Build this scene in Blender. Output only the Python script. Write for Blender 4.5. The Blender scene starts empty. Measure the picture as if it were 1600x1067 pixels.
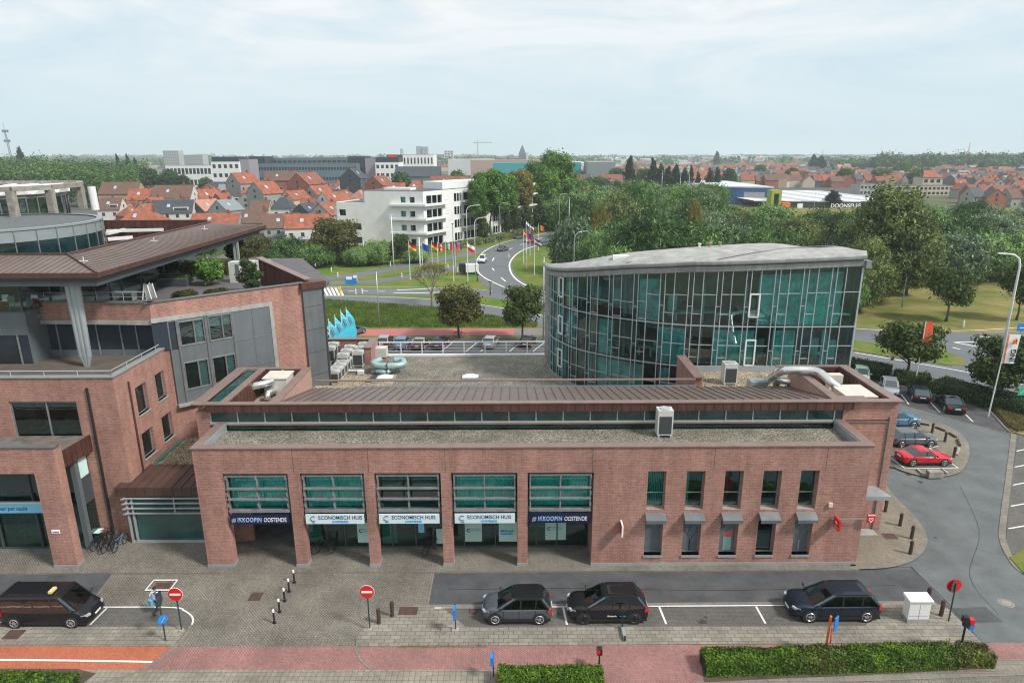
import bpy, math, random
import numpy as np
from mathutils import Vector, Matrix
R = math.radians
rnd = random.Random(7)
nr = np.random.RandomState(11)
sc = bpy.context.scene
COL = sc.collection

# ---------------------------------------------------------------- camera
F = 1040.0; PITCH = math.atan(293 / F); CH = 26.0; ROLL = R(0.25)
cd = bpy.data.cameras.new('camera'); cam = bpy.data.objects.new('camera', cd); COL.objects.link(cam)
cd.sensor_width = 36; cd.lens = 36 * F / 1600; cd.clip_start = 0.5; cd.clip_end = 20000
cam.location = (0, 0, CH)
cam.rotation_euler = (Matrix.Rotation(R(90) - PITCH, 3, 'X') @ Matrix.Rotation(-ROLL, 3, 'Z')).to_euler()
sc.camera = cam

# ---------------------------------------------------------------- world, sun, exposure
SUN_EL, SUN_AZ = R(46), R(118)          # azimuth clockwise from +Y
w = bpy.data.worlds.new('World'); sc.world = w; w.use_nodes = True
nt = w.node_tree; nt.nodes.clear()
def N(t, kind, **kw):
    n = t.nodes.new(kind)
    for k, v in kw.items():
        if k.startswith('i_'):
            n.inputs[k[2:].replace('_', ' ')].default_value = v
        elif k.startswith('n_'):
            n.inputs[int(k[2:])].default_value = v
        else:
            setattr(n, k, v)
    return n
def ramp(t, stops, interp='LINEAR'):
    n = t.nodes.new('ShaderNodeValToRGB'); cr = n.color_ramp; cr.interpolation = interp
    while len(cr.elements) < len(stops): cr.elements.new(0.5)
    for e, (p, c) in zip(cr.elements, stops):
        e.position = p; e.color = (*c, 1) if len(c) == 3 else c
    return n
L = nt.links.new
sky = N(nt, 'ShaderNodeTexSky', sky_type='NISHITA', sun_disc=False, sun_elevation=SUN_EL, sun_rotation=SUN_AZ, altitude=0, air_density=1.0, dust_density=2.5, ozone_density=1.5)
sk = N(nt, 'ShaderNodeBackground', i_Strength=0.05); L(sky.outputs[0], sk.inputs[0])
tc = N(nt, 'ShaderNodeTexCoord')
mp = N(nt, 'ShaderNodeMapping'); mp.inputs['Scale'].default_value = (1.0, 1.0, 5.0); L(tc.outputs['Generated'], mp.inputs[0])
no = N(nt, 'ShaderNodeTexNoise', i_Scale=2.3, i_Detail=9.0, i_Roughness=0.60, i_Distortion=0.9); L(mp.outputs[0], no.inputs['Vector'])
cr = ramp(nt, [(0.34, (0.66, 0.80, 0.90)), (0.47, (0.83, 0.90, 0.95)), (0.59, (1.0, 1.0, 1.0))]); L(no.outputs[0], cr.inputs[0])
sz = N(nt, 'ShaderNodeSeparateXYZ'); L(tc.outputs['Generated'], sz.inputs[0]); hr = N(nt, 'ShaderNodeMapRange', n_1=0.0, n_2=0.22); L(sz.outputs[2], hr.inputs[0])
hm = N(nt, 'ShaderNodeMix', data_type='RGBA'); L(hr.outputs[0], hm.inputs[0]); hm.inputs[6].default_value = (0.64, 0.81, 0.89, 1); L(cr.outputs[0], hm.inputs[7])
cb = N(nt, 'ShaderNodeBackground', i_Strength=0.90); L(hm.outputs[2], cb.inputs[0])
ad = N(nt, 'ShaderNodeMixShader', n_0=0.93); L(sk.outputs[0], ad.inputs[1]); L(cb.outputs[0], ad.inputs[2])
wo = N(nt, 'ShaderNodeOutputWorld'); L(ad.outputs[0], wo.inputs[0])
sd = bpy.data.lights.new('sun', 'SUN'); sd.energy = 3.4; sd.angle = R(9); sd.color = (1.0, 0.95, 0.88)
so = bpy.data.objects.new('sun', sd); COL.objects.link(so)
sdir = Vector((math.sin(SUN_AZ) * math.cos(SUN_EL), math.cos(SUN_AZ) * math.cos(SUN_EL), math.sin(SUN_EL)))
so.rotation_euler = sdir.to_track_quat('Z', 'Y').to_euler(); so.location = (60, -40, 80)
sc.view_settings.view_transform = 'Standard'; sc.view_settings.look = 'None'
sc.view_settings.exposure = 0.22; sc.view_settings.gamma = 1.0
sc.cycles.max_bounces = 6; sc.cycles.transparent_max_bounces = 12
sc.cycles.diffuse_bounces = 2; sc.cycles.glossy_bounces = 2; sc.cycles.transmission_bounces = 2
sc.cycles.volume_bounces = 1; sc.cycles.filter_width = 1.15
sc.cycles.volume_step_rate = 10

# ---------------------------------------------------------------- measuring: where a sight line meets a plane of the place
_c, _s = math.cos(PITCH), math.sin(PITCH)
def ray(px, py):
    a, b = px - 800, -(py - 533.5)
    ca, sa = math.cos(-ROLL), math.sin(-ROLL)
    a, b = a * ca - b * sa, a * sa + b * ca
    u, v = a / F, -b / F
    return (u, _c - v * _s, -_s - v * _c)
def G(px, py, z=0.0):
    d = ray(px, py); t = (z - CH) / d[2]; return (d[0] * t, d[1] * t, z)
def G2(px, py, z=0.0): return G(px, py, z)[:2]
def AY(px, py, Y):
    d = ray(px, py); t = Y / d[1]; return (d[0] * t, Y, CH + d[2] * t)
def AX(px, py, X):
    d = ray(px, py); t = X / d[0]; return (X, d[1] * t, CH + d[2] * t)

# ---------------------------------------------------------------- materials
MATS = {}
def newmat(name):
    m = bpy.data.materials.new(name); m.use_nodes = True; t = m.node_tree; t.nodes.clear()
    o = t.nodes.new('ShaderNodeOutputMaterial'); return m, t, o
def mat(name, col, rough=0.7, metal=0.0, var=0.12, vs=1.5, bump=0.0, bs=20.0, spec=0.5, coat=0.0, col2=None, emis=None, fine=0.0, streak=0.0):
    """plain surface with real-world wear: a broad and a fine noise around its base colour"""
    if name in MATS: return MATS[name]
    m, t, o = newmat(name); L = t.links.new
    b = N(t, 'ShaderNodeBsdfPrincipled'); L(b.outputs[0], o.inputs[0])
    b.inputs['Roughness'].default_value = rough; b.inputs['Metallic'].default_value = metal
    b.inputs['Specular IOR Level'].default_value = spec; b.inputs['Coat Weight'].default_value = coat
    g = N(t, 'ShaderNodeNewGeometry')
    if var > 0 or col2:
        n = N(t, 'ShaderNodeTexNoise', i_Scale=vs, i_Detail=5.0, i_Roughness=0.65); L(g.outputs['Position'], n.inputs['Vector'])
        c1 = tuple(max(0, x * (1 - var)) for x in col); c3 = tuple(x * (1 + var) for x in col)
        if col2: c3 = col2; c1 = col
        r = ramp(t, [(0.32, c1), (0.68, c3)]); L(n.outputs[0], r.inputs[0]); last = r.outputs[0]
        if fine > 0:
            n2 = N(t, 'ShaderNodeTexNoise', i_Scale=bs, i_Detail=3.0, i_Roughness=0.7); L(g.outputs['Position'], n2.inputs['Vector'])
            r2 = ramp(t, [(0.25, (1 - fine,) * 3), (0.75, (1 + fine,) * 3)]); L(n2.outputs[0], r2.inputs[0])
            mx = N(t, 'ShaderNodeMix', data_type='RGBA', blend_type='MULTIPLY', n_0=1.0); L(last, mx.inputs[6]); L(r2.outputs[0], mx.inputs[7]); last = mx.outputs[2]
        if streak > 0:
            mp = N(t, 'ShaderNodeMapping'); mp.inputs['Scale'].default_value = (2.5, 2.5, 0.15); L(g.outputs['Position'], mp.inputs[0])
            n3 = N(t, 'ShaderNodeTexNoise', i_Scale=1.0, i_Detail=4.0); L(mp.outputs[0], n3.inputs['Vector'])
            r3 = ramp(t, [(0.35, (1 - streak,) * 3), (0.7, (1 + streak * .5,) * 3)]); L(n3.outputs[0], r3.inputs[0])
            mx = N(t, 'ShaderNodeMix', data_type='RGBA', blend_type='MULTIPLY', n_0=1.0); L(last, mx.inputs[6]); L(r3.outputs[0], mx.inputs[7]); last = mx.outputs[2]
        L(last, b.inputs['Base Color'])
    else:
        b.inputs['Base Color'].default_value = (*col, 1)
    if bump > 0:
        n = N(t, 'ShaderNodeTexNoise', i_Scale=bs, i_Detail=3.0); L(g.outputs['Position'], n.inputs['Vector'])
        bp = N(t, 'ShaderNodeBump', i_Strength=bump, i_Distance=0.05); L(n.outputs[0], bp.inputs['Height']); L(bp.outputs[0], b.inputs['Normal'])
    if emis:
        b.inputs['Emission Color'].default_value = (*emis[:3], 1); b.inputs['Emission Strength'].default_value = emis[3]
    MATS[name] = m; return m
def brickmat(name, c1, c2, mortar, bw, bh, msize, flat=False, rough=0.85, big=0.25, rot=0.0, off=0.5, stain=None, bump=0.3, bigscale=0.35, fine=0.0, streak=0.0):
    """bricks or pavers laid in real size; on walls the courses follow the wall, on the ground they follow X and Y"""
    m, t, o = newmat(name); L = t.links.new
    b = N(t, 'ShaderNodeBsdfPrincipled', i_Roughness=rough); L(b.outputs[0], o.inputs[0])
    g = N(t, 'ShaderNodeNewGeometry')
    if flat:
        mp = N(t, 'ShaderNodeMapping'); mp.inputs['Rotation'].default_value = (0, 0, rot); L(g.outputs['Position'], mp.inputs[0]); vec = mp.outputs[0]
    else:
        cp = N(t, 'ShaderNodeVectorMath', operation='CROSS_PRODUCT'); L(g.outputs['True Normal'], cp.inputs[0]); cp.inputs[1].default_value = (0, 0, 1)
        nm = N(t, 'ShaderNodeVectorMath', operation='NORMALIZE'); L(cp.outputs[0], nm.inputs[0])
        dt = N(t, 'ShaderNodeVectorMath', operation='DOT_PRODUCT'); L(nm.outputs[0], dt.inputs[0]); L(g.outputs['Position'], dt.inputs[1])
        sp = N(t, 'ShaderNodeSeparateXYZ'); L(g.outputs['Position'], sp.inputs[0])
        cb = N(t, 'ShaderNodeCombineXYZ'); L(dt.outputs['Value'], cb.inputs[0]); L(sp.outputs[2], cb.inputs[1]); vec = cb.outputs[0]
    br = N(t, 'ShaderNodeTexBrick', offset=off, i_Scale=1.0, i_Mortar_Size=msize, i_Mortar_Smooth=0.3, i_Brick_Width=bw, i_Row_Height=bh, i_Bias=-0.1)
    br.inputs['Color1'].default_value = (*c1, 1); br.inputs['Color2'].default_value = (*c2, 1); br.inputs['Mortar'].default_value = (*mortar, 1)
    L(vec, br.inputs['Vector']); last = br.outputs['Color']
    n = N(t, 'ShaderNodeTexNoise', i_Scale=bigscale, i_Detail=6.0, i_Roughness=0.6); L(g.outputs['Position'], n.inputs['Vector'])
    r = ramp(t, [(0.3, (1 - big,) * 3), (0.7, (1 + big,) * 3)]); L(n.outputs[0], r.inputs[0])
    mx = N(t, 'ShaderNodeMix', data_type='RGBA', blend_type='MULTIPLY', n_0=1.0); L(last, mx.inputs[6]); L(r.outputs[0], mx.inputs[7]); last = mx.outputs[2]
    n2 = N(t, 'ShaderNodeTexNoise', i_Scale=7.0, i_Detail=4.0, i_Roughness=0.7); L(g.outputs['Position'], n2.inputs['Vector'])
    r2 = ramp(t, [(0.3, (0.82 - fine,) * 3), (0.7, (1.15 + fine,) * 3)]); L(n2.outputs[0], r2.inputs[0])
    mx = N(t, 'ShaderNodeMix', data_type='RGBA', blend_type='MULTIPLY', n_0=1.0); L(last, mx.inputs[6]); L(r2.outputs[0], mx.inputs[7]); last = mx.outputs[2]
    if streak:
        mp4 = N(t, 'ShaderNodeMapping'); mp4.inputs['Scale'].default_value = (1.3, 1.3, 0.13); L(g.outputs['Position'], mp4.inputs[0]); n4 = N(t, 'ShaderNodeTexNoise', i_Scale=1.0, i_Detail=5.0, i_Roughness=0.7); L(mp4.outputs[0], n4.inputs['Vector'])
        r4 = ramp(t, [(0.33, (1 - streak,) * 3), (0.62, (1 + streak * .4,) * 3)]); L(n4.outputs[0], r4.inputs[0]); mx = N(t, 'ShaderNodeMix', data_type='RGBA', blend_type='MULTIPLY', n_0=1.0); L(last, mx.inputs[6]); L(r4.outputs[0], mx.inputs[7]); last = mx.outputs[2]
    if stain:
        n3 = N(t, 'ShaderNodeTexNoise', i_Scale=0.8, i_Detail=6.0, i_Roughness=0.7, i_Distortion=0.6)
        mp3 = N(t, 'ShaderNodeMapping'); mp3.inputs['Location'].default_value = (13, 5, 2); L(g.outputs['Position'], mp3.inputs[0]); L(mp3.outputs[0], n3.inputs['Vector'])
        r3 = ramp(t, [(0.54, (0, 0, 0)), (0.72, (0.55,) * 3)]); L(n3.outputs[0], r3.inputs[0])
        mx = N(t, 'ShaderNodeMix', data_type='RGBA'); L(r3.outputs[0], mx.inputs[0]); L(last, mx.inputs[6]); mx.inputs[7].default_value = (*stain, 1); last = mx.outputs[2]
    L(last, b.inputs['Base Color'])
    bp = N(t, 'ShaderNodeBump', i_Strength=bump, i_Distance=0.01); L(br.outputs['Fac'], bp.inputs['Height']); bp.invert = True; L(bp.outputs[0], b.inputs['Normal'])
    MATS[name] = m; return m
def gravelmat(name, a, b_, c, scale=14.0):
    m, t, o = newmat(name); L = t.links.new
    b = N(t, 'ShaderNodeBsdfPrincipled', i_Roughness=0.9); L(b.outputs[0], o.inputs[0])
    g = N(t, 'ShaderNodeNewGeometry')
    v = N(t, 'ShaderNodeTexVoronoi', i_Scale=scale); L(g.outputs['Position'], v.inputs['Vector'])
    sp = N(t, 'ShaderNodeSeparateColor'); L(v.outputs['Color'], sp.inputs[0])
    r = ramp(t, [(0.05, a), (0.5, b_), (0.95, c)]); L(sp.outputs[0], r.inputs[0])
    n = N(t, 'ShaderNodeTexNoise', i_Scale=0.7, i_Detail=5.0); L(g.outputs['Position'], n.inputs['Vector'])
    r2 = ramp(t, [(0.35, (0.75, 0.76, 0.72)), (0.65, (1.15, 1.13, 1.1))]); L(n.outputs[0], r2.inputs[0])
    mx = N(t, 'ShaderNodeMix', data_type='RGBA', blend_type='MULTIPLY', n_0=1.0); L(r.outputs[0], mx.inputs[6]); L(r2.outputs[0], mx.inputs[7])
    L(mx.outputs[2], b.inputs['Base Color'])
    bp = N(t, 'ShaderNodeBump', i_Strength=0.9, i_Distance=0.04); L(v.outputs['Distance'], bp.inputs['Height']); bp.invert = True; L(bp.outputs[0], b.inputs['Normal'])
    MATS[name] = m; return m
def glassmat(name, tint, gloss=0.10, rough=0.02):
    """tinted pane: one sees through it, and it mirrors more at a glancing angle"""
    m, t, o = newmat(name); L = t.links.new
    tr = N(t, 'ShaderNodeBsdfTransparent'); tr.inputs[0].default_value = (*tint, 1)
    gl = N(t, 'ShaderNodeBsdfGlossy', i_Roughness=rough); gl.inputs[0].default_value = (0.75, 0.9, 0.92, 1)
    lw = N(t, 'ShaderNodeLayerWeight', i_Blend=0.35)
    mr = N(t, 'ShaderNodeMapRange', n_3=gloss, n_4=0.75); L(lw.outputs['Fresnel'], mr.inputs[0])
    g = N(t, 'ShaderNodeNewGeometry'); n = N(t, 'ShaderNodeTexNoise', i_Scale=1.3, i_Detail=1.0); L(g.outputs['Position'], n.inputs['Vector'])
    bp = N(t, 'ShaderNodeBump', i_Strength=0.12, i_Distance=0.05); L(n.outputs[0], bp.inputs['Height']); L(bp.outputs[0], gl.inputs['Normal'])
    mx = N(t, 'ShaderNodeMixShader'); L(mr.outputs[0], mx.inputs[0]); L(tr.outputs[0], mx.inputs[1]); L(gl.outputs[0], mx.inputs[2]); L(mx.outputs[0], o.inputs[0])
    MATS[name] = m; return m
def leafmat(name, dark, mid, light, scale=0.45, rough=0.65, trans=0.25, rndamt=0.35):
    m, t, o = newmat(name); L = t.links.new
    g = N(t, 'ShaderNodeNewGeometry')
    n = N(t, 'ShaderNodeTexNoise', i_Scale=scale, i_Detail=4.0, i_Roughness=0.7); L(g.outputs['Position'], n.inputs['Vector'])
    oi = N(t, 'ShaderNodeObjectInfo')
    a = N(t, 'ShaderNodeMath', operation='MULTIPLY_ADD', n_1=rndamt * 0.5, n_2=-rndamt * 0.25); L(oi.outputs['Random'], a.inputs[0])
    a2 = N(t, 'ShaderNodeMath', operation='MULTIPLY_ADD', n_1=0.32, n_2=-0.16); L(g.outputs['Random Per Island'], a2.inputs[0])
    s1 = N(t, 'ShaderNodeMath', operation='ADD'); L(n.outputs[0], s1.inputs[0]); L(a.outputs[0], s1.inputs[1])
    s2 = N(t, 'ShaderNodeMath', operation='ADD'); L(s1.outputs[0], s2.inputs[0]); L(a2.outputs[0], s2.inputs[1])
    r = ramp(t, [(0.30, dark), (0.50, mid), (0.72, light)]); L(s2.outputs[0], r.inputs[0])
    b = N(t, 'ShaderNodeBsdfPrincipled', i_Roughness=rough); b.inputs['Specular IOR Level'].default_value = 0.35; L(r.outputs[0], b.inputs['Base Color'])
    tl = N(t, 'ShaderNodeBsdfTranslucent'); L(r.outputs[0], tl.inputs[0])
    mx = N(t, 'ShaderNodeMixShader', n_0=trans); L(b.outputs[0], mx.inputs[1]); L(tl.outputs[0], mx.inputs[2]); L(mx.outputs[0], o.inputs[0])
    MATS[name] = m; return m
def grassmat(name, a, b_, c, dry, scale=0.12, dryamt=0.55):
    m, t, o = newmat(name); L = t.links.new
    g = N(t, 'ShaderNodeNewGeometry'); b = N(t, 'ShaderNodeBsdfPrincipled', i_Roughness=0.95); L(b.outputs[0], o.inputs[0])
    b.inputs['Specular IOR Level'].default_value = 0.1
    n = N(t, 'ShaderNodeTexNoise', i_Scale=2.2, i_Detail=8.0, i_Roughness=0.8); L(g.outputs['Position'], n.inputs['Vector'])
    r = ramp(t, [(0.3, a), (0.5, b_), (0.7, c)]); L(n.outputs[0], r.inputs[0])
    n2 = N(t, 'ShaderNodeTexNoise', i_Scale=scale, i_Detail=6.0, i_Roughness=0.65); L(g.outputs['Position'], n2.inputs['Vector'])
    r2 = ramp(t, [(dryamt - .12, (0, 0, 0)), (dryamt + .12, (1, 1, 1))]); L(n2.outputs[0], r2.inputs[0])
    mx = N(t, 'ShaderNodeMix', data_type='RGBA'); L(r2.outputs[0], mx.inputs[0]); L(r.outputs[0], mx.inputs[6]); mx.inputs[7].default_value = (*dry, 1)
    L(mx.outputs[2], b.inputs['Base Color'])
    bp = N(t, 'ShaderNodeBump', i_Strength=0.6, i_Distance=0.1); n3 = N(t, 'ShaderNodeTexNoise', i_Scale=9.0, i_Detail=5.0); L(g.outputs['Position'], n3.inputs['Vector']); L(n3.outputs[0], bp.inputs['Height']); L(bp.outputs[0], b.inputs['Normal'])
    MATS[name] = m; return m

BRICK = brickmat('brick', (0.375, 0.175, 0.135), (0.275, 0.118, 0.090), (0.37, 0.275, 0.23), 0.32, 0.11, 0.013, big=0.16, stain=(0.36, 0.25, 0.22), bump=0.4, streak=.22)
PAVER = brickmat('street pavers', (0.208, 0.190, 0.160), (0.158, 0.143, 0.120), (0.062, 0.056, 0.046), 0.24, 0.125, 0.012, flat=True, rot=R(45), big=0.30, stain=(0.23, 0.20, 0.15), fine=0.1)
PAVERD = brickmat('dark bay pavers', (0.135, 0.128, 0.115), (0.105, 0.10, 0.092), (0.05, 0.048, 0.044), 0.24, 0.12, 0.010, flat=True, big=0.2)
TILE = brickmat('concrete tiles', (0.255, 0.235, 0.195), (0.19, 0.172, 0.145), (0.055, 0.052, 0.044), 0.55, 0.30, 0.014, flat=True, big=0.28, stain=(0.26, 0.23, 0.19))
KERBM = brickmat('kerb stones', (0.22, 0.20, 0.165), (0.18, 0.165, 0.14), (0.08, 0.075, 0.065), 1.0, 0.5, 0.012, flat=True, off=0.0, big=0.2)
PINK = brickmat('pink pavers', (0.33, 0.165, 0.15), (0.265, 0.13, 0.12), (0.11, 0.07, 0.062), 0.22, 0.11, 0.008, flat=True, rot=R(45), big=0.2, stain=(0.16, 0.10, 0.095))
ORANGE = brickmat('orange pavers', (0.44, 0.135, 0.070), (0.37, 0.11, 0.06), (0.26, 0.08, 0.035), 0.22, 0.11, 0.008, flat=True, rot=R(45), big=0.15)
GREYP = brickmat('footway tiles', (0.26, 0.235, 0.19), (0.21, 0.19, 0.155), (0.09, 0.08, 0.066), 0.3, 0.3, 0.012, flat=True, big=0.25, off=0.0)
ASPH = mat('asphalt', (0.072, 0.075, 0.080), 0.9, var=0.28, vs=0.6, bump=0.25, bs=60, fine=0.22)
ASPHL = mat('worn asphalt', (0.118, 0.130, 0.132), 0.9, var=0.22, vs=0.45, bump=0.25, bs=55, fine=0.2)
ROADM = mat('road asphalt', (0.13, 0.14, 0.15), 0.9, var=0.1, vs=0.15, fine=0.1, bs=8)
PATHP = mat('red path surface', (0.42, 0.13, 0.13), 0.9, var=0.12, vs=0.3, fine=0.1, bs=10)
PATHG = mat('grey path surface', (0.20, 0.17, 0.17), 0.9, var=0.12, vs=0.3, fine=0.1, bs=10)
WHITEL = mat('road paint', (0.72, 0.72, 0.70), 0.7, var=0.12, vs=3.0)
GRAV = gravelmat('roof gravel', (0.06, 0.057, 0.048), (0.17, 0.158, 0.13), (0.36, 0.335, 0.28), 17.0)
GRAVB = gravelmat('buff gravel', (0.07, 0.055, 0.035), (0.31, 0.25, 0.175), (0.60, 0.51, 0.38), 14.0)
SEAM = mat('brown seam metal', (0.168, 0.128, 0.112), 0.42, 0.15, var=0.12, vs=0.8, spec=0.5, streak=0.08)
SEAMD = mat('brown fascia metal', (0.095, 0.040, 0.030), 0.5, 0.1, var=0.22, vs=1.2, streak=0.25)
COPE = mat('brown coping', (0.235, 0.165, 0.145), 0.45, 0.1, var=0.12, vs=1.0, streak=0.1)
CONC = mat('concrete', (0.34, 0.34, 0.32), 0.85, var=0.18, vs=1.0, bs=12, fine=0.1, streak=0.15)
CONCW = mat('weathered concrete', (0.27, 0.25, 0.22), 0.9, var=0.3, vs=1.6, bs=9, fine=0.15)
ZINC = mat('zinc grey', (0.165, 0.18, 0.19), 0.45, 0.35, var=0.12, vs=0.8, streak=0.12)
ZINCL = mat('pale zinc', (0.38, 0.42, 0.44), 0.4, 0.4, var=0.1, vs=0.7)
PANEL = mat('grey cladding', (0.135, 0.155, 0.165), 0.5, 0.1, var=0.09, vs=0.6, streak=0.08)
PANELD = mat('dark cladding', (0.055, 0.066, 0.074), 0.55, var=0.1, vs=0.7)
NAVY = mat('navy screen fabric', (0.016, 0.026, 0.040), 0.8, var=0.12, vs=1.4)
FRAMED = mat('dark frame', (0.07, 0.08, 0.085), 0.5, 0.2, var=0.1)
FRAMEG = mat('grey frame', (0.24, 0.25, 0.255), 0.5, 0.3, var=0.2, vs=2.0)
FRAMEL = mat('pale frame', (0.44, 0.46, 0.47), 0.45, 0.3, var=0.1)
ALU = mat('white painted metal', (0.72, 0.73, 0.72), 0.45, var=0.06)
SILVER = mat('duct metal', (0.70, 0.71, 0.70), 0.3, 0.85, var=0.08, vs=4)
CREAM = mat('cream casing', (0.60, 0.57, 0.50), 0.6, var=0.08)
FINS = mat('condenser fins', (0.045, 0.050, 0.055), 0.6, var=0.3, vs=30)
UNITG = mat('unit casing', (0.52, 0.53, 0.50), 0.55, var=0.08)
BLACK = mat('black', (0.012, 0.012, 0.013), 0.6, var=0)
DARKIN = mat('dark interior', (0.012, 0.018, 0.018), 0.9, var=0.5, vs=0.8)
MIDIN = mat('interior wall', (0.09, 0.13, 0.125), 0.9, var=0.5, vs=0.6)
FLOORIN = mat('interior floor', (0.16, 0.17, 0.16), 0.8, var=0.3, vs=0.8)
CURT = mat('pale blinds', (0.58, 0.80, 0.76), 0.9, var=0.12, vs=1.0)
WHITEP = mat('white board', (0.80, 0.82, 0.82), 0.5, var=0.04)
DECK = mat('weathered deck', (0.105, 0.088, 0.072), 0.85, var=0.25, vs=1.2, bs=25, fine=0.2)
PURP = mat('terrace paving', (0.115, 0.105, 0.115), 0.85, var=0.15, vs=0.9)
SOIL = mat('soil', (0.085, 0.062, 0.042), 0.95, var=0.35, vs=0.8, fine=0.2)
WOODP = mat('wooden post', (0.055, 0.038, 0.028), 0.85, var=0.3, vs=8)
GPOLE = mat('galvanised pole', (0.42, 0.46, 0.48), 0.4, 0.6, var=0.08)
DPOLE = mat('dark green pole', (0.035, 0.065, 0.07), 0.5, 0.3, var=0.1)
RED = mat('sign red', (0.62, 0.015, 0.012), 0.45, var=0.04)
BLUE = mat('sign blue', (0.02, 0.20, 0.60), 0.45, var=0.04)
CYAN = mat('cyan cloth', (0.10, 0.62, 0.80), 0.7, var=0.08)
LBLUE = mat('light blue board', (0.22, 0.60, 0.80), 0.5, var=0.03)
NAVYS = mat('navy board', (0.006, 0.008, 0.055), 0.45, var=0.02)
INK = mat('navy ink', (0.012, 0.022, 0.05), 0.5, var=0)
CYI = mat('cyan ink', (0.02, 0.33, 0.62), 0.5, var=0)
AZUR = mat('azure ink', (0.06, 0.36, 0.80), 0.5, var=0)
WHI = mat('white ink', (0.86, 0.86, 0.86), 0.5, var=0)
ORA = mat('orange', (0.80, 0.16, 0.02), 0.5, var=0.04)
FORA = mat('orange cloth', (0.85, 0.12, 0.045), 0.7, var=0.05)
YEL = mat('yellow', (0.80, 0.50, 0.02), 0.5, var=0.03)
GREENF = mat('flag green', (0.02, 0.25, 0.08), 0.6, var=0)
TGLASS = glassmat('teal glass', (0.34, 0.76, 0.75), 0.10)
AGLASS = glassmat('arcade glass', (0.42, 0.86, 0.84), 0.08)
TGLASS2 = glassmat('shop glass', (0.34, 0.66, 0.62), 0.06)
DGLASS = glassmat('smoked glass', (0.42, 0.52, 0.52), 0.08)
OGLASS = mat('distant glass', (0.012, 0.035, 0.04), 0.12, var=0.5, vs=0.5, spec=0.8)
CGLASS = mat('clerestory glass', (0.010, 0.050, 0.048), 0.06, var=0.75, vs=0.45, spec=1.0)
RUBBER = mat('tyre rubber', (0.018, 0.018, 0.019), 0.8, var=0)
RIM = mat('alloy rim', (0.50, 0.51, 0.52), 0.35, 0.8, var=0)
RIMD = mat('black rim', (0.03, 0.03, 0.032), 0.4, 0.5, var=0)
CARGL = mat('car glass', (0.012, 0.026, 0.028), 0.04, var=0, spec=0.9)
CARGT = glassmat('clear car glass', (0.30, 0.38, 0.37), 0.16, 0.01)
LAMPW = mat('headlight lens', (0.38, 0.42, 0.45), 0.1, var=0, spec=0.9)
LAMPR = mat('tail light lens', (0.50, 0.01, 0.012), 0.15, var=0)
PLATE = mat('licence plate white', (0.75, 0.75, 0.73), 0.5, var=0)
BARK = mat('bark', (0.10, 0.085, 0.065), 0.9, var=0.25, vs=4)
L_STREET = leafmat('street tree leaves', (0.016, 0.038, 0.006), (0.045, 0.082, 0.014), (0.105, 0.15, 0.030), 0.8)
L_BROWN = leafmat('browning leaves', (0.022, 0.034, 0.008), (0.070, 0.080, 0.018), (0.165, 0.145, 0.035), 0.7)
L_PARK = leafmat('park tree leaves', (0.014, 0.045, 0.010), (0.080, 0.168, 0.040), (0.32, 0.48, 0.17), 0.30, trans=.32, rndamt=.6)
L_SILV = leafmat('silver leaves', (0.024, 0.055, 0.024), (0.12, 0.195, 0.095), (0.44, 0.53, 0.36), 0.45, trans=.3, rndamt=.5)
L_OLIV = leafmat('olive leaves', (0.028, 0.050, 0.012), (0.125, 0.175, 0.048), (0.32, 0.38, 0.13), 0.30, trans=.3, rndamt=.15)
L_YELL = leafmat('yellowing leaves', (0.08, 0.085, 0.018), (0.19, 0.17, 0.035), (0.34, 0.27, 0.06), 0.5)
L_DARK = leafmat('dark conifer needles', (0.006, 0.018, 0.010), (0.016, 0.040, 0.020), (0.035, 0.075, 0.034), 0.5)
L_TALL = leafmat('tall poplar leaves', (0.018, 0.060, 0.006), (0.065, 0.17, 0.020), (0.19, 0.34, 0.055), 0.3)
L_WOOD = leafmat('woodland leaves', (0.008, 0.034, 0.006), (0.045, 0.115, 0.022), (0.145, 0.25, 0.055), 0.07)
L_HEDGE = leafmat('hedge leaves', (0.030, 0.070, 0.006), (0.095, 0.185, 0.012), (0.21, 0.33, 0.03), 1.1, trans=0.3)
L_HEDGD = leafmat('dark hedge leaves', (0.014, 0.035, 0.010), (0.040, 0.075, 0.020), (0.085, 0.13, 0.04), 1.1)
L_HEDGB = leafmat('brown tinged hedge leaves', (0.045, 0.030, 0.015), (0.12, 0.10, 0.03), (0.22, 0.22, 0.06), 1.1)
L_DRY = leafmat('dry grass blades', (0.12, 0.11, 0.035), (0.24, 0.20, 0.08), (0.40, 0.33, 0.16), 1.0)
GRASS = grassmat('park grass', (0.060, 0.095, 0.020), (0.110, 0.145, 0.035), (0.17, 0.19, 0.055), (0.27, 0.22, 0.085), 0.10, 0.50)
VERGE = grassmat('verge grass', (0.040, 0.095, 0.012), (0.080, 0.165, 0.022), (0.15, 0.25, 0.035), (0.21, 0.18, 0.065), 0.20, 0.53)
GROUND = grassmat('far ground', (0.06, 0.085, 0.04), (0.10, 0.115, 0.06), (0.15, 0.15, 0.085), (0.19, 0.175, 0.12), 0.01, 0.52)
def paint(name, col, metal=0.3):
    m = mat(name, col, 0.45, metal, var=0, coat=0.5, spec=0.25); m.node_tree.nodes['Principled BSDF'].inputs['Coat Roughness'].default_value = 0.04; return m

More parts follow.
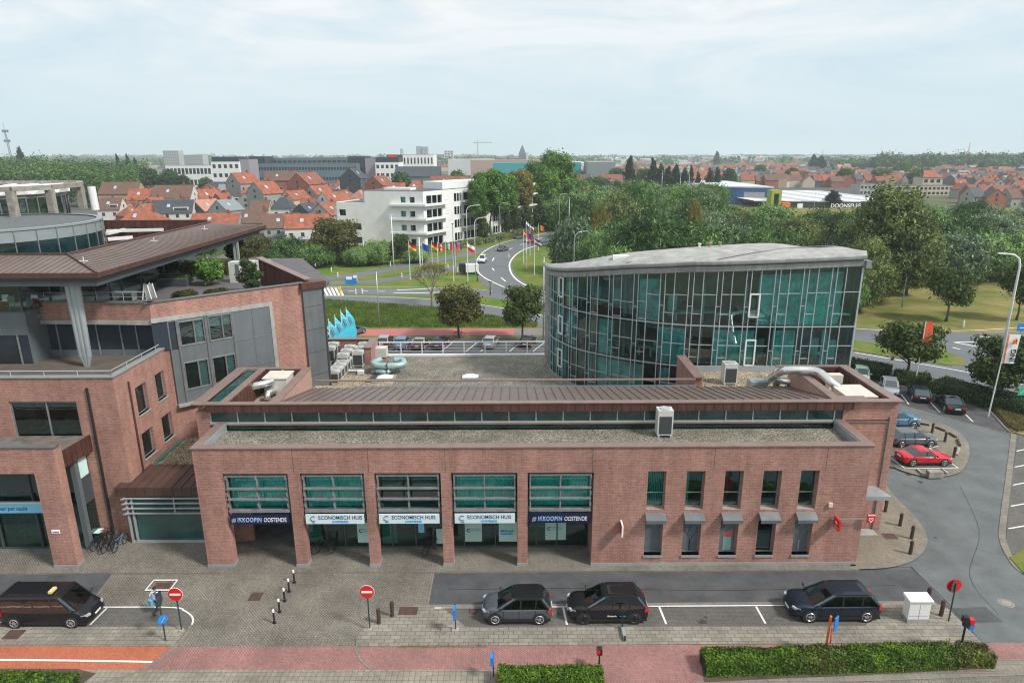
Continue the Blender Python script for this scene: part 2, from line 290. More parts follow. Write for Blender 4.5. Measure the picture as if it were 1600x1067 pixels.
# ---------------------------------------------------------------- mesh builder and scene bookkeeping
def props(o, label=None, cat=None, group=None, kind=None):
    if label: o['label'] = label
    if cat: o['category'] = cat
    if group: o['group'] = group
    if kind: o['kind'] = kind
    return o
def org_of(p):
    v = Vector((0, 0, 0))
    while p is not None:
        v += p.location; p = p.parent
    return v
def thing(name, label, cat, loc=(0, 0, 0), group=None):
    o = bpy.data.objects.new(name, None); o.empty_display_size = 0.3; COL.objects.link(o); o.location = loc
    return props(o, label, cat, group)
class MB:
    def __init__(s): s.v = []; s.f = []; s.m = []
    def add(s, vs, fs, m=0):
        b = len(s.v); s.v += [tuple(x) for x in vs]
        for f in fs: s.f.append([b + i for i in f]); s.m.append(m)
        return s
    def quad(s, a, b, c, d, m=0): return s.add([a, b, c, d], [(0, 1, 2, 3)], m)
    def box(s, x0, x1, y0, y1, z0, z1, m=0):
        return s.add([(x0, y0, z0), (x1, y0, z0), (x1, y1, z0), (x0, y1, z0), (x0, y0, z1), (x1, y0, z1), (x1, y1, z1), (x0, y1, z1)],
                     [(3, 2, 1, 0), (4, 5, 6, 7), (0, 1, 5, 4), (1, 2, 6, 5), (2, 3, 7, 6), (3, 0, 4, 7)], m)
    def prism(s, pts, z0, z1, m=0, mt=None):
        """pts counter-clockwise; z0, z1 numbers or lists"""
        n = len(pts); a = z0 if isinstance(z0, (list, tuple)) else [z0] * n; b = z1 if isinstance(z1, (list, tuple)) else [z1] * n
        vs = [(p[0], p[1], a[i]) for i, p in enumerate(pts)] + [(p[0], p[1], b[i]) for i, p in enumerate(pts)]
        s.add(vs, [tuple(reversed(range(n)))] + [(i, (i + 1) % n, n + (i + 1) % n, n + i) for i in range(n)], m)
        return s.add([vs[n + i] for i in range(n)], [tuple(range(n))], m if mt is None else mt)
    def seg(s, a, b, wd, z0, z1, m=0):
        """upright slab along a->b of width wd to the left side"""
        ax, ay = a[:2]; bx, by = b[:2]; l = math.hypot(bx - ax, by - ay); nx, ny = -(by - ay) / l * wd, (bx - ax) / l * wd
        return s.prism([(ax, ay), (bx, by), (bx + nx, by + ny), (ax + nx, ay + ny)], z0, z1, m)
    def bar(s, a, b, wx, wy=None, m=0):
        a = Vector(a); b = Vector(b); d = (b - a).normalized(); wy = wy or wx
        u = d.cross(Vector((0, 0, 1)));
        if u.length < 1e-3: u = Vector((1, 0, 0))
        u.normalize(); v = u.cross(d).normalized(); u *= wx / 2; v *= wy / 2
        vs = [a - u - v, a + u - v, a + u + v, a - u + v, b - u - v, b + u - v, b + u + v, b - u + v]
        return s.add(vs, [(0, 1, 2, 3), (7, 6, 5, 4), (0, 4, 5, 1), (1, 5, 6, 2), (2, 6, 7, 3), (3, 7, 4, 0)], m)
    def tube(s, pts, r, n=8, m=0, cap=True):
        pts = [Vector(p) for p in pts]; rs = r if isinstance(r, (list, tuple)) else [r] * len(pts)
        b = len(s.v); prev = None
        for i, p in enumerate(pts):
            d = (pts[min(i + 1, len(pts) - 1)] - pts[max(i - 1, 0)]).normalized()
            if prev is None:
                u = d.cross(Vector((0, 0, 1)));
                if u.length < 1e-3: u = Vector((1, 0, 0))
            else: u = prev - d * prev.dot(d)
            u.normalize(); prev = u; v = d.cross(u)
            for k in range(n):
                a = 2 * math.pi * k / n; q = p + (u * math.cos(a) + v * math.sin(a)) * rs[i]; s.v.append(tuple(q))
        for i in range(len(pts) - 1):
            for k in range(n):
                s.f.append([b + i * n + k, b + i * n + (k + 1) % n, b + (i + 1) * n + (k + 1) % n, b + (i + 1) * n + k]); s.m.append(m)
        if cap:
            s.f.append([b + k for k in range(n)][::-1]); s.m.append(m)
            s.f.append([b + (len(pts) - 1) * n + k for k in range(n)]); s.m.append(m)
        return s
    def wall(s, A, B, z0, z1, th, holes=(), m=0, mr=None):
        """wall A->B whose outer face looks to the right of A->B, with rectangular openings (s0, s1, z0, z1)"""
        mr = m if mr is None else mr
        ax, ay = A[:2]; bx, by = B[:2]; ln = math.hypot(bx - ax, by - ay); dx, dy = (bx - ax) / ln, (by - ay) / ln; nx, ny = -dy * th, dx * th
        P = lambda q, z, k: (ax + dx * q + nx * k, ay + dy * q + ny * k, z)
        ss = sorted({0, ln, *[h[0] for h in holes], *[h[1] for h in holes]}); zs = sorted({z0, z1, *[h[2] for h in holes], *[h[3] for h in holes]})
        ss = [q for q in ss if -1e-6 <= q <= ln + 1e-6]; zs = [z for z in zs if z0 - 1e-6 <= z <= z1 + 1e-6]
        def solid(i, j):
            if i < 0 or j < 0 or i >= len(ss) - 1 or j >= len(zs) - 1: return False
            cs, cz = (ss[i] + ss[i + 1]) / 2, (zs[j] + zs[j + 1]) / 2
            return not any(h[0] < cs < h[1] and h[2] < cz < h[3] for h in holes)
        for i in range(len(ss) - 1):
            for j in range(len(zs) - 1):
                if not solid(i, j): continue
                a, b, c, d = ss[i], ss[i + 1], zs[j], zs[j + 1]
                s.quad(P(a, c, 0), P(b, c, 0), P(b, d, 0), P(a, d, 0), m); s.quad(P(b, c, 1), P(a, c, 1), P(a, d, 1), P(b, d, 1), m)
                if not solid(i - 1, j): s.quad(P(a, c, 1), P(a, c, 0), P(a, d, 0), P(a, d, 1), mr)
                if not solid(i + 1, j): s.quad(P(b, c, 0), P(b, c, 1), P(b, d, 1), P(b, d, 0), mr)
                if not solid(i, j - 1): s.quad(P(a, c, 1), P(b, c, 1), P(b, c, 0), P(a, c, 0), mr)
                if not solid(i, j + 1): s.quad(P(a, d, 0), P(b, d, 0), P(b, d, 1), P(a, d, 1), mr)
        return s
    def mesh(s, name, mats, off=(0, 0, 0), smooth=False):
        me = bpy.data.meshes.new(name); o = off
        me.from_pydata([(v[0] - o[0], v[1] - o[1], v[2] - o[2]) for v in s.v], [], s.f)
        for m in (mats if isinstance(mats, (list, tuple)) else [mats]): me.materials.append(m)
        me.polygons.foreach_set('material_index', s.m)
        if smooth: me.polygons.foreach_set('use_smooth', [True] * len(s.f))
        me.update(); return me
    def build(s, name, mats, parent=None, smooth=False, loc=None):
        off = org_of(parent) if parent is not None else (Vector(loc) if loc is not None else Vector((0, 0, 0)))
        o = bpy.data.objects.new(name, s.mesh(name, mats, off, smooth)); COL.objects.link(o)
        if parent is not None: o.parent = parent
        elif loc is not None: o.location = loc
        return o
def kids(o): return [c for c in CH_.get(o.name, [])]
CH_ = {}
def dup(root, loc=None, rz=None, scale=None, label=None, group=None, swap=None, only=None):
    """copy of a thing with copies of its parts and sub-parts; swap changes materials on the copy alone"""
    def cp(o, par):
        c = o.copy(); COL.objects.link(c)
        if par is not None: c.parent = par
        if swap and c.type == 'MESH':
            for i, sl in enumerate(c.material_slots):
                if sl.material and sl.material.name in swap:
                    mm = swap[sl.material.name]; sl.link = 'OBJECT'; sl.material = mm
        for ch in o.children: cp(ch, c)
        return c
    c = cp(root, None)
    if loc is not None: c.location = loc
    if rz is not None: c.rotation_euler = (0, 0, rz)
    if scale is not None: c.scale = scale if isinstance(scale, (tuple, list)) else (scale,) * 3
    if label: c['label'] = label
    if group: c['group'] = group
    return c
def parts(name, boxes, m, par):
    for b in boxes: MB().box(*b).build(name, m, par)
def textmesh(txt, size, depth=0.01, bold=0.0, align='LEFT', spacing=1.0, shear=0.0, sx=1.0):
    cu = bpy.data.curves.new('letters', 'FONT'); cu.body = txt; cu.size = size; cu.extrude = depth; cu.offset = bold; cu.align_x = align; cu.space_character = spacing; cu.shear = shear
    o = bpy.data.objects.new('letters', cu); me = bpy.data.meshes.new_from_object(o)
    bpy.data.objects.remove(o); bpy.data.curves.remove(cu)
    if sx != 1.0:
        for v in me.vertices: v.co.x *= sx
    return me
def puttext(name, txt, size, m, origin, parent=None, ux=(1, 0, 0), uy=(0, 0, 1), **kw):
    """lettering with its baseline along ux and its height along uy"""
    me = textmesh(txt, size, **kw); ux = Vector(ux).normalized(); uy = Vector(uy).normalized(); uz = ux.cross(uy)
    M = Matrix((ux, uy, uz)).transposed(); off = org_of(parent); org = Vector(origin) - off
    for v in me.vertices: v.co = M @ v.co + org
    me.materials.clear(); me.materials.append(m); me.name = name
    o = bpy.data.objects.new(name, me); COL.objects.link(o); o.parent = parent
    return o
def ground(name, pts, z, m, kind='structure', thick=None, mk=None):
    """flat sheet (or a kerbed slab when thick is given) on the ground"""
    mb = MB(); a = sum(pts[i][0] * pts[(i + 1) % len(pts)][1] - pts[(i + 1) % len(pts)][0] * pts[i][1] for i in range(len(pts)))
    if a < 0: pts = pts[::-1]
    if thick: mb.prism(pts, z - thick, z, 1 if mk else 0, 0)
    else: mb.add([(p[0], p[1], z) for p in pts], [tuple(range(len(pts)))])
    return props(mb.build(name, [m, mk] if mk else m), kind=kind)
def strip(mb, pts, wd, z, m=0, closed=False):
    """flat band of width wd along a polyline"""
    n = len(pts); out = []
    for i in range(n):
        p0 = pts[i - 1] if (i > 0 or closed) else pts[i]; p1 = pts[(i + 1) % n] if (i < n - 1 or closed) else pts[i]
        dx, dy = p1[0] - p0[0], p1[1] - p0[1]; l = math.hypot(dx, dy) or 1
        out.append(((pts[i][0] - dy / l * wd / 2, pts[i][1] + dx / l * wd / 2), (pts[i][0] + dy / l * wd / 2, pts[i][1] - dx / l * wd / 2)))
    for i in range(n if closed else n - 1):
        a, b = out[i], out[(i + 1) % n]
        mb.quad((*a[1], z), (*b[1], z), (*b[0], z), (*a[0], z), m)
    return mb
def smoothline(pts, k=6):
    out = []; n = len(pts)
    for i in range(n - 1):
        p0, p1, p2, p3 = pts[max(i - 1, 0)], pts[i], pts[i + 1], pts[min(i + 2, n - 1)]
        for j in range(k):
            t = j / k
            out.append(tuple(0.5 * (2 * p1[d] + (p2[d] - p0[d]) * t + (2 * p0[d] - 5 * p1[d] + 4 * p2[d] - p3[d]) * t * t + (3 * p1[d] - p0[d] - 3 * p2[d] + p3[d]) * t ** 3) for d in range(len(p1))))
    out.append(tuple(pts[-1])); return out

# ================================================================= SETTING: ground, roads, paths
def PX(lst, z=0.0): return [G2(a, b, z) for a, b in lst]
S = 9000
ground('ground', [(-S, -400), (S, -400), (S, S), (-S, S)], -0.06, GROUND)
ground('park_lawn', [(-75, 60), (330, 45), (330, 330), (-75, 330)], -0.02, GRASS)
ground('verge_lawn', PX([(380, 530), (860, 530), (900, 470), (900, 352), (380, 425)]), 0.0, VERGE)
YARD = grassmat('town yards', (.05, .06, .04), (.09, .09, .07), (.16, .15, .13), (.12, .13, .13), .03)
ground('town_ground', [(-420, 205), (-60, 205), (-30, 330), (-30, 900), (-700, 900)], 0.01, YARD)
ground('town_pavement', [(120, 430), (700, 430), (1500, 1500), (0, 1500)], 0.01, YARD)
def road(name, pts, wd, z, m, k=6): return props(strip(MB(), smoothline(pts, k), wd, z).build(name, m), kind='structure')
R1 = PX([(985, 335), (900, 356), (862, 373), (820, 384), (784, 397), (771, 414), (779, 434), (806, 455), (850, 474), (950, 492), (1100, 507), (1250, 518), (1400, 527), (1500, 531), (1640, 535), (1800, 535)])
R4 = PX([(300, 468), (400, 467), (500, 468), (600, 470), (700, 478), (800, 492), (850, 501), (950, 517), (1100, 532), (1240, 546), (1330, 558), (1450, 577), (1600, 608), (1800, 655)])
road('ring_road', R1, 8.8, 0.024, ROADM, 8)
road('near_road', R4, 6.6, 0.016, ROADM)
road('junction_road', PX([(300, 453), (420, 453), (520, 455), (620, 456), (700, 457), (760, 459), (800, 464)]), 6.2, 0.020, ROADM)
road('slip_road', PX([(300, 440), (420, 439), (500, 436), (560, 429), (608, 421), (657, 411), (714, 400), (762, 389), (808, 379), (860, 367), (930, 348)]), 5.0, 0.012, ROADM)
road('bus_lane', PX([(300, 446), (420, 445), (520, 443), (600, 438), (660, 428), (710, 417), (752, 404)]), 4.2, 0.028, ROADM)
road('upper_red_path', PX([(300, 424), (420, 416), (470, 412), (530, 406), (585, 400)]), 3.0, 0.010, PATHP)
road('upper_grey_path', PX([(585, 400), (640, 393), (700, 386), (760, 375), (850, 358), (960, 338)]), 3.2, 0.010, PATHG)
road('red_cycle_path', PX([(380, 520), (500, 520), (640, 519), (804, 518.5)]), 4.0, 0.012, PATHP)
road('grey_cycle_path', PX([(804, 518.5), (860, 519), (960, 524), (1100, 540)]), 4.0, 0.012, PATHG)
road('roadside_path', PX([(1240, 565), (1340, 575), (1400, 584), (1500, 606), (1600, 626), (1750, 660)]), 1.4, 0.018, PATHG)
ground('road_triangle', PX([(1470, 520), (1640, 520), (1700, 640), (1560, 600), (1490, 582)]), 0.030, ROADM)
ground('traffic_median', PX([(1235, 528), (1335, 533), (1390, 539), (1476, 551), (1505, 560), (1508, 572), (1480, 571), (1387, 557), (1335, 549), (1235, 540)]), 0.10, VERGE, thick=0.14, mk=KERBM)
mk = MB()   # painted road lines
def line(pts, wd, z=0.036, k=6): strip(mk, smoothline(PX(pts), k), wd, z)
line([(900, 349), (850, 365), (795, 377), (765, 388), (748, 402), (745, 420), (757, 434), (790, 450), (812, 461), (850, 472)], 0.35)
line([(870, 378), (835, 385), (812, 394), (798, 408), (797, 422), (806, 436), (826, 448), (855, 458)], 0.4)
line([(380, 463.5), (500, 463), (600, 464), (700, 470), (800, 484), (850, 494)], 0.22)
line([(1335, 551), (1387, 560), (1507, 581), (1600, 601), (1700, 625)], 0.25)
line([(1335, 513.5), (1380, 516), (1460, 517), (1530, 516), (1620, 510)], 0.22)
line([(1490, 535), (1540, 544), (1600, 552)], 0.35); line([(1490, 535), (1600, 534)], 0.3)
line([(500, 448.5), (700, 450), (770, 455)], 0.15)
for a, b in [((812, 383), (822, 380)), ((793, 391), (801, 388)), ((769, 408), (772, 403)), ((772, 423), (769, 419)), ((790, 440), (783, 434)), ((838, 375), (848, 371)), ((1530, 526), (1560, 527)), ((1488, 543), (1500, 546)),
             ((565, 455), (575, 455)), ((590, 455.5), (602, 455.5)), ((545, 455), (553, 455))]:
    strip(mk, PX([a, b]), 0.3, 0.036)
for k in range(6): strip(mk, PX([(500 + k * 6, 450), (506 + k * 6, 462)]), 0.45, 0.036)
strip(mk, PX([(620, 453.5), (655, 452), (680, 450.5)]), 0.5, 0.036); strip(mk, PX([(615, 457.5), (655, 458), (690, 457)]), 0.5, 0.036)
props(mk.build('road_marking', WHITEL), kind='structure')

q = random.Random(3)
for k in range(11):
    x, y = (q.uniform(-3, 21), q.uniform(32.5, 33.9)) if k < 7 else (q.uniform(26, 34), q.uniform(38, 52)); r_ = q.uniform(.12, .38)
    props(MB().add([(x + r_ * q.uniform(.6, 1.2) * math.cos(a * .628), y + r_ * q.uniform(.5, .9) * math.sin(a * .628), .0235) for a in range(10)], [tuple(range(10))]).build('oil_stain', mat('oil stain', (.05, .048, .046), .6, var=.2)), kind='structure')
# parking behind the gravel roof
ground('rear_parking', PX([(380, 529), (860, 527), (900, 575), (880, 700), (420, 700), (380, 600)]), 0.008, ASPH)
mk = MB()
for x in (630, 668, 702, 740, 763, 808, 845):
    strip(mk, PX([(x - 12, 549), (x + 8, 533)]), 0.12, 0.016)
props(mk.build('bay_marking', WHITEL), kind='structure')

# front square, street, bays, footways
ground('paved_square', [(-60, 27.5), (45, 27.5), (45, 37.5), (-60, 37.5)], 0.0, PAVER)
ground('side_yard', [(-60, 37.3), (60, 37.3), (60, 78), (-60, 78)], -0.01, ASPHL)
ground('arcade_pavement', [(-60, 37.3), (22.35, 37.3), (22.35, 42), (-60, 42)], 0.12, PAVER, thick=0.13, mk=KERBM)
ground('street', PX([(678, 893), (1430, 889), (1535, 1004), (1478, 949), (1440, 941), (669, 947.5)]), 0.008, ASPH)
ground('side_street', PX([(1424, 886), (1340, 886), (1300, 700), (1330, 605), (1400, 630), (1490, 655), (1583, 678), (1576, 740), (1566, 820), (1567, 845), (1580, 875), (1603, 893), (1660, 925), (1760, 1003), (1535, 1003)]), 0.013, ASPHL)
ground('west_street', PX([(-160, 896), (176, 896), (150, 928), (150, 949), (-160, 949)]), 0.008, ASPH)
ground('kerb_strip', PX([(669, 945), (1400, 939), (1440, 938), (1440, 941), (1385, 943.5), (669, 949)]), 0.035, KERBM, thick=0.04)
ground('parking_bay', PX([(690, 948.5), (1378, 944), (1352, 978), (728, 980)]), 0.012, PAVERD)
ground('west_parking_bay', PX([(-160, 950), (268, 950), (290, 956), (302, 966), (299, 977), (288, 984), (260, 979), (-160, 979)]), 0.012, PAVERD)
ground('footway_island', PX([(655, 946), (678, 947), (690, 948.5), (728, 980), (1352, 978), (1378, 944), (1405, 941), (1440, 938), (1460, 941), (1482, 952), (1534, 1004), (556, 1010), (556, 1000), (562, 988), (575, 978), (592, 966), (612, 955), (632, 948)]), 0.05, TILE, thick=0.06, mk=KERBM)
ground('west_footway', PX([(-160, 979), (284, 979), (290, 985), (281, 998), (268, 1009), (-160, 1008)]), 0.03, TILE, thick=0.04, mk=KERBM)
ground('pink_path', PX([(160, 1011), (1760, 1004), (1760, 1047), (160, 1047)]), 0.010, PINK)
ground('bike_lane', PX([(-160, 1008), (266, 1010), (250, 1024), (225, 1041), (190, 1056), (-160, 1058)]), 0.016, ORANGE)
ground('front_footway', PX([(-160, 1046), (775, 1046), (775, 1075), (-160, 1075)]), 0.018, GREYP)
ground('east_footway', PX([(1540, 1030), (1800, 1026), (1800, 1046), (1540, 1048)]), 0.018, GREYP)
ground('pink_apron', PX([(775, 1044), (1100, 1044), (1100, 1085), (775, 1085)]), 0.026, PINK)
ground('planting_bed', PX([(-160, 1044), (120, 1045), (150, 1052), (120, 1075), (-160, 1080)]), 0.03, SOIL)
ground('hedge_bed', PX([(1092, 1016), (1540, 1012), (1556, 1044), (1100, 1066)]), 0.034, SOIL)
ground('main_road', [(-60, 15), (60, 15), (60, 27.75), (-60, 27.75)], 0.03, ASPH)
ground('verge_strip', PX([(1085, 1064), (1565, 1049), (1640, 1046), (1640, 1053), (1100, 1075)]), 0.028, KERBM)
mk = MB()
strip(mk, PX([(679, 950.5), (757, 950)]), 0.09, 0.06); strip(mk, PX([(690, 950), (1376, 945.5)]), 0.10, 0.06)
for a, b in [((880, 949), (886, 976)), ((1030, 948), (1041, 975)), ((1181, 947), (1196, 974)), ((858, 949), (862, 960))]: strip(mk, PX([a, b]), 0.12, 0.024)
strip(mk, smoothline(PX([(-160, 950.5), (0, 950), (165, 948.5), (270, 949), (288, 954), (300, 963), (301, 973), (296, 981)]), 5), 0.10, 0.024)
strip(mk, PX([(167, 950), (141, 976)]), 0.10, 0.024); strip(mk, PX([(8, 968), (-8, 978)]), 0.10, 0.024)
strip(mk, smoothline(PX([(-160, 1031), (0, 1031), (120, 1032), (238, 1034)]), 4), 0.13, 0.026)
props(mk.build('street_marking', WHITEL), kind='structure')
mk = MB()
strip(mk, smoothline(PX([(556, 1010), (558, 1022), (568, 1036), (584, 1050), (600, 1066)]), 5), 0.12, 0.03)
strip(mk, smoothline(PX([(300, 976), (290, 993), (275, 1010), (255, 1027), (225, 1045), (190, 1058), (150, 1066)]), 5), 0.13, 0.034)
strip(mk, PX([(-160, 894.5), (700, 894.5), (1340, 890.5)]), 0.12, 0.02)
strip(mk, PX([(153, 928), (177, 896)]), 0.09, 0.02); strip(mk, PX([(668, 948), (678, 894)]), 0.09, 0.02)
props(mk.build('kerb_line', KERBM), kind='structure')
def slabkerb(name, px, top, m, z=0.12):
    pts = smoothline(PX(px), 3); ground(name, pts, z, m, thick=z + 0.01, mk=KERBM)
    props(strip(MB(), pts, 0.34, z + 0.006).build(name + '_kerb', KERBM), kind='structure')
slabkerb('corner_pavement', [(1330, 889), (1380, 887), (1412, 880), (1434, 867), (1444, 850), (1441, 832), (1423, 806), (1395, 778), (1365, 745), (1320, 745), (1300, 800)], 0, TILE if 0 else brickmat('buff pavers', (0.25, 0.215, 0.165), (0.19, 0.165, 0.125), (0.08, 0.07, 0.055), 0.24, 0.12, 0.01, flat=True, rot=R(45), big=0.2))
slabkerb('parking_island', [(1388, 726), (1410, 736), (1440, 744), (1470, 745), (1496, 738), (1508, 722), (1511, 702), (1503, 684), (1480, 668), (1440, 657), (1400, 650), (1340, 644), (1325, 690), (1345, 720)], 0, MATS['buff pavers'])
ground('island_bay', PX([(1325, 725), (1414, 731), (1496, 729), (1465, 702), (1440, 682), (1415, 664), (1330, 660)], 0.13), 0.142, PAVERD)
ground('rear_bay', PX([(1240, 560), (1340, 588), (1400, 602), (1470, 620), (1536, 636), (1577, 676), (1500, 657), (1405, 632), (1240, 600)]), 0.020, ASPH)
ground('hedge_ground', PX([(1240, 555), (1340, 562), (1480, 596), (1640, 640), (1640, 690), (1583, 678), (1577, 674), (1540, 636), (1400, 600), (1240, 585)]), 0.004, SOIL)
ground('dry_grass_patch', PX([(1548, 636), (1660, 650), (1660, 690), (1590, 678), (1578, 672)]), 0.05, grassmat('dry lawn', (0.12, 0.12, 0.035), (0.22, 0.19, 0.07), (0.3, 0.25, 0.12), (0.33, 0.27, 0.13)))
ground('east_bays', PX([(1592, 682), (1760, 700), (1800, 880), (1640, 860), (1578, 866), (1572, 840), (1578, 760)]), 0.020, PAVERD)
ground('corner_lawn', PX([(1577, 872), (1600, 858), (1700, 850), (1760, 960), (1640, 915), (1600, 898)]), 0.10, VERGE, thick=0.1, mk=KERBM)
mk = MB()
strip(mk, smoothline(PX([(1584, 678), (1577, 740), (1567, 820), (1567, 845), (1580, 873), (1602, 896), (1660, 925)]), 5), 0.42, 0.05)
strip(mk, smoothline(PX([(1330, 606), (1400, 631), (1490, 656), (1583, 679)]), 4), 0.22, 0.04)
strip(mk, smoothline(PX([(1540, 637), (1558, 655), (1574, 672), (1588, 677), (1640, 668)]), 4), 0.15, 0.12)
props(mk.build('lane_kerb', KERBM), kind='structure')
ground('asphalt_patch', PX([(1488, 950), (1540, 948), (1568, 972), (1500, 973)]), 0.018, ASPH)
props(strip(MB(), PX([(1423, 885), (1479, 940), (1534, 1004)]), .05, .019).build('asphalt_joint', BLACK), kind='structure')
props(strip(strip(MB(), smoothline(PX([(700, 921), (900, 919), (1150, 922), (1400, 914)]), 5), .035, .014), smoothline(PX([(1500, 760), (1530, 830), (1515, 900), (1560, 960)]), 5), .03, .018).build('crack_seal', BLACK), kind='structure')
mk = MB()
for a, b in [((1408, 616), (1420, 632)), ((1452, 627), (1469, 645)), ((1504, 643), (1520, 659))]: strip(mk, PX([a, b]), 0.12, 0.03)
for y in (705, 730, 758, 791, 826): strip(mk, PX([(1588 - (y - 705) * .1, y), (1640, y - 11)]), 0.12, 0.03)
for a, b in [((1393, 716), (1413, 731)), ((1413, 732), (1498, 731)), ((1497, 731), (1452, 700)), ((1428, 670), (1460, 694)), ((1452, 700), (1466, 697))]: strip(mk, PX([a, b], 0.14), 0.10, 0.155)
props(mk.build('lot_marking', WHITEL), kind='structure')
mk = MB()
for px, py, a, b in [(400, 932, .35, .35), (22, 992, .45, .35), (740, 955, .22, .2), (638, 955, .55, .35), (1390, 840, .45, .35), (253, 917, .5, .4)]:
    x, y = G2(px, py); mk.box(x - a, x + a, y - b, y + b, 0.125 if px == 1390 else 0.0, 0.135 if px == 1390 else 0.065)
props(mk.build('ground_hatch', mat('rusty iron', (0.10, 0.055, 0.045), 0.8, 0.2, var=0.3, vs=3)), kind='structure')
x, y = G2(253, 915); mk = MB(); strip(mk, [(x - .75, y - .5), (x + .75, y - .5), (x + .75, y + .5), (x - .75, y + .5)], 0.14, 0.075, closed=True); props(mk.build('hatch_surround', WHITEL), kind='structure')
mk = MB(); x, y = G2(1572, 942)
for k in range(24):
    a, b = k * math.pi / 12, (k + 1) * math.pi / 12
    mk.quad((x + .34 * math.cos(a), y + .34 * math.sin(a), .02), (x + .42 * math.cos(a), y + .42 * math.sin(a), .02), (x + .42 * math.cos(b), y + .42 * math.sin(b), .02), (x + .34 * math.cos(b), y + .34 * math.sin(b), .02))
mk.add([(x + .3 * math.cos(k * .785), y + .3 * math.sin(k * .785), .02) for k in range(8)], [tuple(range(8))])
props(mk.build('manhole_cover', CONCW), kind='structure')

# ================================================================= THE BRICK OFFICE BUILDING (front wing, raised volume behind)
FY = 37.9
office = thing('office_building', 'long low red brick building with arcade, slit windows and brown metal upper roof', 'building', (1.3, FY, 0))
piers = [(-19.9, -18.2), (-14.1, -13.35), (-9.32, -8.68), (-4.52, -3.86), (.30, .95), (5.1, 22.4)]
ZT, ZO = 8.5, 6.8
xs = [8.5, 10.95, 13.35, 15.75, 18.1]
holes = [(piers[i][1] + 19.9, piers[i + 1][0] + 19.9, 0.0, ZO) for i in range(5)]
for x in xs: holes += [(x + 19.9, x + 19.9 + 1.15, 4.15, 6.85), (x + 19.9, x + 19.9 + 1.15, 0.85, 3.35)]
mb = MB(); mb.wall((-19.9, FY), (22.4, FY), 0.0, ZT, 0.62, holes)
mb.build('front_wall', BRICK, office)
for a, b in (((22.4, FY + .62), (22.4, 42.0)), ((-19.9, 42.0), (-19.9, FY + .62))): MB().wall(a, b, 0.0, ZT, 0.4).build('side_wall', BRICK, office)
mb = MB()
mb.wall((22.4, 42.0), (26.1, 42.0), 0, 9.93, .4); mb.wall((26.1, 42.4), (26.1, 49.6), 0, 9.93, .4)
mb.wall((-21.4, 49.6), (-21.4, 42.4), 0, 9.93, .4); mb.wall((-21.4, 42.0), (-20.5, 42.0), 0, 9.33, .4)
mb.wall((-20.5, 49.6), (26.1, 49.6), 0, 7.9, -0.3)
mb.build('raised_wall', BRICK, office)
parts('plinth', [(a - .03, b + .03, FY - .04, FY + .66, 0.12, 0.30) for a, b in piers], ZINCL, office)
for x in (-13.7, -9.0, -4.2, .6, 5.0, 12.6, 19.6): MB().box(x - .012, x + .012, FY - .006, FY - .001, 6.85, 8.48).build('movement_joint', FRAMED, office)
# parapet copings of the front wing
mb = MB()
mb.box(-20.0, 22.5, FY - .08, FY + .55, ZT, ZT + .07); mb.box(-20.0, -19.45, FY + .55, 42.1, ZT, ZT + .07); mb.box(21.85, 22.5, FY + .55, 42.1, ZT, ZT + .07)
mb.build('coping', COPE, office)
parts('parapet_lining', [(-19.45, -19.38, FY + .55, 41.9, 7.9, ZT + .02), (21.78, 21.85, FY + .55, 41.9, 7.9, ZT + .02)], ZINCL, office)
mb = MB(); mb.box(-19.4, 21.8, FY + .5, 41.95, 7.6, 7.95); mb.build('gravel_roof', GRAV, office)
# a thin heave in the gravel so the sheet is not dead flat
mb = MB(); n = 60
for i in range(n):
    for j in range(5):
        def P(i, j): return (-19.3 + 41.0 * i / n, FY + .62 + 3.1 * j / 5, 7.955 + .06 * math.sin(i * .9 + j) * math.sin(j * 1.3 + i * .23) + .03)
        mb.quad(P(i, j), P(i + 1, j), P(i + 1, j + 1), P(i, j + 1))
mb.build('gravel_bed', GRAV, office, smooth=True)
# clerestory strip
cl = MB(); cl.box(-20.5, 25.6, 42.12, 42.16, 7.95, 9.36); clo = cl.build('clerestory_glass', CGLASS, office)
mb = MB()
for k in range(26): mb.box(-20.45 + k * 1.838 - (.035), -20.45 + k * 1.838 + .035, 42.02, 42.12, 8.52, 9.36)
mb.box(-20.5, 25.6, 42.0, 42.12, 8.46, 8.53)
mb.build('clerestory_frame', FRAMEL, office)
mb = MB(); mb.box(-20.5, 25.6, 41.93, 42.1, 8.36, 8.455); mb.build('clerestory_sill', COPE, office)
# fascia with seams, upper copings
mb = MB(); mb.box(-20.55, 22.9, 41.72, 42.05, 9.36, 9.93); 
k = -20.55
while k < 22.9: mb.box(k, k + .03, 41.69, 41.72, 9.36, 9.93); k += .62
mb.build('fascia', SEAMD, office)
mb = MB()
mb.box(-21.5, 26.2, 41.66, 42.15, 9.93, 10.0); mb.box(-21.5, -20.68, 42.15, 49.7, 9.93, 10.0); mb.box(-19.72, -19.2, 42.15, 49.4, 9.93, 10.0)
mb.box(-16.35, -15.7, 42.15, 49.6, 9.93, 10.0); mb.box(-20.68, -15.7, 49.35, 49.72, 9.90, 9.985)
mb.box(21.6, 22.25, 42.15, 49.6, 9.93, 10.0); mb.box(25.5, 26.2, 42.15, 49.7, 9.93, 10.0); mb.box(20.6, 25.5, 49.35, 49.72, 9.90, 9.985)
mb.box(22.25, 24.0, 42.15, 42.75, 9.93, 10.0)
mb.box(-15.7, 14.6, 50.1, 50.35, 8.62, 8.72)
mb.build('upper_coping', COPE, office)
parts('flank_wall', [(x0, x1, 42.15, 49.55, 7.9, 9.93) for x0, x1 in ((-16.3, -15.75), (21.65, 22.2))], brickmat('pale brick', (0.42, 0.24, 0.19), (0.35, 0.19, 0.15), (0.36, 0.28, 0.24), 0.30, 0.10, 0.012, big=0.12), office)
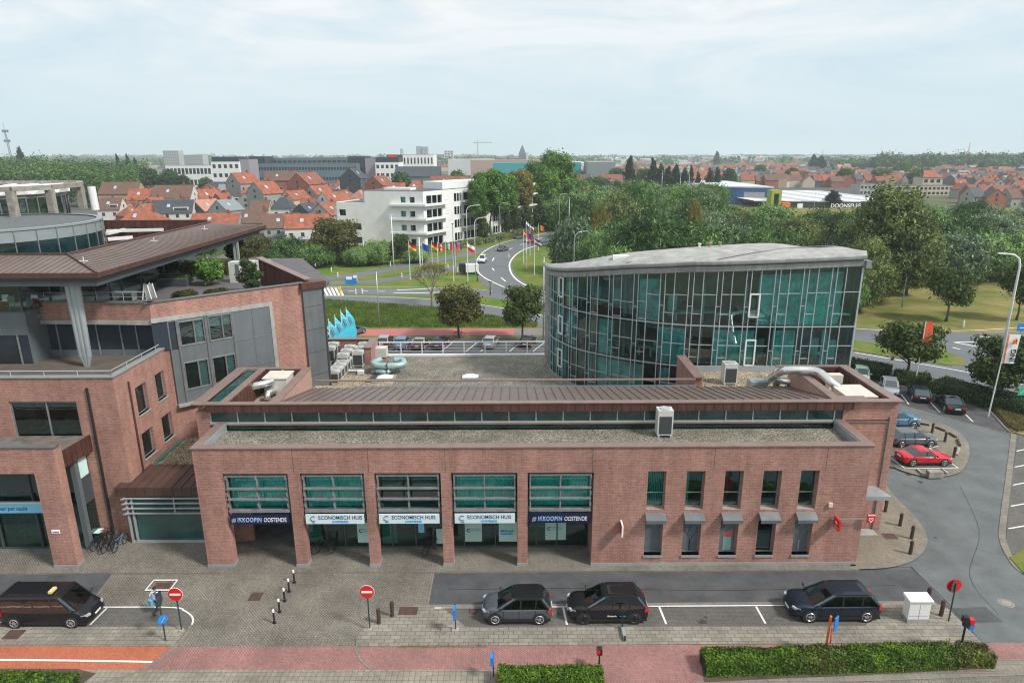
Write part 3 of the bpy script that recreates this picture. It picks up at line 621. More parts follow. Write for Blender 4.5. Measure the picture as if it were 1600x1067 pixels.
mb = MB()   # inner faces of the recesses, brown metal
mb.box(-19.2, -19.15, 42.2, 49.4, 8.4, 9.92); mb.box(-19.2, -16.3, 49.3, 49.38, 8.4, 9.92)
for k in range(13): mb.box(-19.15, -19.12, 42.5 + k * .55, 42.53 + k * .55, 8.4, 9.9)
mb.build('recess_lining', SEAMD, office); mb = MB(); mb.box(25.42, 25.5, 42.2, 49.4, 8.4, 9.92); mb.box(22.2, 25.42, 49.3, 49.38, 8.4, 9.92)
for k in range(13): mb.box(25.39, 25.42, 42.5 + k * .55, 42.53 + k * .55, 8.4, 9.9)
for k in range(6): mb.box(22.5 + k * .55, 22.53 + k * .55, 49.27, 49.30, 8.4, 9.9)
mb.build('recess_lining', SEAMD, office)
parts('recess_floor', [(-19.7, -16.0, 42.2, 49.5, 8.2, 8.42), (21.9, 25.5, 42.2, 49.5, 8.2, 8.42)], GRAVB, office)
mb = MB(); mb.prism([(-20.66, 42.2), (-19.74, 42.2), (-19.74, 49.3), (-20.66, 49.3)], 9.0, [9.85, 9.80, 9.80, 9.85]); mb.build('skylight_strip', CGLASS, office)
# monopitch seam roof falling to the back
mb = MB(); zf, zb, y0, y1 = 9.95, 8.38, 42.3, 49.3
mb.prism([(-15.75, y0), (21.65, y0), (21.65, y1), (-15.75, y1)], 7.8, [zf, zf, zb, zb])
mb.build('seam_roof', SEAM, office)
mb = MB(); k = -15.4
while k < 21.6: mb.bar((k, y0, zf + .02), (k, y1, zb + .02), .035, .06); k += .635
mb.build('roof_seam', mat('rib metal', (.115, .075, .062), .5, .1), office)
mb = MB(); mb.box(-15.7, 14.6, 49.3, 50.1, 7.8, 8.25); mb.build('gutter', ZINC, office)
mb = MB(); mb.box(-15.7, -12.4, 49.15, 50.1, 8.25, 8.32); mb.build('gutter_gravel', GRAVB, office)
# the lower gravel roof behind, with its railing
mb = MB(); mb.box(-20, 6.5, 50.35, 73.0, 3.2, 3.8); mb.build('rear_gravel_roof', GRAV, office)
mb = MB(); mb.box(-21, -12.0, 50.4, 66.0, 3.8, 3.86); mb.build('buff_gravel_area', GRAVB, office)
mb = MB(); mb.box(14.9, 26.0, 49.7, 56.3, 6.6, 7.3); mb.build('upper_gravel_roof', GRAVB, office)
mb = MB(); mb.box(-15.4, 4.2, 72.7, 73.1, 3.7, 4.0); mb.build('roof_edge', ALU, office)
mb = MB(); mb.box(-22, -15.4, 73.1, 73.5, 3.2, 5.7); mb.box(-16.1, -15.4, 69.6, 73.1, 3.2, 5.7); mb.build('plant_screen', BRICK, office)
mb = MB(); mb.box(-22, -15.3, 73.0, 73.6, 5.7, 5.8); mb.box(-16.2, -15.3, 69.5, 73.0, 5.7, 5.8); mb.build('screen_coping', COPE, office)
mb = MB(); mb.box(-15.4, 4.5, 73.2, 74.4, 3.0, 3.6); mb.build('rear_ledge', SEAM, office)
rail = MB(); zr = 3.9
for k in range(9): x = -15.2 + k * 2.42; rail.box(x - .05, x + .05, 73.45, 73.55, 3.6, zr + 1.35)
rail.box(-15.3, 4.4, 73.44, 73.56, zr + 1.30, zr + 1.42)
for q in (.3, .62, .95): rail.box(-15.3, 4.4, 73.49, 73.51, zr + q, zr + q + .02)
rail.build('railing', ALU, office)
mb = MB(); mb.box(14.6, 15.2, 50.4, 56.2, 6.0, 8.75); mb.build('short_wall', BRICK, office)
mb = MB(); mb.box(14.5, 15.3, 50.2, 56.2, 8.75, 8.85); mb.build('short_wall_coping', COPE, office)
mb = MB(); mb.box(15.2, 24.0, 56.1, 56.3, 7.3, 7.85); mb.build('upstand', ZINCL, office)
mb = MB(); mb.box(23.8, 25.6, 41.2, 42.0, .12, .2); mb.build('door_step', CONC, office)
# side entrance under a canopy
mb = MB(); mb.prism([(22.41, 40.4), (25.6, 40.4), (25.3, 41.98), (22.41, 41.98)], 3.35, 3.62); mb.build('canopy', ZINCL, office)
mb = MB(); mb.box(25.55, 25.62, 41.90, 41.97, .12, 8.8); mb.build('drain_pipe', FRAMEG, office)

# windows of the arcade: cage frames over the shop fronts
wide = [(piers[i][1], piers[i + 1][0]) for i in range(5)]
for i, (a, b) in enumerate(wide):
    a, b = a + .12, b - .12
    wf = MB(); y = FY + .12; c = (a + b) / 2
    for x in (a + .05, b - .05, c): wf.box(x - .045, x + .045, y, y + .14, 4.15, 6.68)
    for z, hh in ((6.58, .08), (5.72, .04), (4.98, .04), (4.12, .12)): wf.box(a, b, y - .03 - (.08 if z < 6 else 0), y + .10, z - .06, z + hh - .02)
    for x in (a + .05, b - .05, c):
        for z in (6.55, 5.38, 4.62): wf.tube([(x, y - .16, z - .12), (x, y - .16, z + .12)], .045, 6)
    w = wf.build('window', FRAMEG, office)
    mb = MB(); mb.box(a - .05, b + .05, y + .55, y + .58, 4.0, 6.74); mb.build('window_glass', AGLASS, w)
    if i != 2:
        mb = MB(); kx = a
        xs2 = [a + q * (b - a) / 44 for q in range(45)]
        for q in range(44): mb.quad((xs2[q], y + .62 + .06 * (q % 2), 4.1), (xs2[q + 1], y + .62 + .06 * ((q + 1) % 2), 4.1), (xs2[q + 1], y + .62 + .06 * ((q + 1) % 2), 6.7), (xs2[q], y + .62 + .06 * (q % 2), 6.7))
        mb.build('blinds', CURT, w)
    mb = MB(); mb.box(a - .10, b + .10, y - .02, y + .9, ZO - .12, ZO - .02); mb.build('window_head', FRAMED, w)
# first-floor slab, back walls, shop fronts
mb = MB(); mb.box(-19.5, 22.0, FY + .63, 41.9, 3.75, 4.05); mb.box(-19.5, 22.0, FY + .63, 41.9, 6.9, 7.0); mb.build('floor_slab', FLOORIN, office)
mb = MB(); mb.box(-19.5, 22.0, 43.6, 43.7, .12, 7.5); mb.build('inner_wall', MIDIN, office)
mb = MB(); mb.box(-18.2, 5.1, 40.1, 43.6, .125, .14); mb.build('shop_floor', FLOORIN, office)
SY = 40.05
mb = MB(); mb.box(-14.9, 5.2, SY, SY + .03, .25, 3.75); shopg = mb.build('shop_glass', TGLASS2, office)
mb = MB(); mb.box(-14.9, 5.2, SY - .06, SY + .08, .12, .25); mb.box(-14.9, 5.2, SY - .05, SY + .07, 3.3, 3.4)
for x in (-14.9, -12.6, -11.4, -9.9, -8.2, -6.6, -5.4, -3.3, -1.2, 1.6, 3.0, 5.1): mb.box(x - .04, x + .04, SY - .05, SY + .07, .12, 3.75)
mb.build('shop_frame', FRAMED, office)
mb = MB(); mb.box(-19.4, -18.0, 40.9, 41.2, .12, 3.75); mb.build('passage_wall', BRICK, office)
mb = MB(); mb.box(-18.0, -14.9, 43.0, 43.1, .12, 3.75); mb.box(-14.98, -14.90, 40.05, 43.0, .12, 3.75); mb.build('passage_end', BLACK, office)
mb = MB(); mb.box(5.12, 5.2, FY + .6, 42, .12, 6.9); mb.build('arcade_end_wall', BRICK, office)
for x0, x1, z0, z1, kind in [(-14.6, -13.0, .5, 3.4, 0), (-8.9, -7.9, .4, 3.4, 0), (1.2, 3.3, 1.6, 3.4, 0)]:
    MB().box(x0, x1, SY + .10, SY + .12, z0, z1).build('window_film', CURT, office)
boards = [(-10.55, -9.3, .55, 2.1, 1), (-5.2, -4.6, .45, 1.6, 0), (-3.25, -2.1, .6, 2.1, 1), (-.95, .28, .6, 2.1, 2), (2.2, 2.95, .7, 2.2, 1), (3.05, 3.6, .7, 2.2, 0)]
for x0, x1, z0, z1, kind in boards:
    bo = MB().box(x0, x1, SY - .075, SY - .06, z0, z1).build('window_board', mat('pale green board', (0.42, 0.62, 0.56), .6, var=.04), office)
    if kind == 1:
        puttext('logo', 'C', .34, INK, (x0 + .12, SY - .08, z1 - .75), bo, bold=.012)
        puttext('caption', 'economisch\nhuis oostende', .13, CYI, (x0 + .42, SY - .08, z1 - .55), bo)
    if kind == 2: puttext('caption', '#ikkoopin\noostende', .22, CYI, (x0 + .1, SY - .08, z1 - .75), bo, bold=.012, shear=.3)
MB().box(-6.4, -6.0, SY - .07, SY - .06, 1.3, 2.1).build('door_notice', LBLUE, office)
mb = MB()
for x in (-11.35, -9.95):
    mb.box(x - .45, x + .45, 41.2, 41.5, .14, 1.4); 
mb.box(-.9, -.5, 41.5, 41.8, .14, 1.1); mb.box(3.4, 4.4, 41.3, 42.0, .14, .9)
mb.build('shop_counter', MIDIN, office)

# slit windows of the right half
trees_on = {1, 4}
for i, x in enumerate(xs):
    wf = MB(); y = FY + .38
    for z0, z1, zm in ((4.15, 6.85, 5.15), (.85, 3.35, None)):
        wf.box(x, x + .06, y, y + .08, z0, z1); wf.box(x + 1.09, x + 1.15, y, y + .08, z0, z1); wf.box(x + .06, x + 1.09, y, y + .08, z1 - .06, z1); wf.box(x + .06, x + 1.09, y, y + .08, z0, z0 + .10)
        if zm: wf.box(x + .06, x + 1.09, y, y + .08, zm, zm + .06)
    w = wf.build('window', FRAMEG, office)
    MB().box(x + .06, x + 1.09, y + .03, y + .05, 4.25, 6.79).build('upper_glass', TGLASS, w)
    MB().box(x + .06, x + 1.09, y + .03, y + .05, .95, 3.29).build('lower_glass', DGLASS, w)
    mb = MB(); mb.prism([(x - .06, FY - .55), (x + 1.21, FY - .55), (x + 1.21, FY + .3), (x - .06, FY + .3)], [3.62, 3.62, 4.0, 4.0], [3.68, 3.68, 4.13, 4.13])
    mb.prism([(x - .06, FY - .55), (x + 1.21, FY - .55), (x + 1.21, FY - .51), (x - .06, FY - .51)], 3.45, 3.62); mb.build('window_hood', ZINC, w)
    MB().box(x - .04, x + 1.19, FY - .07, FY + .38, .70, .85).build('window_sill', ZINCL, w)
    if i == 0:
        mb = MB()
        for q in range(9): mb.box(x + .1 + q * .11, x + .17 + q * .11, y + .15, y + .17, 4.25, 6.8)
        mb.build('blinds', CURT, w)
    if i == 1: MB().box(x + .08, x + .3, y + .15, y + .17, 4.25, 6.8).build('blinds', CURT, w)
    if i == 3: MB().box(x + .08, x + 1.07, y + .15, y + .17, .95, 2.35).build('blinds', CURT, w)
    if i in (0, 1, 2, 4):
        MB().box(x + .06, x + 1.09, y + .018, y + .028, .95, 3.29).build('window_film', mat('grey film', (0.10, 0.125, 0.14), .8, var=.2), w)
        mt = mat('tree print', (0.006, 0.008, 0.008), .8, var=0) if i != 4 else mat('pale tree print', (0.28, 0.34, 0.36), .8, var=0)
        mb = MB(); r2 = random.Random(i + 3); cx = x + (.58 if i in (1, 4) else (1.0 if i == 0 else .3))
        def br(p, a, l, wd, dep):
            q = (p[0] + l * math.sin(a), p[1] + l * math.cos(a))
            q = (min(max(q[0], x + .08), x + 1.07), min(q[1], 3.26))
            if i in (1, 4) or dep < 5: mb.bar((p[0], y + .010, p[1]), (q[0], y + .010, q[1]), wd, .008)
            if dep > 0:
                for s_ in (-1, 1): br(q, a + s_ * r2.uniform(.25, .6), l * r2.uniform(.62, .82), wd * .65, dep - 1)
        br((cx, .97 if i in (1, 4) else 2.3), 0, .75 if i in (1, 4) else .3, .07, 6 if i in (1, 4) else 5)
        mb.build('tree_decal', mt, w)
        if i == 2:
            MB().prism([(x + .35, y + .012), (x + .95, y + .012), (x + .95, y + .016), (x + .35, y + .016)], 1.95, [2.3, 2.5, 2.5, 2.3]).build('film_print', mat('coral print', (.45, .12, .10), .8, var=0), w)
            MB().box(x + .38, x + .9, y + .012, y + .016, .97, 1.94).build('film_print', mat('mint print', (.25, .42, .38), .8, var=0), w)

# signs and small things on the facade
def shopsign(x0, x1, kind, label):
    s = MB().box(x0, x1, FY - .12, FY - .04, 3.32, 3.98).build('shop_sign', NAVYS if kind else mat('pale sign board', (.60, .72, .78), .5, var=.03), None, loc=((x0 + x1) / 2, FY - .08, 3.3))
    props(s, label, 'sign', 'shop signs along the arcade')
    if kind:
        for b, m, dy in ((.010, WHI, -.135), (-.006, None, -.15)):
            o1 = puttext('lettering', '#', .42, m or INK, (x0 + .12, FY + dy, 3.47), s, bold=b, depth=.004, shear=.15, sx=.95)
            o2 = puttext('lettering', 'IKKOOPIN', .42, m or AZUR, (x0 + .48, FY + dy, 3.49), s, bold=b + .001, depth=.004, shear=.1, sx=.69, spacing=1.17)
            o3 = puttext('lettering', 'OOSTENDE', .42, WHI, (x0 + 2.16, FY + dy, 3.49), s, bold=b - .008 if m else -.01, depth=.004, shear=.1, sx=.66)
    else:
        puttext('lettering', 'ECONOMISCH HUIS', .36, INK, (x0 + .80, FY - .125, 3.64), s, bold=.004, depth=.004, sx=.84, spacing=1.04)
        puttext('lettering', 'OOSTENDE', .20, CYI, (x0 + 1.65, FY - .125, 3.40), s, bold=.012, depth=.004, sx=1.0)
        mb = MB(); cx, cz = x0 + .48, 3.70
        for k in range(20):
            a, b = R(50 + k * 13), R(50 + (k + 1) * 13)
            mb.bar((cx + .17 * math.cos(a), FY - .13, cz + .17 * math.sin(a)), (cx + .17 * math.cos(b), FY - .13, cz + .17 * math.sin(b)),   .055, .02)
        mb.box(cx - .1, cx + .12, FY - .135, FY - .125, 3.40, 3.44); mb.build('logo', INK, s)
lab = ['navy hashtag sign above the dark passage, by the widest brick pier', 'pale blue office name sign over the parked pair of bicycles',
       'pale blue office name sign over the dark double door', 'pale blue office name sign over the bay with two posters', 'navy hashtag sign beside the solid brick wall']
for i, (a, b) in enumerate(wide): shopsign(a + .16, b - .16, i in (0, 4), lab[i])
s = thing('projecting_sign', 'red and white square sign sticking out of blank brick wall beside arcade', 'sign', (6.95, FY, 2.9))
MB().box(6.87, 6.97, FY - .75, FY - .03, 2.65, 3.45).build('sign_box', WHI, s)
MB().box(6.865, 6.875, FY - .74, FY - .04, 2.66, 3.44).build('sign_face', RED, s)
s = thing('projecting_sign', 'red square sign box sticking out of brick wall beyond last slit window', 'sign', (20.55, FY, 3.1))
MB().box(20.5, 20.62, FY - .80, FY - .1, 3.0, 3.75).build('sign_box', RED, s)
mb = MB(); mb.box(20.49, 20.50, FY - .6, FY - .3, 3.42, 3.48); mb.box(20.49, 20.50, FY - .48, FY - .42, 3.32, 3.58); mb.box(20.49, 20.50, FY - .72, FY - .2, 3.12, 3.16); mb.build('sign_mark', WHI, s)
MB().box(20.53, 20.59, FY - .1, FY, 3.2, 3.3).build('bracket', FRAMEG, s)
s = thing('flag_sign', 'red square sign with white heart emblem on long arm at building corner', 'sign', (22.5, FY, 3.2))
MB().bar((20.7, FY - .3, 3.62), (22.9, FY - .3, 3.62), .05).build('arm', GPOLE, s); MB().bar((20.75, FY - .3, 3.62), (20.75, FY, 3.62), .05).build('bracket', GPOLE, s)
MB().box(22.48, 22.98, FY - .34, FY - .28, 3.35, 3.95).build('sign_box', RED, s)
mb = MB()
hx = lambda a, b: (22.73 + a * .55, FY - .35, 3.62 + b * .55)
mb.tube([hx(0, -.4), hx(-.25, -.05), hx(-.18, .15), hx(0, .03), hx(.18, .15), hx(.25, -.05), hx(0, -.4)], .022, 6)
mb.box(22.5, 22.96, FY - .352, FY - .342, 3.86, 3.92); mb.build('heart_mark', WHI, s)
props(MB().box(20.05, 20.3, FY - .14, FY, 4.35, 4.62).build('alarm_box', CREAM, None, loc=(20.2, FY, 4.5)), 'small cream alarm box high on brick wall between last slit window and corner', 'alarm')

# ================================================================= THE GLASS BUILDING
gb = thing('glass_building', 'curved building of teal glass with a pale leaf-shaped roof', 'building', (17, 60, 0))
path = smoothline([(3.85, 70.6), (4.1, 68.0), (4.9, 65.4), (6.4, 62.7), (8.6, 60.6), (12.0, 58.4), (15.4, 57.0), (19.5, 56.4), (24.0, 56.2), (29.9, 56.2)], 8)
cum = [0]
for a, b in zip(path, path[1:]): cum.append(cum[-1] + math.dist(a, b))
LT = cum[-1]
def at(q):
    q = max(0, min(LT, q)); i = max(j for j in range(len(cum)) if cum[j] <= q + 1e-9); i = min(i, len(path) - 2)
    t = (q - cum[i]) / (cum[i + 1] - cum[i]); a, b = path[i], path[i + 1]; l = math.dist(a, b)
    return (a[0] + (b[0] - a[0]) * t, a[1] + (b[1] - a[1]) * t), ((b[1] - a[1]) / l, -(b[0] - a[0]) / l)
def ztop(x): return float(np.interp(x, [3.85, 5, 6.5, 8.5, 11, 15.4, 30.2], [13.9, 14.3, 14.75, 15.2, 15.65, 16.15, 16.75]))
st = []; q = 0.0; k = 0
while q < LT - .2:
    st.append((q, k % 3)); q += (.42, .80, 1.18)[k % 3]; k += 1
st.append((LT, 3)); levels = [0.0, 3.8, 7.6, 11.4]
gm = MB(); mu = MB(); tr = MB()
def off(p, n, d): return (p[0] + n[0] * d, p[1] + n[1] * d)
pans = []
for (qa, ty), (qb, _) in zip(st, st[1:]):
    (pa, na), (pb, nb) = at(qa), at(qb)
    zt = (ztop(pa[0]), ztop(pb[0]))
    gm.quad((*pa, 3.0), (*pb, 3.0), (*pb, zt[1]), (*pa, zt[0]))
    f = off(pa, na, .08); mu.bar((*f, 3.0), (*f, zt[0]), .06, .12)
    for li in range(1, 4):
        zl = levels[li]; zh = levels[li + 1] if li < 3 else min(zt)
        h = zh - zl
        rows = {0: [.42], 1: [.24 if li % 2 == 0 else .22, .54], 2: [.54]}[ty]
        if li == 3: rows = {0: [.30], 1: [.42, .05], 2: [.40]}[ty] if zh - zl < 4.3 else {0: [.36], 1: [.22, .58], 2: [.58]}[ty]
        for r_ in rows:
            z = zl + h * r_; fa, fb = off(pa, na, .05), off(pb, nb, .05); mu.bar((*fa, z), (*fb, z), .07, .06)
for li in (1, 2, 3):
    for i in range(0, len(st) - 1):
        (pa, na), (pb, nb) = at(st[i][0]), at(st[i + 1][0]); fa, fb = off(pa, na, .09), off(pb, nb, .09); mu.bar((*fa, levels[li]), (*fb, levels[li]), .08, .09)
gm.quad((29.9, 56.2, 3), (30.6, 58.5, 3), (30.6, 58.5, 16.6), (29.9, 56.2, 16.7)); gm.quad((30.6, 58.5, 3), (29, 64.5, 3), (29, 64.5, 16.0), (30.6, 58.5, 16.6))
for a in ((30.6, 58.5, 0), (29.9, 56.2, 0)): mu.bar((a[0], a[1], 3), (a[0], a[1], 16.6), .14, .14)
for z in (3.8, 7.6, 11.4, 9.7, 13.6): mu.bar((29.95, 56.1, z), (30.65, 58.5, z), .07)
gm.build('curtain_glass', TGLASS, gb); mu.build('mullion', FRAMEG if 0 else mat('steel mullion', (0.48, 0.52, 0.53), .4, .4, var=.12), gb)
mb = MB()   # opening casements framed in white
for px, li in ((903, 3), (903, 2), (903, 1)): pass
def nearst(x): return min(range(len(st)), key=lambda i: abs(at(st[i][0])[0][0] - x) + (0 if st[i][1] == 1 else 9))
for x, z0, z1 in [(5.3, 12.3, 14.2), (5.3, 8.5, 10.3), (5.3, 5.0, 6.8), (21.3, 12.3, 14.3), (21.3, 7.9, 10.2)]:
    i = nearst(x); (pa, na), (pb, nb) = at(st[i][0]), at(st[i + 1][0]); fa, fb = off(pa, na, .16), off(pb, nb, .16)
    for z in (z0, z1): mb.bar((*fa, z), (*fb, z), .10, .12)
    for f in (fa, fb): mb.bar((*f, z0), (*f, z1), .12, .12)
mb.build('casement', ALU, gb)
core = [off(at(LT * k / 30)[0], at(LT * k / 30)[1], -.45) for k in range(31)]
mb = MB()
for z in levels[1:]: mb.prism(core + [(28.5, 64), (8, 70.4)], z - .42, z - .02)
mb.build('floor_slab', mat('slab edge', (.045, .075, .072), .8, var=.3), gb)
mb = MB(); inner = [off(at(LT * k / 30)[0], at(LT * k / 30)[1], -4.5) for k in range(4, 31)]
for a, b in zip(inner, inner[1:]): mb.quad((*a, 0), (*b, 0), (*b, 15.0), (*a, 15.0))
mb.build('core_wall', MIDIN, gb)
mb = MB()
r2 = random.Random(5)
for i in range(len(st) - 1):
    (pa, na), (pb, nb) = at(st[i][0]), at(st[i + 1][0]); x = pa[0]
    for li in (1, 2, 3):
        zl, zh = levels[li] + .05, (levels[li + 1] - .45 if li < 3 else ztop(x) - .5)
        p = {1: .5, 2: .42 if x < 18 else .75, 3: .06 if x < 21 else (.85 if x < 27.5 else .4)}[li]
        if r2.random() < p:
            d = .35; fa, fb = off(pa, na, -d), off(pb, nb, -d); n = max(2, int(6 * (st[i + 1][0] - st[i][0])))
            for q in range(n):
                u, v = q / n, (q + 1) / n; w0, w1 = (.04 * (q % 2), .04 * ((q + 1) % 2))
                A = (fa[0] + (fb[0] - fa[0]) * u - na[0] * w0, fa[1] + (fb[1] - fa[1]) * u - na[1] * w0); B = (fa[0] + (fb[0] - fa[0]) * v - na[0] * w1, fa[1] + (fb[1] - fa[1]) * v - na[1] * w1)
                mb.quad((*A, zl), (*B, zl), (*B, zh), (*A, zh))
mb.build('blinds', mat('teal blinds', (0.36, 0.54, 0.53), .9, var=.5, vs=.9), gb)
mb = MB()     # desks and cupboards behind the glass
for k in range(26):
    q = LT * (k + .5) / 26; (p, n_) = at(q); c = off(p, n_, -1.6 - r2.random() * 1.2)
    for li in (2, 3):
        if r2.random() < .75:
            s0 = r2.uniform(.4, .9); mb.box(c[0] - s0, c[0] + s0, c[1] - .4, c[1] + .4, levels[li] + .70, levels[li] + .78); mb.box(c[0] - s0, c[0] - s0 + .06, c[1] - .4, c[1] + .4, levels[li], levels[li] + .70)
        if r2.random() < .3: mb.box(c[0] + .9, c[0] + 1.7, c[1] + .3, c[1] + .8, levels[li], levels[li] + r2.choice((1.2, 1.9)))
mb.build('office_furniture', CURT, gb)
mb = MB()
for k in range(9):
    q = LT * (k + .5) / 9; (p, n_) = at(q); c = off(p, n_, -1.1); mb.tube([(*c, 0), (*c, 15.0)], .17, 10)
mb.build('column', CONC, gb)
# two-step fascia and leaf-shaped roof
fr = [(at(LT * k / 60)[0], at(LT * k / 60)[1]) for k in range(61)]
mb = MB()
for (a, na), (b, nb) in zip(fr, fr[1:]):
    za, zb_ = ztop(a[0]), ztop(b[0])
    prof = [(.0, -.02), (.25, -.02), (.28, .02), (.28, .46), (.10, .48), (.10, .58), (.46, .60), (.50, .66), (.50, .86), (.40, .92), (.15, .94)]
    # the step
    for (d0, h0), (d1, h1) in zip(prof, prof[1:]):
        A0, B0, A1, B1 = off(a, na, d0), off(b, nb, d0), off(a, na, d1), off(b, nb, d1)
        mb.quad((*A0, za + h0), (*B0, zb_ + h0), (*B1, zb_ + h1), (*A1, za + h1))
mb.box(29.9, 30.35, 55.7, 58.0, 16.6, 17.2); mb.build('fascia', mat('pale fascia', (.29, .30, .295), .5, .3, var=.14, vs=.5, streak=.2), gb)
back = [G(x, y, z) for x, y, z in [(852, 421, 14.3), (875, 415, 14.8), (900, 410, 15.3), (950, 400, 16.4), (1000, 393, 17.0), (1100, 385, 17.5), (1200, 380, 17.75), (1270, 387, 17.7)]] + [(30.3, 61.2, 17.66), (30.55, 57.4, 17.66)]
back = smoothline(back, 6); nb_ = len(back)
front = []
for k in range(nb_):
    (p, n_) = at(LT * (k / (nb_ - 1)) ** 1.0); f = off(p, n_, .42); front.append((f[0], f[1], ztop(p[0]) + .92))
mb = MB(); M_ = 6
for k in range(nb_ - 1):
    for j in range(M_):
        def P(k, j):
            a, b = front[k], back[k]; t = j / M_; return (a[0] + (b[0] - a[0]) * t, a[1] + (b[1] - a[1]) * t, a[2] + (b[2] - a[2]) * t + .28 * math.sin(math.pi * t))
        mb.quad(P(k, j), P(k + 1, j), P(k + 1, j + 1), P(k, j + 1))
for k in range(nb_ - 1):
    a, b = back[k], back[k + 1]; mb.quad((a[0], a[1], 3), (b[0], b[1], 3), b, a)
mb.build('leaf_roof', mat('pale roof felt', (.33, .33, .315), .7, var=.25, vs=.9, fine=.12, bs=5), gb, smooth=False)
mb = MB()
def roofpt(k, t): a, b = front[int(k)], back[int(k)]; return (a[0] + (b[0] - a[0]) * t, a[1] + (b[1] - a[1]) * t, a[2] + (b[2] - a[2]) * t + .28 * math.sin(math.pi * t) + .05)
for a_, b_ in ((roofpt(22, .05), roofpt(42, .97)), (roofpt(34, .05), roofpt(47, .95))): mb.tube([tuple(a_[d] + (b_[d] - a_[d]) * t + (.30 * math.sin(math.pi * t) if d == 2 else 0) for d in range(3)) for t in (0, .15, .3, .45, .6, .75, .9, 1)], .05, 5)
mb.build('roof_joint', FRAMED, gb)
mb = MB(); p = roofpt(21, .45); mb.prism([(p[0] - .8, p[1] - .4), (p[0] + .8, p[1] - .4), (p[0] + .6, p[1] + .4), (p[0] - .7, p[1] + .4)], p[2] - .3, p[2] + .08); mb.build('roof_hatch', ALU, gb)
for j, (kk, t, r_) in enumerate(((30, .72, .10), (31, .74, .13), (32, .72, .09))):
    p = roofpt(kk, t); MB().tube([p, (p[0], p[1], p[2] + .28), (p[0], p[1], p[2] + .29), (p[0], p[1], p[2] + .38)], [r_, r_, r_ * 1.7, r_ * 1.7], 10).build('roof_vent', mat('vent tan', (.36, .24, .16), .6, var=.1) if j else ALU, gb)

# ================================================================= THE STEPPED BRICK BUILDING ON THE WEST SIDE
wb = thing('terraced_building', 'tall stepped brick building with roof terraces, oval drum and wide brown overhanging roof', 'building', (-33, 48, 0))
XW = -26.2; YF = 41.4
# front block
mb = MB()
hf = [(60 - 33.4, 60 - 28.9, 7.7, 10.35)]
mb.wall((-60, YF), (XW, YF), 0, 12.0, .4, hf)
sw = [(43.6, 45.05, 8.4, 10.45), (46.3, 47.6, 8.45, 10.5), (43.5, 45.0, 5.15, 7.05), (46.3, 47.75, 5.2, 7.15), (49.2, 50.7, 5.25, 7.2)]
mb.wall((XW, YF + .4), (XW, 48.1), 0, 12.0, .4, [(a - YF - .4, b - YF - .4, c, d) for a, b, c, d in sw[:4]])
mb.wall((XW, 48.1), (XW, 57), 0, 7.55, .4, [(sw[4][0] - 48.1, sw[4][1] - 48.1, sw[4][2], sw[4][3])])
mb.build('brick_wall', BRICK, wb)
for a, b, c, d in sw:
    f = MB(); f.box(XW - .30, XW - .2, a, b, c, c + .07); f.box(XW - .30, XW - .2, a, b, d - .07, d); f.box(XW - .30, XW - .2, a, a + .07, c, d); f.box(XW - .30, XW - .2, b - .07, b, c, d)
    w = f.build('window', FRAMEG, wb); MB().box(XW - .27, XW - .25, a + .07, b - .07, c + .07, d - .07).build('pane', DGLASS, w)
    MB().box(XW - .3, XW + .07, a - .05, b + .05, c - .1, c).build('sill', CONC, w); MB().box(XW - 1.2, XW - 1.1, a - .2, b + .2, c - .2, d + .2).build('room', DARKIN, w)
    if c > 8 and a < 45: MB().box(XW - .9, XW - .4, a + .5, b - .3, c, c + 1.1).build('desk_chair', MIDIN, w)
f = MB(); f.box(-33.4, -28.9, YF + .1, YF + .2, 7.7, 7.82); f.box(-33.4, -28.9, YF + .1, YF + .2, 10.22, 10.35)
for x in (-33.4, -31.05, -29.0): f.box(x, x + .1, YF + .1, YF + .2, 7.82, 10.22)
w = f.build('window', FRAMEG, wb); MB().box(-33.3, -29.0, YF + .14, YF + .16, 7.82, 10.22).build('pane', DGLASS, w)
mb = MB(); mb.box(-36, -28.6, YF + .6, 47, 7.65, 7.72); mb.build('room_floor', FLOORIN, w)
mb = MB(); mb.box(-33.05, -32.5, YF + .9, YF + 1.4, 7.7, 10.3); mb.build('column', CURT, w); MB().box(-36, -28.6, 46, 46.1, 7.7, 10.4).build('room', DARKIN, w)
tb = MB(); tb.box(-31.4, -29.8, 43.3, 44.1, 8.40, 8.45)
for x in (-31.3, -29.9): tb.box(x, x + .06, 43.4, 44, 7.72, 8.4)
tb.build('meeting_table', CURT, w)
mb = MB(); mb.box(-60, XW + .08, YF - .08, YF + .42, 12.0, 12.08); mb.box(XW - .42, XW + .08, YF + .42, 48.1, 12.0, 12.08)
mb.box(-60, XW - .4, YF + .1, YF + .14, 11.98, 12.0); mb.build('coping', ZINCL, wb)
r_ = MB()
for k in range(14): r_.tube([(XW - .2 - k * 2.2, YF + .2, 12.05), (XW - .2 - k * 2.2, YF + .2, 12.4)], .025, 6)
for k in range(4): r_.tube([(XW - .2, YF + .2 + k * 1.9, 12.05), (XW - .2, YF + .2 + k * 1.9, 12.4)], .025, 6)
r_.tube([(-58, YF + .2, 12.4), (XW - .2, YF + .2, 12.4), (XW - .2, 47.8, 12.4)], .035, 8); r_.build('handrail', FRAMEL, wb)
MB().box(-60, XW - .4, YF + .4, 52, 11.0, 11.2).build('timber_deck', DECK, wb)
MB().tube([(XW + .08, 42.9, 11.2), (XW + .08, 42.9, 4.4)], .06, 8).build('downpipe', SEAMD, wb)
MB().tube([(-28.0, YF - .08, 11.3), (-28.0, YF - .08, .1)], .085, 8).build('downpipe', BLACK, wb)
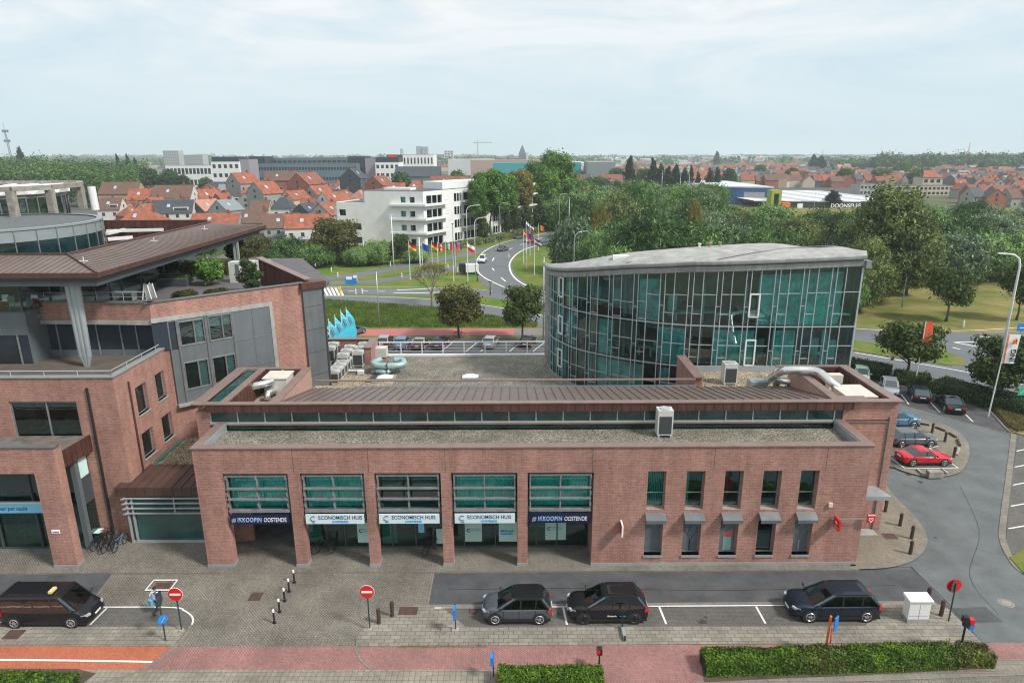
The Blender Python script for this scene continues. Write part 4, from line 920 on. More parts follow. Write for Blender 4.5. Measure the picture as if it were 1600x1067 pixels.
# gravel link roof and copper canopy over the glazed lobby
MB().box(XW + .02, -19.95, 44.0, 57, 3.9, 4.32).build('link_roof', GRAVB, wb)
MB().box(XW + .02, XW + .22, 44.0, 57, 4.32, 4.42).build('flashing', mat('teal flashing', (.03, .20, .17), .6, var=.2), wb)
mb = MB(); mb.prism([(-27.0, 40.75), (-19.95, 40.75), (-19.95, 44.0), (-27.0, 44.0)], 3.9, [4.35, 4.35, 4.5, 4.5])
mb.box(-27.0, -19.95, 40.7, 40.75, 3.72, 4.38); k = -26.8
while k < -20: mb.bar((k, 40.75, 4.37), (k, 44.0, 4.52), .04, .06); mb.box(k, k + .03, 40.67, 40.70, 3.75, 4.36); k += .62
mb.build('lobby_roof', mat('dark brown seam metal', (.085, .048, .038), .5, .15, var=.15, vs=1.5), wb)
MB().box(-26.3, -20.1, 40.9, 40.94, .2, 3.6).build('lobby_glass', mat('lobby glass', (.012, .062, .058), .05, var=.6, vs=.35, spec=1.0), wb)
mb = MB()
for x in (-26.35, -26.0, -20.5, -20.15): mb.box(x - .06, x + .06, 40.72, 40.84, .1, 3.62)
for z in (3.55, 3.18, 2.80, 2.42): mb.box(-26.5, -20.0, 40.62, 40.72, z, z + .07); [mb.box(x, x + .22, 40.55, 40.62, z - .02, z + .05) for x in (-26.6, -20.2)]
mb.box(-26.3, -20.1, 40.75, 40.88, .1, .28); mb.box(-23.15, -23.08, 40.72, 40.8, 2.5, 3.6); mb.build('lobby_frame', FRAMEL, wb)
# porch in front: brick portal with pillar, set-back shop front
mb = MB(); mb.wall((-60, FY), (-28.45, FY), 0, 8.6, .7, [(0, 30.05, 0, 6.85)]); mb.build('portal_wall', BRICK, wb)
MB().box(-60, -28.35, FY - .06, FY + .5, 8.6, 8.68).build('portal_coping', ZINC, wb)
MB().box(-29.98, -28.42, FY - .04, FY + .74, .12, .30).build('pillar_foot', ZINCL, wb)
mb = MB(); mb.prism([(-60, FY + .5), (-28.8, FY + .5), (-28.6, YF - .02), (-60, YF - .02)], 7.5, 7.9); mb.build('porch_roof', mat('weathered felt roof', (.13, .115, .095), .85, var=.45, vs=1.0), wb)
mb = MB(); mb.seg((-28.75, FY + .7), (-28.5, YF - .02), -.08, 6.8, 7.95)
for k in range(7): t = k / 6; x, y = -28.75 + .25 * t, FY + .7 + (YF - FY - .75) * t; mb.box(x + .08, x + .12, y, y + .04, 6.8, 7.93)
mb.build('porch_fascia', SEAMD, wb)
mb = MB(); mb.box(-60, -28.95, 40.2, 40.28, 4.3, 6.8); mb.box(-28.95, -28.87, 40.2, YF - .02, 3.3, 5.2)
mb.build('cladding', PANELD, wb)
mb = MB()
for x in (-34.9, -32.2, -31.0, -30.2, -37.5): mb.box(x, x + .09, 40.06, 40.2, .12, 6.8)
mb.box(-60, -28.9, 40.08, 40.2, .12, .2); mb.box(-32.2, -30.9, 40.08, 40.2, 3.2, 3.28); mb.build('shop_frame', FRAMED, wb)
MB().box(-29.15, -28.8, 39.95, 40.3, .12, 7.4).build('column', PANEL, wb)
MB().box(-60, -28.95, 40.24, 40.26, .2, 4.3).build('shop_glass', TGLASS2, wb); MB().quad((-28.9, 40.2, .2), (-28.9, YF, .2), (-28.9, YF, 3.3), (-28.9, 40.2, 3.3)).build('shop_glass', TGLASS2, wb)
MB().box(-28.95, -28.90, 40.3, YF - .1, 5.2, 6.75).build('window_film', CURT, wb)
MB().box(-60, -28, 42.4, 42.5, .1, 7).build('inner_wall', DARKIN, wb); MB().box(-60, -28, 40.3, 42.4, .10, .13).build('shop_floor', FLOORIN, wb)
mb = MB(); mb.box(-34.2, -32.8, 40.5, 41.1, .95, 1.0); mb.box(-33.8, -33.7, 40.7, 40.8, .1, .95); mb.box(-29.2, -28.5, 40.6, 41.2, .95, 1.0); mb.build('bench_table', CURT, wb)
# terrace level: navy screens, brick band, glazed restaurant, canopy column
mb = MB(); mb.box(-35.4, -26.9, 49.0, 49.1, 11.7, 13.85); mb.box(-60, -35.4, 47.0, 47.1, 11.2, 13.4); mb.build('screen', NAVY, wb)
mb = MB(); mb.box(-35.4, -26.9, 48.95, 49.1, 11.2, 11.7); mb.box(-60, -35.4, 46.98, 47.1, 13.4, 15.2); mb.box(-35.4, -35.3, 47.0, 49.0, 11.2, 15.2)
mb.box(-35.3, -26.9, 48.8, 49.0, 13.75, 13.9); mb.build('cladding', PANEL, wb)
mb = MB()
for x in (-34.6, -31.6, -29.8, -28.6): mb.box(x, x + .08, 48.9, 49.0, 11.2, 13.75)
for x in (-40.6, -39.0, -36.2): mb.box(x, x + .08, 46.9, 47.0, 11.2, 13.5)
for x in (-42, -39, -37.3): mb.box(x, x + .04, 46.95, 46.98, 13.4, 15.2)
mb.build('screen_frame', FRAMEG, wb)
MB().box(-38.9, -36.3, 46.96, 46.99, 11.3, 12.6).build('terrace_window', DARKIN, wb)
A = Vector((-26.8, 48.1)); B = Vector((-16.6, 56.8)); D = (B - A).normalized(); NN = Vector((D.y, -D.x))
def W(q, z, o_=0.0): p = A + D * q + NN * o_; return (p.x, p.y, z)
def Wp(q, o_=0.0): p = A + D * q + NN * o_; return (p.x, p.y)
mb = MB(); mb.wall((-35.3, 48.6), (-26.8, 48.6 - .5), 14.15, 15.5, .35)
bays = [(1.7, 3.55, 11.9, 13.85), (3.85, 5.65, 11.9, 13.95), (1.7, 3.5, 8.35, 10.6), (3.8, 5.6, 8.35, 10.6)]
mb.wall(Wp(0), Wp(11.8), 2.0, 15.5, .4); mb.build('upper_brick_wall', BRICK, wb)
mb = MB(); mb.wall((-35.3, 48.52), (-26.8, 48.02), 13.85, 14.15, .3); mb.wall(Wp(-.1, .22), Wp(9.0, .22), 14.0, 14.32, .2); mb.box(-35.4, -35.2, 48.4, 49, 13.85, 14.15)
mb.wall(Wp(8.75, .22), Wp(9.05, .22), 7.3, 14.0, .2); mb.wall(Wp(.9, .5), Wp(9.0, .3), 7.15, 7.35, .4); mb.build('stone_band', CONC, wb)
mb = MB(); mb.wall(Wp(-.35, .1), Wp(11.9, .1), 15.5, 15.57, .5); mb.wall((-35.4, 48.5), (-26.6, 48.0), 15.5, 15.57, .5); mb.build('parapet_coping', ZINC, wb)
# projecting grey bay
mb = MB(); mb.wall(Wp(.95, .18), Wp(8.8, .18), 7.35, 14.0, .15, [(a - .95, b - .95, c, d) for a, b, c, d in bays] + [(.1, .6, 11.7, 13.9)]); mb.build('bay_cladding', PANEL, wb)
mb = MB(); mb.wall(Wp(-.1, .14), Wp(1.6, .14), 11.8, 13.95, .05); mb.build('screen', NAVY, wb)
mb = MB()
for q in (1.6, 3.68, 5.72): mb.bar(W(q, 7.3, .24), W(q, 13.95, .24), .12, .12)
for z in (9.3, 11.6): mb.bar(W(5.8, z, .2), W(8.7, z, .2), .03)
mb.bar(W(7.3, 7.4, .2), W(7.3, 14, .2), .03); mb.build('bay_mullion', FRAMEG, wb)
for a, b, c, d in bays:
    f = MB()
    for z in (c, d - .08): f.bar(W(a, z + .04, .2), W(b, z + .04, .2), .08, .1)
    for q in (a + .03, b - .03, b - .75): f.bar(W(q, c, .2), W(q, d, .2), .07, .1)
    w = f.build('window', FRAMEG, wb); g = MB(); g.quad(W(a, c, .12), W(b, c, .12), W(b, d, .12), W(a, d, .12)); g.build('pane', DGLASS, w)
    g = MB(); g.quad(W(a, c, .045), W(b, c, .045), W(b, d, .045), W(a, d, .045)); g.build('room', MIDIN, w)
    g = MB(); g.quad(W(b - .75, c, .06), W(b - .1, c, .06), W(b - .1, d, .06), W(b - .75, d, .06)) if c < 9 or a < 3 else g.quad(W(a, d - .9, .06), W(b, d - .9, .06), W(b, d, .06), W(a, d, .06)); g.build('blinds', CURT, w)
mb = MB(); mb.wall(Wp(11.7, .25), Wp(13.5, .25), 2.0, 15.0, .9); mb.build('metal_fin', ZINC, wb)
mb = MB()
for z in np.arange(3.2, 15, 2.05): mb.bar(W(11.72, z, .26), W(13.5, z + .05, .26), .03)
mb.bar(W(13.52, 2, .27), W(13.52, 15, .27), .14, .14); mb.build('fin_joint', PANELD, wb)
mb = MB(); mb.wall(Wp(11.55, .45), Wp(13.75, .45), 15.0, 15.55, 1.2); mb.build('fin_cap', SEAMD, wb)
# brown wedge parapet at the garden edge
P0, P1 = G(404, 404, 17.0), W(12.2, 15.6, -.2)
mb = MB(); x0, y0 = P0[0], P0[1]; x1, y1 = P1[0], P1[1]; mb.seg((x0, y0), (x1, y1), .3, 13.5, [17.05, 15.7, 15.7, 17.05])
for k in range(9): t = k / 9; x, y = x0 + (x1 - x0) * t, y0 + (y1 - y0) * t; mb.box(x - .02, x + .03, y - .05, y, 13.5, 17.05 - 1.35 * t)
mb.build('wedge_parapet', SEAMD, wb)
mb = MB(); l = math.hypot(x1 - x0, y1 - y0); nx, ny = -(y1 - y0) / l * .6, (x1 - x0) / l * .6; a = Vector((x0 - .2, y0 - .1, 17.08)); b = Vector((x1, y1, 15.72)); mb.bar(a + Vector((nx / 2, ny / 2, 0)), b + Vector((nx / 2, ny / 2, 0)), .7, .07); mb.build('wedge_coping', COPE, wb)
# garden terrace floor, restaurant storey
MB().prism([(-33, 49.2), (-26.9, 48.5), (-17.2, 56.9), (-17.2, 62), (-24, 76), (-33, 76)], 14.2, 14.6).build('terrace_floor', PURP, wb)
mb = MB()
gp = [(-60, 47.05), (-35.35, 47.05), (-34.4, 51.8), (-32.7, 53.3), (-32.7, 76)]
for a, b in zip(gp, gp[1:]): mb.quad((*a, 15.15), (*b, 15.15), (*b, 17.7), (*a, 17.7))
mb.build('restaurant_glass', DGLASS, wb)
for x in (-41.5, -39.4, -37.3, -35.4): MB().box(x - .05, x + .05, 46.95, 47.1, 15.15, 17.7).build('restaurant_frame', FRAMED, wb)
for p in ((-34.9, 49.4), (-34.4, 51.8), (-33.5, 52.6), (-32.7, 53.3), (-32.7, 55), (-32.7, 58), (-32.7, 62)): MB().box(p[0] - .06, p[0] + .06, p[1] - .08, p[1] + .08, 14.6, 17.7).build('restaurant_frame', FRAMED, wb)
MB().box(-60, -35.3, 46.93, 47.12, 15.1, 15.22).build('restaurant_sill', FRAMED, wb)
MB().prism([(-60, 47.2), (-35.5, 47.2), (-34.5, 52), (-32.9, 53.5), (-32.9, 76), (-60, 76)], 14.4, 14.65).build('restaurant_floor', FLOORIN, wb)
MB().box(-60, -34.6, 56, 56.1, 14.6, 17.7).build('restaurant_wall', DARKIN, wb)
r2 = random.Random(9); seat = MB()
for k in range(12):
    x, y = -36.2 - r2.random() * 6.5, 47.9 + r2.random() * 3
    seat.box(x - .25, x + .25, y - .25, y + .25, 15.1, 15.16, k % 2)
    for a in (-.22, .2):
        for c in (-.22, .2): seat.box(x + a, x + a + .03, y + c, y + c + .03, 14.65, 15.1, 1)
    seat.box(x - .25, x + .25, y + .22, y + .27, 15.16, 15.6, k % 2)
seat.build('restaurant_seat', [ORA, CURT], wb)
mb = MB()   # big overhanging seam roof, L-shaped
e = [(-60, 45.1), (-28.4, 45.1), (-28.2, 77.0)]; rg = [(-60, 48.9), (-32.7, 48.9), (-32.5, 72.5)]
zE, zR = 18.25, 19.0
mb.quad((*e[0], zE), (*e[1], zE), (*rg[1], zR), (*rg[0], zR)); mb.quad((*e[1], zE), (*e[2], zE), (*rg[2], zR), (*rg[1], zR))
mb.quad((*rg[0], 17.75), (*rg[1], 17.75), (*e[1], 17.75), (*e[0], 17.75)); mb.quad((*rg[1], 17.75), (*rg[2], 17.75), (*e[2], 17.75), (*e[1], 17.75)); mb.quad((*rg[2], zR), (*e[2], zE), (*e[2], 17.75), (*rg[2], 17.75))
x = -60
for k in range(int(31.5 / .5)):
    x = -28.9 - k * .5; t = 1.0 if x < -32.7 else (-28.4 - x) / 4.3
    mb.bar((x, 45.1, zE + .02), (x, 45.1 + 3.8 * t, zE + .75 * t + .02), .04, .05)
for k in range(62):
    y = 45.6 + k * .5; t0 = 1.0
    if y < 48.9: t0 = (y - 45.1) / 3.8
    if y > 72.5: t0 = max(.02, (77 - y) / 4.5)
    mb.bar((-28.4 + .006 * k, y, zE + .02), (-28.4 - 4.3 * t0, y, zE + .75 * t0 + .02), .04, .05)
mb.build('overhanging_roof', SEAM, wb)
mb = MB(); mb.box(-60, -28.3, 45.0, 45.1, 17.95, 18.3); mb.seg((-28.4, 45.0), (-28.2, 77), -.12, 17.95, 18.3); mb.bar((-28.4, 45.1, zE + .08), (-32.7, 48.9, zR + .08), .1); mb.bar((-60, 48.9, zR + .05), (-32.7, 48.9, zR + .05), .25, .12); mb.bar((-32.7, 48.9, zR + .05), (-32.5, 72.5, zR + .05), .25, .12)
mb.build('roof_fascia', SEAMD, wb)
mb = MB(); mb.box(-60, -28.55, 45.2, 45.9, 17.35, 17.95); mb.box(-29.2, -28.55, 45.9, 76, 17.35, 17.95); mb.build('eave_beam', PANELD, wb)
mb = MB()
for px_, py_ in ((131, 410), (241, 378), (320, 359)):
    p = G(px_, py_, 18.75); mb.tube([(p[0], p[1], 18.5), (p[0], p[1], 19.15)], .03, 5); mb.box(p[0] - .3, p[0] + .3, p[1] - .03, p[1] + .03, 18.82, 18.88)
mb.build('roof_anchor', ALU, wb)
mb = MB(); c = (-31.0, 46.3)
for a, b in ((-.34, 0), (0, 0), (.34, 0)): mb.tube([(c[0] + a * .3, c[1], 11.2), (c[0] + a * .8, c[1], 12.0), (c[0] + a, c[1], 17.5)], [.10, .19, .22], 10)
mb.build('canopy_column', ZINCL, wb)
mb = MB()
for dx in (0, .35): mb.box(-29.2 + dx, -29.0 + dx, 69.8, 70.0, 14.6, 17.6)
mb.box(-27, -26.8, 50, 50.1, 14, 14.1); mb.build('rear_post', FRAMEL, wb)
mb = MB()
for x in (-34.9, -33, -31, -29, -27.3): mb.tube([(x, 48.75, 15.5), (x, 48.75, 16.2)], .025, 6)
mb.tube([(-34.9, 48.75, 16.2), (-27.2, 48.75, 16.2)], .03, 6); mb.tube([(-34.9, 48.75, 15.85), (-27.2, 48.75, 15.85)], .015, 6); mb.build('terrace_railing', FRAMEL, wb)
mb = MB(); mb.box(-46.0, -32.8, 72.5, 72.7, 16.8, 19.3)
for k in range(20): mb.box(-45.5 + k * .62, -45.46 + k * .62, 72.45, 72.5, 16.8, 19.3)
mb.build('rear_parapet', SEAMD, wb)
mb = MB(); 
for a, b in (((167, 365), (229, 351)), ((167, 361), (255, 359)), ((168, 374), (207, 371))): mb.bar(G(*a, 18.3), G(*b, 18.3), .35, .3)
mb.build('roof_beam', ALU, wb); mb = MB(); mb.box(-48, -33, 60, 72.4, 16.4, 16.8); mb.build('lower_roof', SEAMD, wb)
# oval drum
cx, cy, rr, zt = -43.8, 55.6, 8.6, 20.75
cxl, cyl = -54.0, 70.0
def ring(r_, n, z): return [(cx + r_ * math.cos(2 * math.pi * k / n), cy + r_ * math.sin(2 * math.pi * k / n), z) for k in range(n)]
def band(mb, r_, z0, z1, n=72, m=0):
    a, b = ring(r_, n, z0), ring(r_, n, z1)
    for k in range(n): mb.quad(a[k], a[(k + 1) % n], b[(k + 1) % n], b[k], m)
mb = MB(); band(mb, rr, 19.75, zt - .12); band(mb, rr + .08, zt - .14, zt); 
a, b = ring(rr + .08, 72, zt), ring(rr - .4, 72, zt)
for k in range(72): mb.quad(a[k], a[(k + 1) % 72], b[(k + 1) % 72], b[k])
mb.build('drum_cladding', mat('light grey cladding', (.25, .285, .295), .5, .1, var=.06), wb)
mb = MB(); band(mb, rr - .02, 18.2, 19.75); mb.build('drum_glass', OGLASS, wb)
mb = MB(); mb.add(ring(rr - .4, 72, zt - .1), [tuple(range(72))]); mb.build('drum_roof', mat('drum felt', (.11, .12, .125), .9, var=.2, fine=.1, bs=6), wb)
mb = MB()
for k in range(0, 72, 2):
    if 1: p0, p1 = ring(rr + .03, 72, 18.2)[k], ring(rr + .03, 72, zt)[k]; mb.bar(p0, p1, .06)
mb.build('drum_mullion', FRAMEG, wb)
dx_, dy_ = cx, cy; cx, cy = cxl, cyl
mb = MB(); band(mb, 7.0, 19.0, 22.3, 40); mb.build('lantern_glass', DGLASS, wb)
mb = MB()
for k in range(40): p0, p1 = ring(7.03, 40, 20.0)[k], ring(7.03, 40, 22.3)[k]; mb.bar(p0, p1, .08)
band(mb, 7.06, 22.0, 22.35, 40); mb.build('lantern_frame', FRAMEG, wb)
mb = MB(); n = 16
for k in range(n):
    a0, a1 = 2 * math.pi * k / n, 2 * math.pi * (k + 1) / n; am = (a0 + a1) / 2
    p = lambda a, r_, z: (cx + r_ * math.cos(a), cy + r_ * math.sin(a), z)
    mb.add([p(a0, 7.4, 22.35), p(am, 7.4, 23.1), p(a1, 7.4, 22.35), (cx, cy, 22.9)], [(0, 1, 3), (1, 2, 3), (0, 2, 1)])
mb.build('zigzag_roof', ALU, wb)
mb = MB()
pp = [(24, 338), (84, 333), (130, 325)]
tops = []
for px_, py_ in pp:
    g_ = G(px_, py_, 20.7); MB().box(g_[0] - .3, g_[0] + .3, g_[1] - .3, g_[1] + .3, 20.6, 22.95).build('pergola_column', CONCW, wb)
    tops.append(g_)
mb = MB()
for (a, b) in zip(tops, tops[1:]): mb.bar((a[0], a[1], 23.1), (b[0], b[1], 23.1), .6, .45)
a, b, c3 = tops; mb.bar((a[0] - 14, a[1] - 2.2, 23.1), (a[0], a[1], 23.1), .6, .45); mb.bar((c3[0], c3[1], 23.1), (c3[0] - 3, c3[1] + 5, 23.1), .6, .4); mb.bar((c3[0] - 3, c3[1] + 5, 23.15), (c3[0] - 22, c3[1] + 5, 23.15), .5, .35)
mb.build('pergola_beam', CONCW, wb)
g_ = G(149, 325, 20.9); props(MB().tube([(g_[0], g_[1], 20.7), (g_[0] - .05, g_[1], 23.0)], [.36, .36], 16).build('antenna_cover', ALU, None, smooth=False, loc=(g_[0], g_[1], 20.7)), 'white upright cylinder standing at the edge of the concrete pergola', 'antenna')
s = thing('shop_sign', 'sky blue sign board across the shop front of the stepped building', 'sign', (-33, 40, 3.9))
MB().box(-40, -31.1, 39.75, 39.85, 3.05, 3.75).build('sign_board', LBLUE, s); MB().box(-40, -31.0, 39.72, 39.9, 3.75, 3.84).build('sign_trim', ALU, s)
puttext('lettering', 'Zimmer per nacht', .42, mat('blue ink', (.01, .12, .35), .5, var=0), (-34.9, 39.74, 3.25), s, shear=.4, sx=.8)
MB().box(-31.1, -30.6, 39.9, 40.0, 3.2, 3.3).build('sign_arm', ALU, s); MB().box(-31.1, -30.6, 39.9, 40.0, 3.6, 3.7).build('sign_arm', ALU, s)
s = props(MB().box(-29.62, -29.1, FY - .05, FY - .003, 2.65, 2.9).build('name_plate', WHI, None, loc=(-29.4, FY, 2.8)), 'small white plate on the brick pillar beside the sky blue sign', 'name plate')
puttext('lettering', 'toegang', .13, INK, (-29.55, FY - .055, 2.73), s)

# ================================================================= THINGS ON THE ROOFS
def acunit(x, y, z, w_, d_, h_, label, group=None, rz=0.0):
    t = thing('condenser_unit', label, 'air conditioner', (x, y, z), group)
    mb = MB(); mb.box(x - w_ / 2, x + w_ / 2, y - d_ / 2, y + d_ / 2, z + .12, z + h_); [mb.box(x + a - .05, x + a + .05, y - d_ / 2, y + d_ / 2, z, z + .12) for a in (-w_ / 2 + .1, w_ / 2 - .1)]
    mb.build('casing', UNITG, t)
    mb = MB(); mb.box(x - w_ / 2 + .09, x + w_ / 2 - .09, y - d_ / 2 - .012, y - d_ / 2, z + .22, z + h_ * .78); mb.box(x + w_ / 2, x + w_ / 2 + .012, y - d_ / 2 + .08, y + d_ / 2 - .08, z + .22, z + h_ * .78)
    for q in range(1, 3): pass
    mb.build('fin_panel', FINS, t)
    mb = MB(); r_ = min(w_, d_) * .40
    for k in range(5): rr_ = r_ * (k + 1) / 5; mb.tube([(x + rr_ * math.cos(a * .5236), y + rr_ * math.sin(a * .5236), z + h_ + .05) for a in range(13)], .012, 4)
    mb.tube([(x, y, z + h_), (x, y, z + h_ + .06)], r_ * 1.1, 16); mb.build('fan_guard', FRAMEL, t)
    if rz: pass
    return t
p = G(1036, 678, 8.0); acunit(p[0], 40.9, 8.0, 1.0, .8, 1.85, 'white condenser unit standing alone on the long front gravel roof')
p = G(1141, 602, 7.3); acunit(p[0], p[1] + .5, 7.3, 1.1, .95, 1.85, 'white condenser unit on the small buff gravel roof below the glass building')
lb = 'tall condenser unit in the ranks behind the grey metal fin'
gy = 'condenser units on the rear gravel roof'
base = [(561, 573, 3, 'innermost rank beside the green duct'), (538, 578, 3, 'middle rank'), (517, 566, 3, 'rank against the metal fin')]
for (px_, py_, n_, nm_) in base:
    p = G(px_, py_, 3.9)
    for k in range(n_):
        acunit(p[0] - .1, p[1] + .4 + k * 1.55, 3.86, 1.15, .85, 1.75, ('first', 'second', 'last')[k] + ' tall condenser unit from the front, ' + nm_, gy)
for k in range(5):
    p = G(521, 597, 3.9); acunit(p[0] + .0 + k * .05, p[1] + .35 + k * 1.12, 3.86, 1.2, .9, 1.2, ('nearest', 'second', 'middle', 'fourth', 'last')[k].replace('nearest', 'first') + ' low condenser unit in the single file running back from the brown roof', gy)
def duct(name, label, pts, r_, m=SILVER, box=None, elbows=True, extra=()):
    t = thing(name, label, 'ventilation duct', pts[0])
    mb = MB(); mb.tube(smoothline(pts, 5), r_, 16); o = mb.build('pipe', m, t, smooth=True)
    mb = MB(); sp_ = smoothline(pts, 5)
    for k in range(4, len(sp_) - 2, 5):
        a, b = Vector(sp_[k]), Vector(sp_[k + 1]); d = (b - a).normalized() * .05; mb.tube([a - d, a + d], r_ * 1.06, 16)
    mb.build('joint_ring', m, t)
    for e_ in extra: e_(t)
    return t
z0 = 8.45
def unitbox(x0, x1, y0, y1, h_):
    def f(t):
        MB().box(x0, x1, y0, y1, z0 + .15, z0 + h_).build('air_unit', CREAM, t); MB().box(x0 - .08, x1 + .08, y0 - .08, y1 + .08, z0 + h_, z0 + h_ + .08).build('unit_lid', CREAM, t)
        MB().box(x0 + .05, x1 - .05, y0 - .02, y0 - .005, z0 + .3, z0 + h_ - .1).build('unit_door', UNITG, t)
    return f
duct('ventilation_duct', 'silver duct bent out of cream air unit in recess beside skylight strip', [G(384, 620, 8.8), G(387, 610, 9.2), G(395, 604, 9.5), G(412, 600, 9.6), G(430, 594, 9.6)], .28, extra=(unitbox(-18.7, -17.0, 47.4, 49.1, 1.35), lambda t: MB().tube([G(417, 624, 8.7), G(419, 615, 9.0), G(427, 611, 9.0), G(432, 604, 8.9)], .24, 14).build('lower_pipe', SILVER, t, smooth=True), lambda t: MB().tube([G(440, 583, 9.6), G(452, 581, 9.6), G(464, 580, 9.6)], .34, 16).build('corrugated_pipe', ZINCL, t, smooth=True), lambda t: MB().box(-19.1, -18.5, 43.0, 43.5, 8.5, 9.2).build('fan_box', ALU, t)))
duct('ventilation_duct', 'long silver duct arching over brick flank to cream unit above the corner', [G(1196, 599, 8.0), G(1206, 590, 9.0), G(1218, 582, 9.9), G(1232, 578, 10.35), G(1272, 579, 10.4), G(1286, 586, 10.3), G(1298, 597, 10.0), G(1310, 606, 9.6)], .30, extra=(unitbox(23.2, 25.2, 43.2, 45.6, 1.25), lambda t: MB().tube([G(1212, 601, 8.2), G(1218, 594, 8.7), G(1230, 596, 8.8), G(1246, 596, 8.8)], .28, 16).build('lower_pipe', SILVER, t, smooth=True), lambda t: MB().box(19.0, 20.3, 49.9, 50.9, 7.3, 8.5).build('fan_box', ZINCL, t), lambda t: MB().box(23.9, 24.9, 47.4, 48.0, 8.5, 9.9).build('control_box', CREAM, t)))
def ux(t):
    p = G(593, 558, 4.0); MB().box(p[0] - .75, p[0] + .75, p[1], p[1] + 1.3, 3.95, 5.0).build('air_unit', UNITG, t)
p = G(582, 568, 5.0); q_ = G(629, 568, 5.0)
TD = mat('pale green duct', (.36, .50, .50), .45, .4, var=.1)
t = duct('ventilation_duct', 'pale green twin pipe looping over gravel roof beside condenser ranks', [(p[0] + .5, p[1] + 1.6, 4.9), (p[0], p[1] + .4, 4.9), (p[0] + .6, p[1], 4.75), (q_[0] - .8, p[1], 4.75), (q_[0], p[1] + .5, 4.8), (q_[0] - .3, p[1] + 1.4, 4.9), (q_[0] - 1.2, p[1] + 1.4, 4.9)], .34, TD, extra=(ux, lambda t: MB().tube([(p[0] + .2, p[1] + .3, 4.2), (p[0] + .5, p[1] - .2, 4.15), (q_[0] - 1.6, p[1] - .2, 4.15), (q_[0] - 1.1, p[1] + .6, 4.2)], .26, 14).build('lower_pipe', TD, t, smooth=True), lambda t: MB().box((p[0] + q_[0]) / 2 - .03, (p[0] + q_[0]) / 2 + .03, p[1] - .5, p[1] + .4, 3.8, 5.1).build('pipe_stand', BLACK, t)))
for px_, py_, lb in ((602, 590, 'pale domed rooflight on gravel nearer the green pipes'), (735, 589, 'pale domed rooflight alone on the wide rear gravel roof')):
    p = G(px_, py_, 3.9); t = thing('rooflight', lb, 'rooflight', (p[0], p[1], 3.8))
    MB().box(p[0] - .85, p[0] + .85, p[1] - .6, p[1] + .6, 3.8, 4.0).build('curb', ZINCL, t)
    mb = MB(); n = 8
    def PP(i, j): u, v = i / n * 2 - 1, j / n * 2 - 1; return (p[0] + u * .8, p[1] + v * .55, 4.0 + .26 * (1 - u * u) * (1 - v * v))
    for i in range(n):
        for j in range(n): mb.quad(PP(i, j), PP(i + 1, j), PP(i + 1, j + 1), PP(i, j + 1))
    mb.build('dome', WHITEP, t, smooth=True)
p = G(560, 580, 3.9); props(MB().bar((p[0] - 2.6, p[1], 3.98), (p[0] + .4, p[1], 3.98), .22, .14).box(p[0] + .1, p[0] + .7, p[1] - .9, p[1] - .3, 3.86, 4.2).build('cable_tray', ALU, None, loc=p), 'pale cable tray with small box lying on buff gravel behind low condensers', 'cable tray')
mb = MB(); a, b = G(575, 597, 3.88), G(600, 574, 3.88); mb.bar(a, b, .7, .04); props(mb.build('felt_walkway', PANELD, None, loc=a), 'dark felt strip crossing the buff gravel roof', 'walkway strip')
# terrace things
for k, (px_, py_) in enumerate(((228, 468), (236, 466))):
    p = G(px_, py_, 14.6); t = thing('deck_chair', ('folded white terrace chair beside the parapet corner, nearer one', 'folded white terrace chair beside the parapet corner, farther one')[k], 'chair', p)
    mb = MB(); mb.bar((p[0] - .25, p[1], 14.6), (p[0], p[1] + .1, 15.9), .5, .06); mb.build('backrest', ALU, t); MB().bar((p[0] + .3, p[1], 14.6), (p[0] + .05, p[1] + .1, 15.8), .08, .5).build('leg', ALU, t)
p = G(196, 468, 14.6); t = thing('terrace_table', 'low white table behind the terrace railing', 'table', p); MB().box(p[0] - .9, p[0] + .9, p[1] - .4, p[1] + .4, 15.2, 15.26).build('tabletop', ALU, t)
for a in (-.8, .75):
    MB().box(p[0] + a, p[0] + a + .06, p[1] - .35, p[1] + .35, 14.6, 15.2).build('leg', ALU, t)
p = G(371, 437, 14.8); 
for k in range(3):
    x = p[0] + k * 1.15; t = thing('condenser_unit', ('pale unit casing on garden terrace, end one by the grasses', 'pale unit casing on garden terrace, middle of three', 'pale unit casing on garden terrace, half behind the clipped tree')[k], 'air conditioner', (x, p[1] + k * .4, 14.6), 'unit casings on the garden terrace')
    MB().box(x - .5, x + .5, p[1] + k * .4 - .5, p[1] + k * .4 + .5, 14.6, 16.5).build('casing', UNITG, t); MB().box(x + .1, x + .45, p[1] + k * .4 - .52, p[1] + k * .4 - .5, 14.8, 16.3).build('fin_panel', ZINC, t)

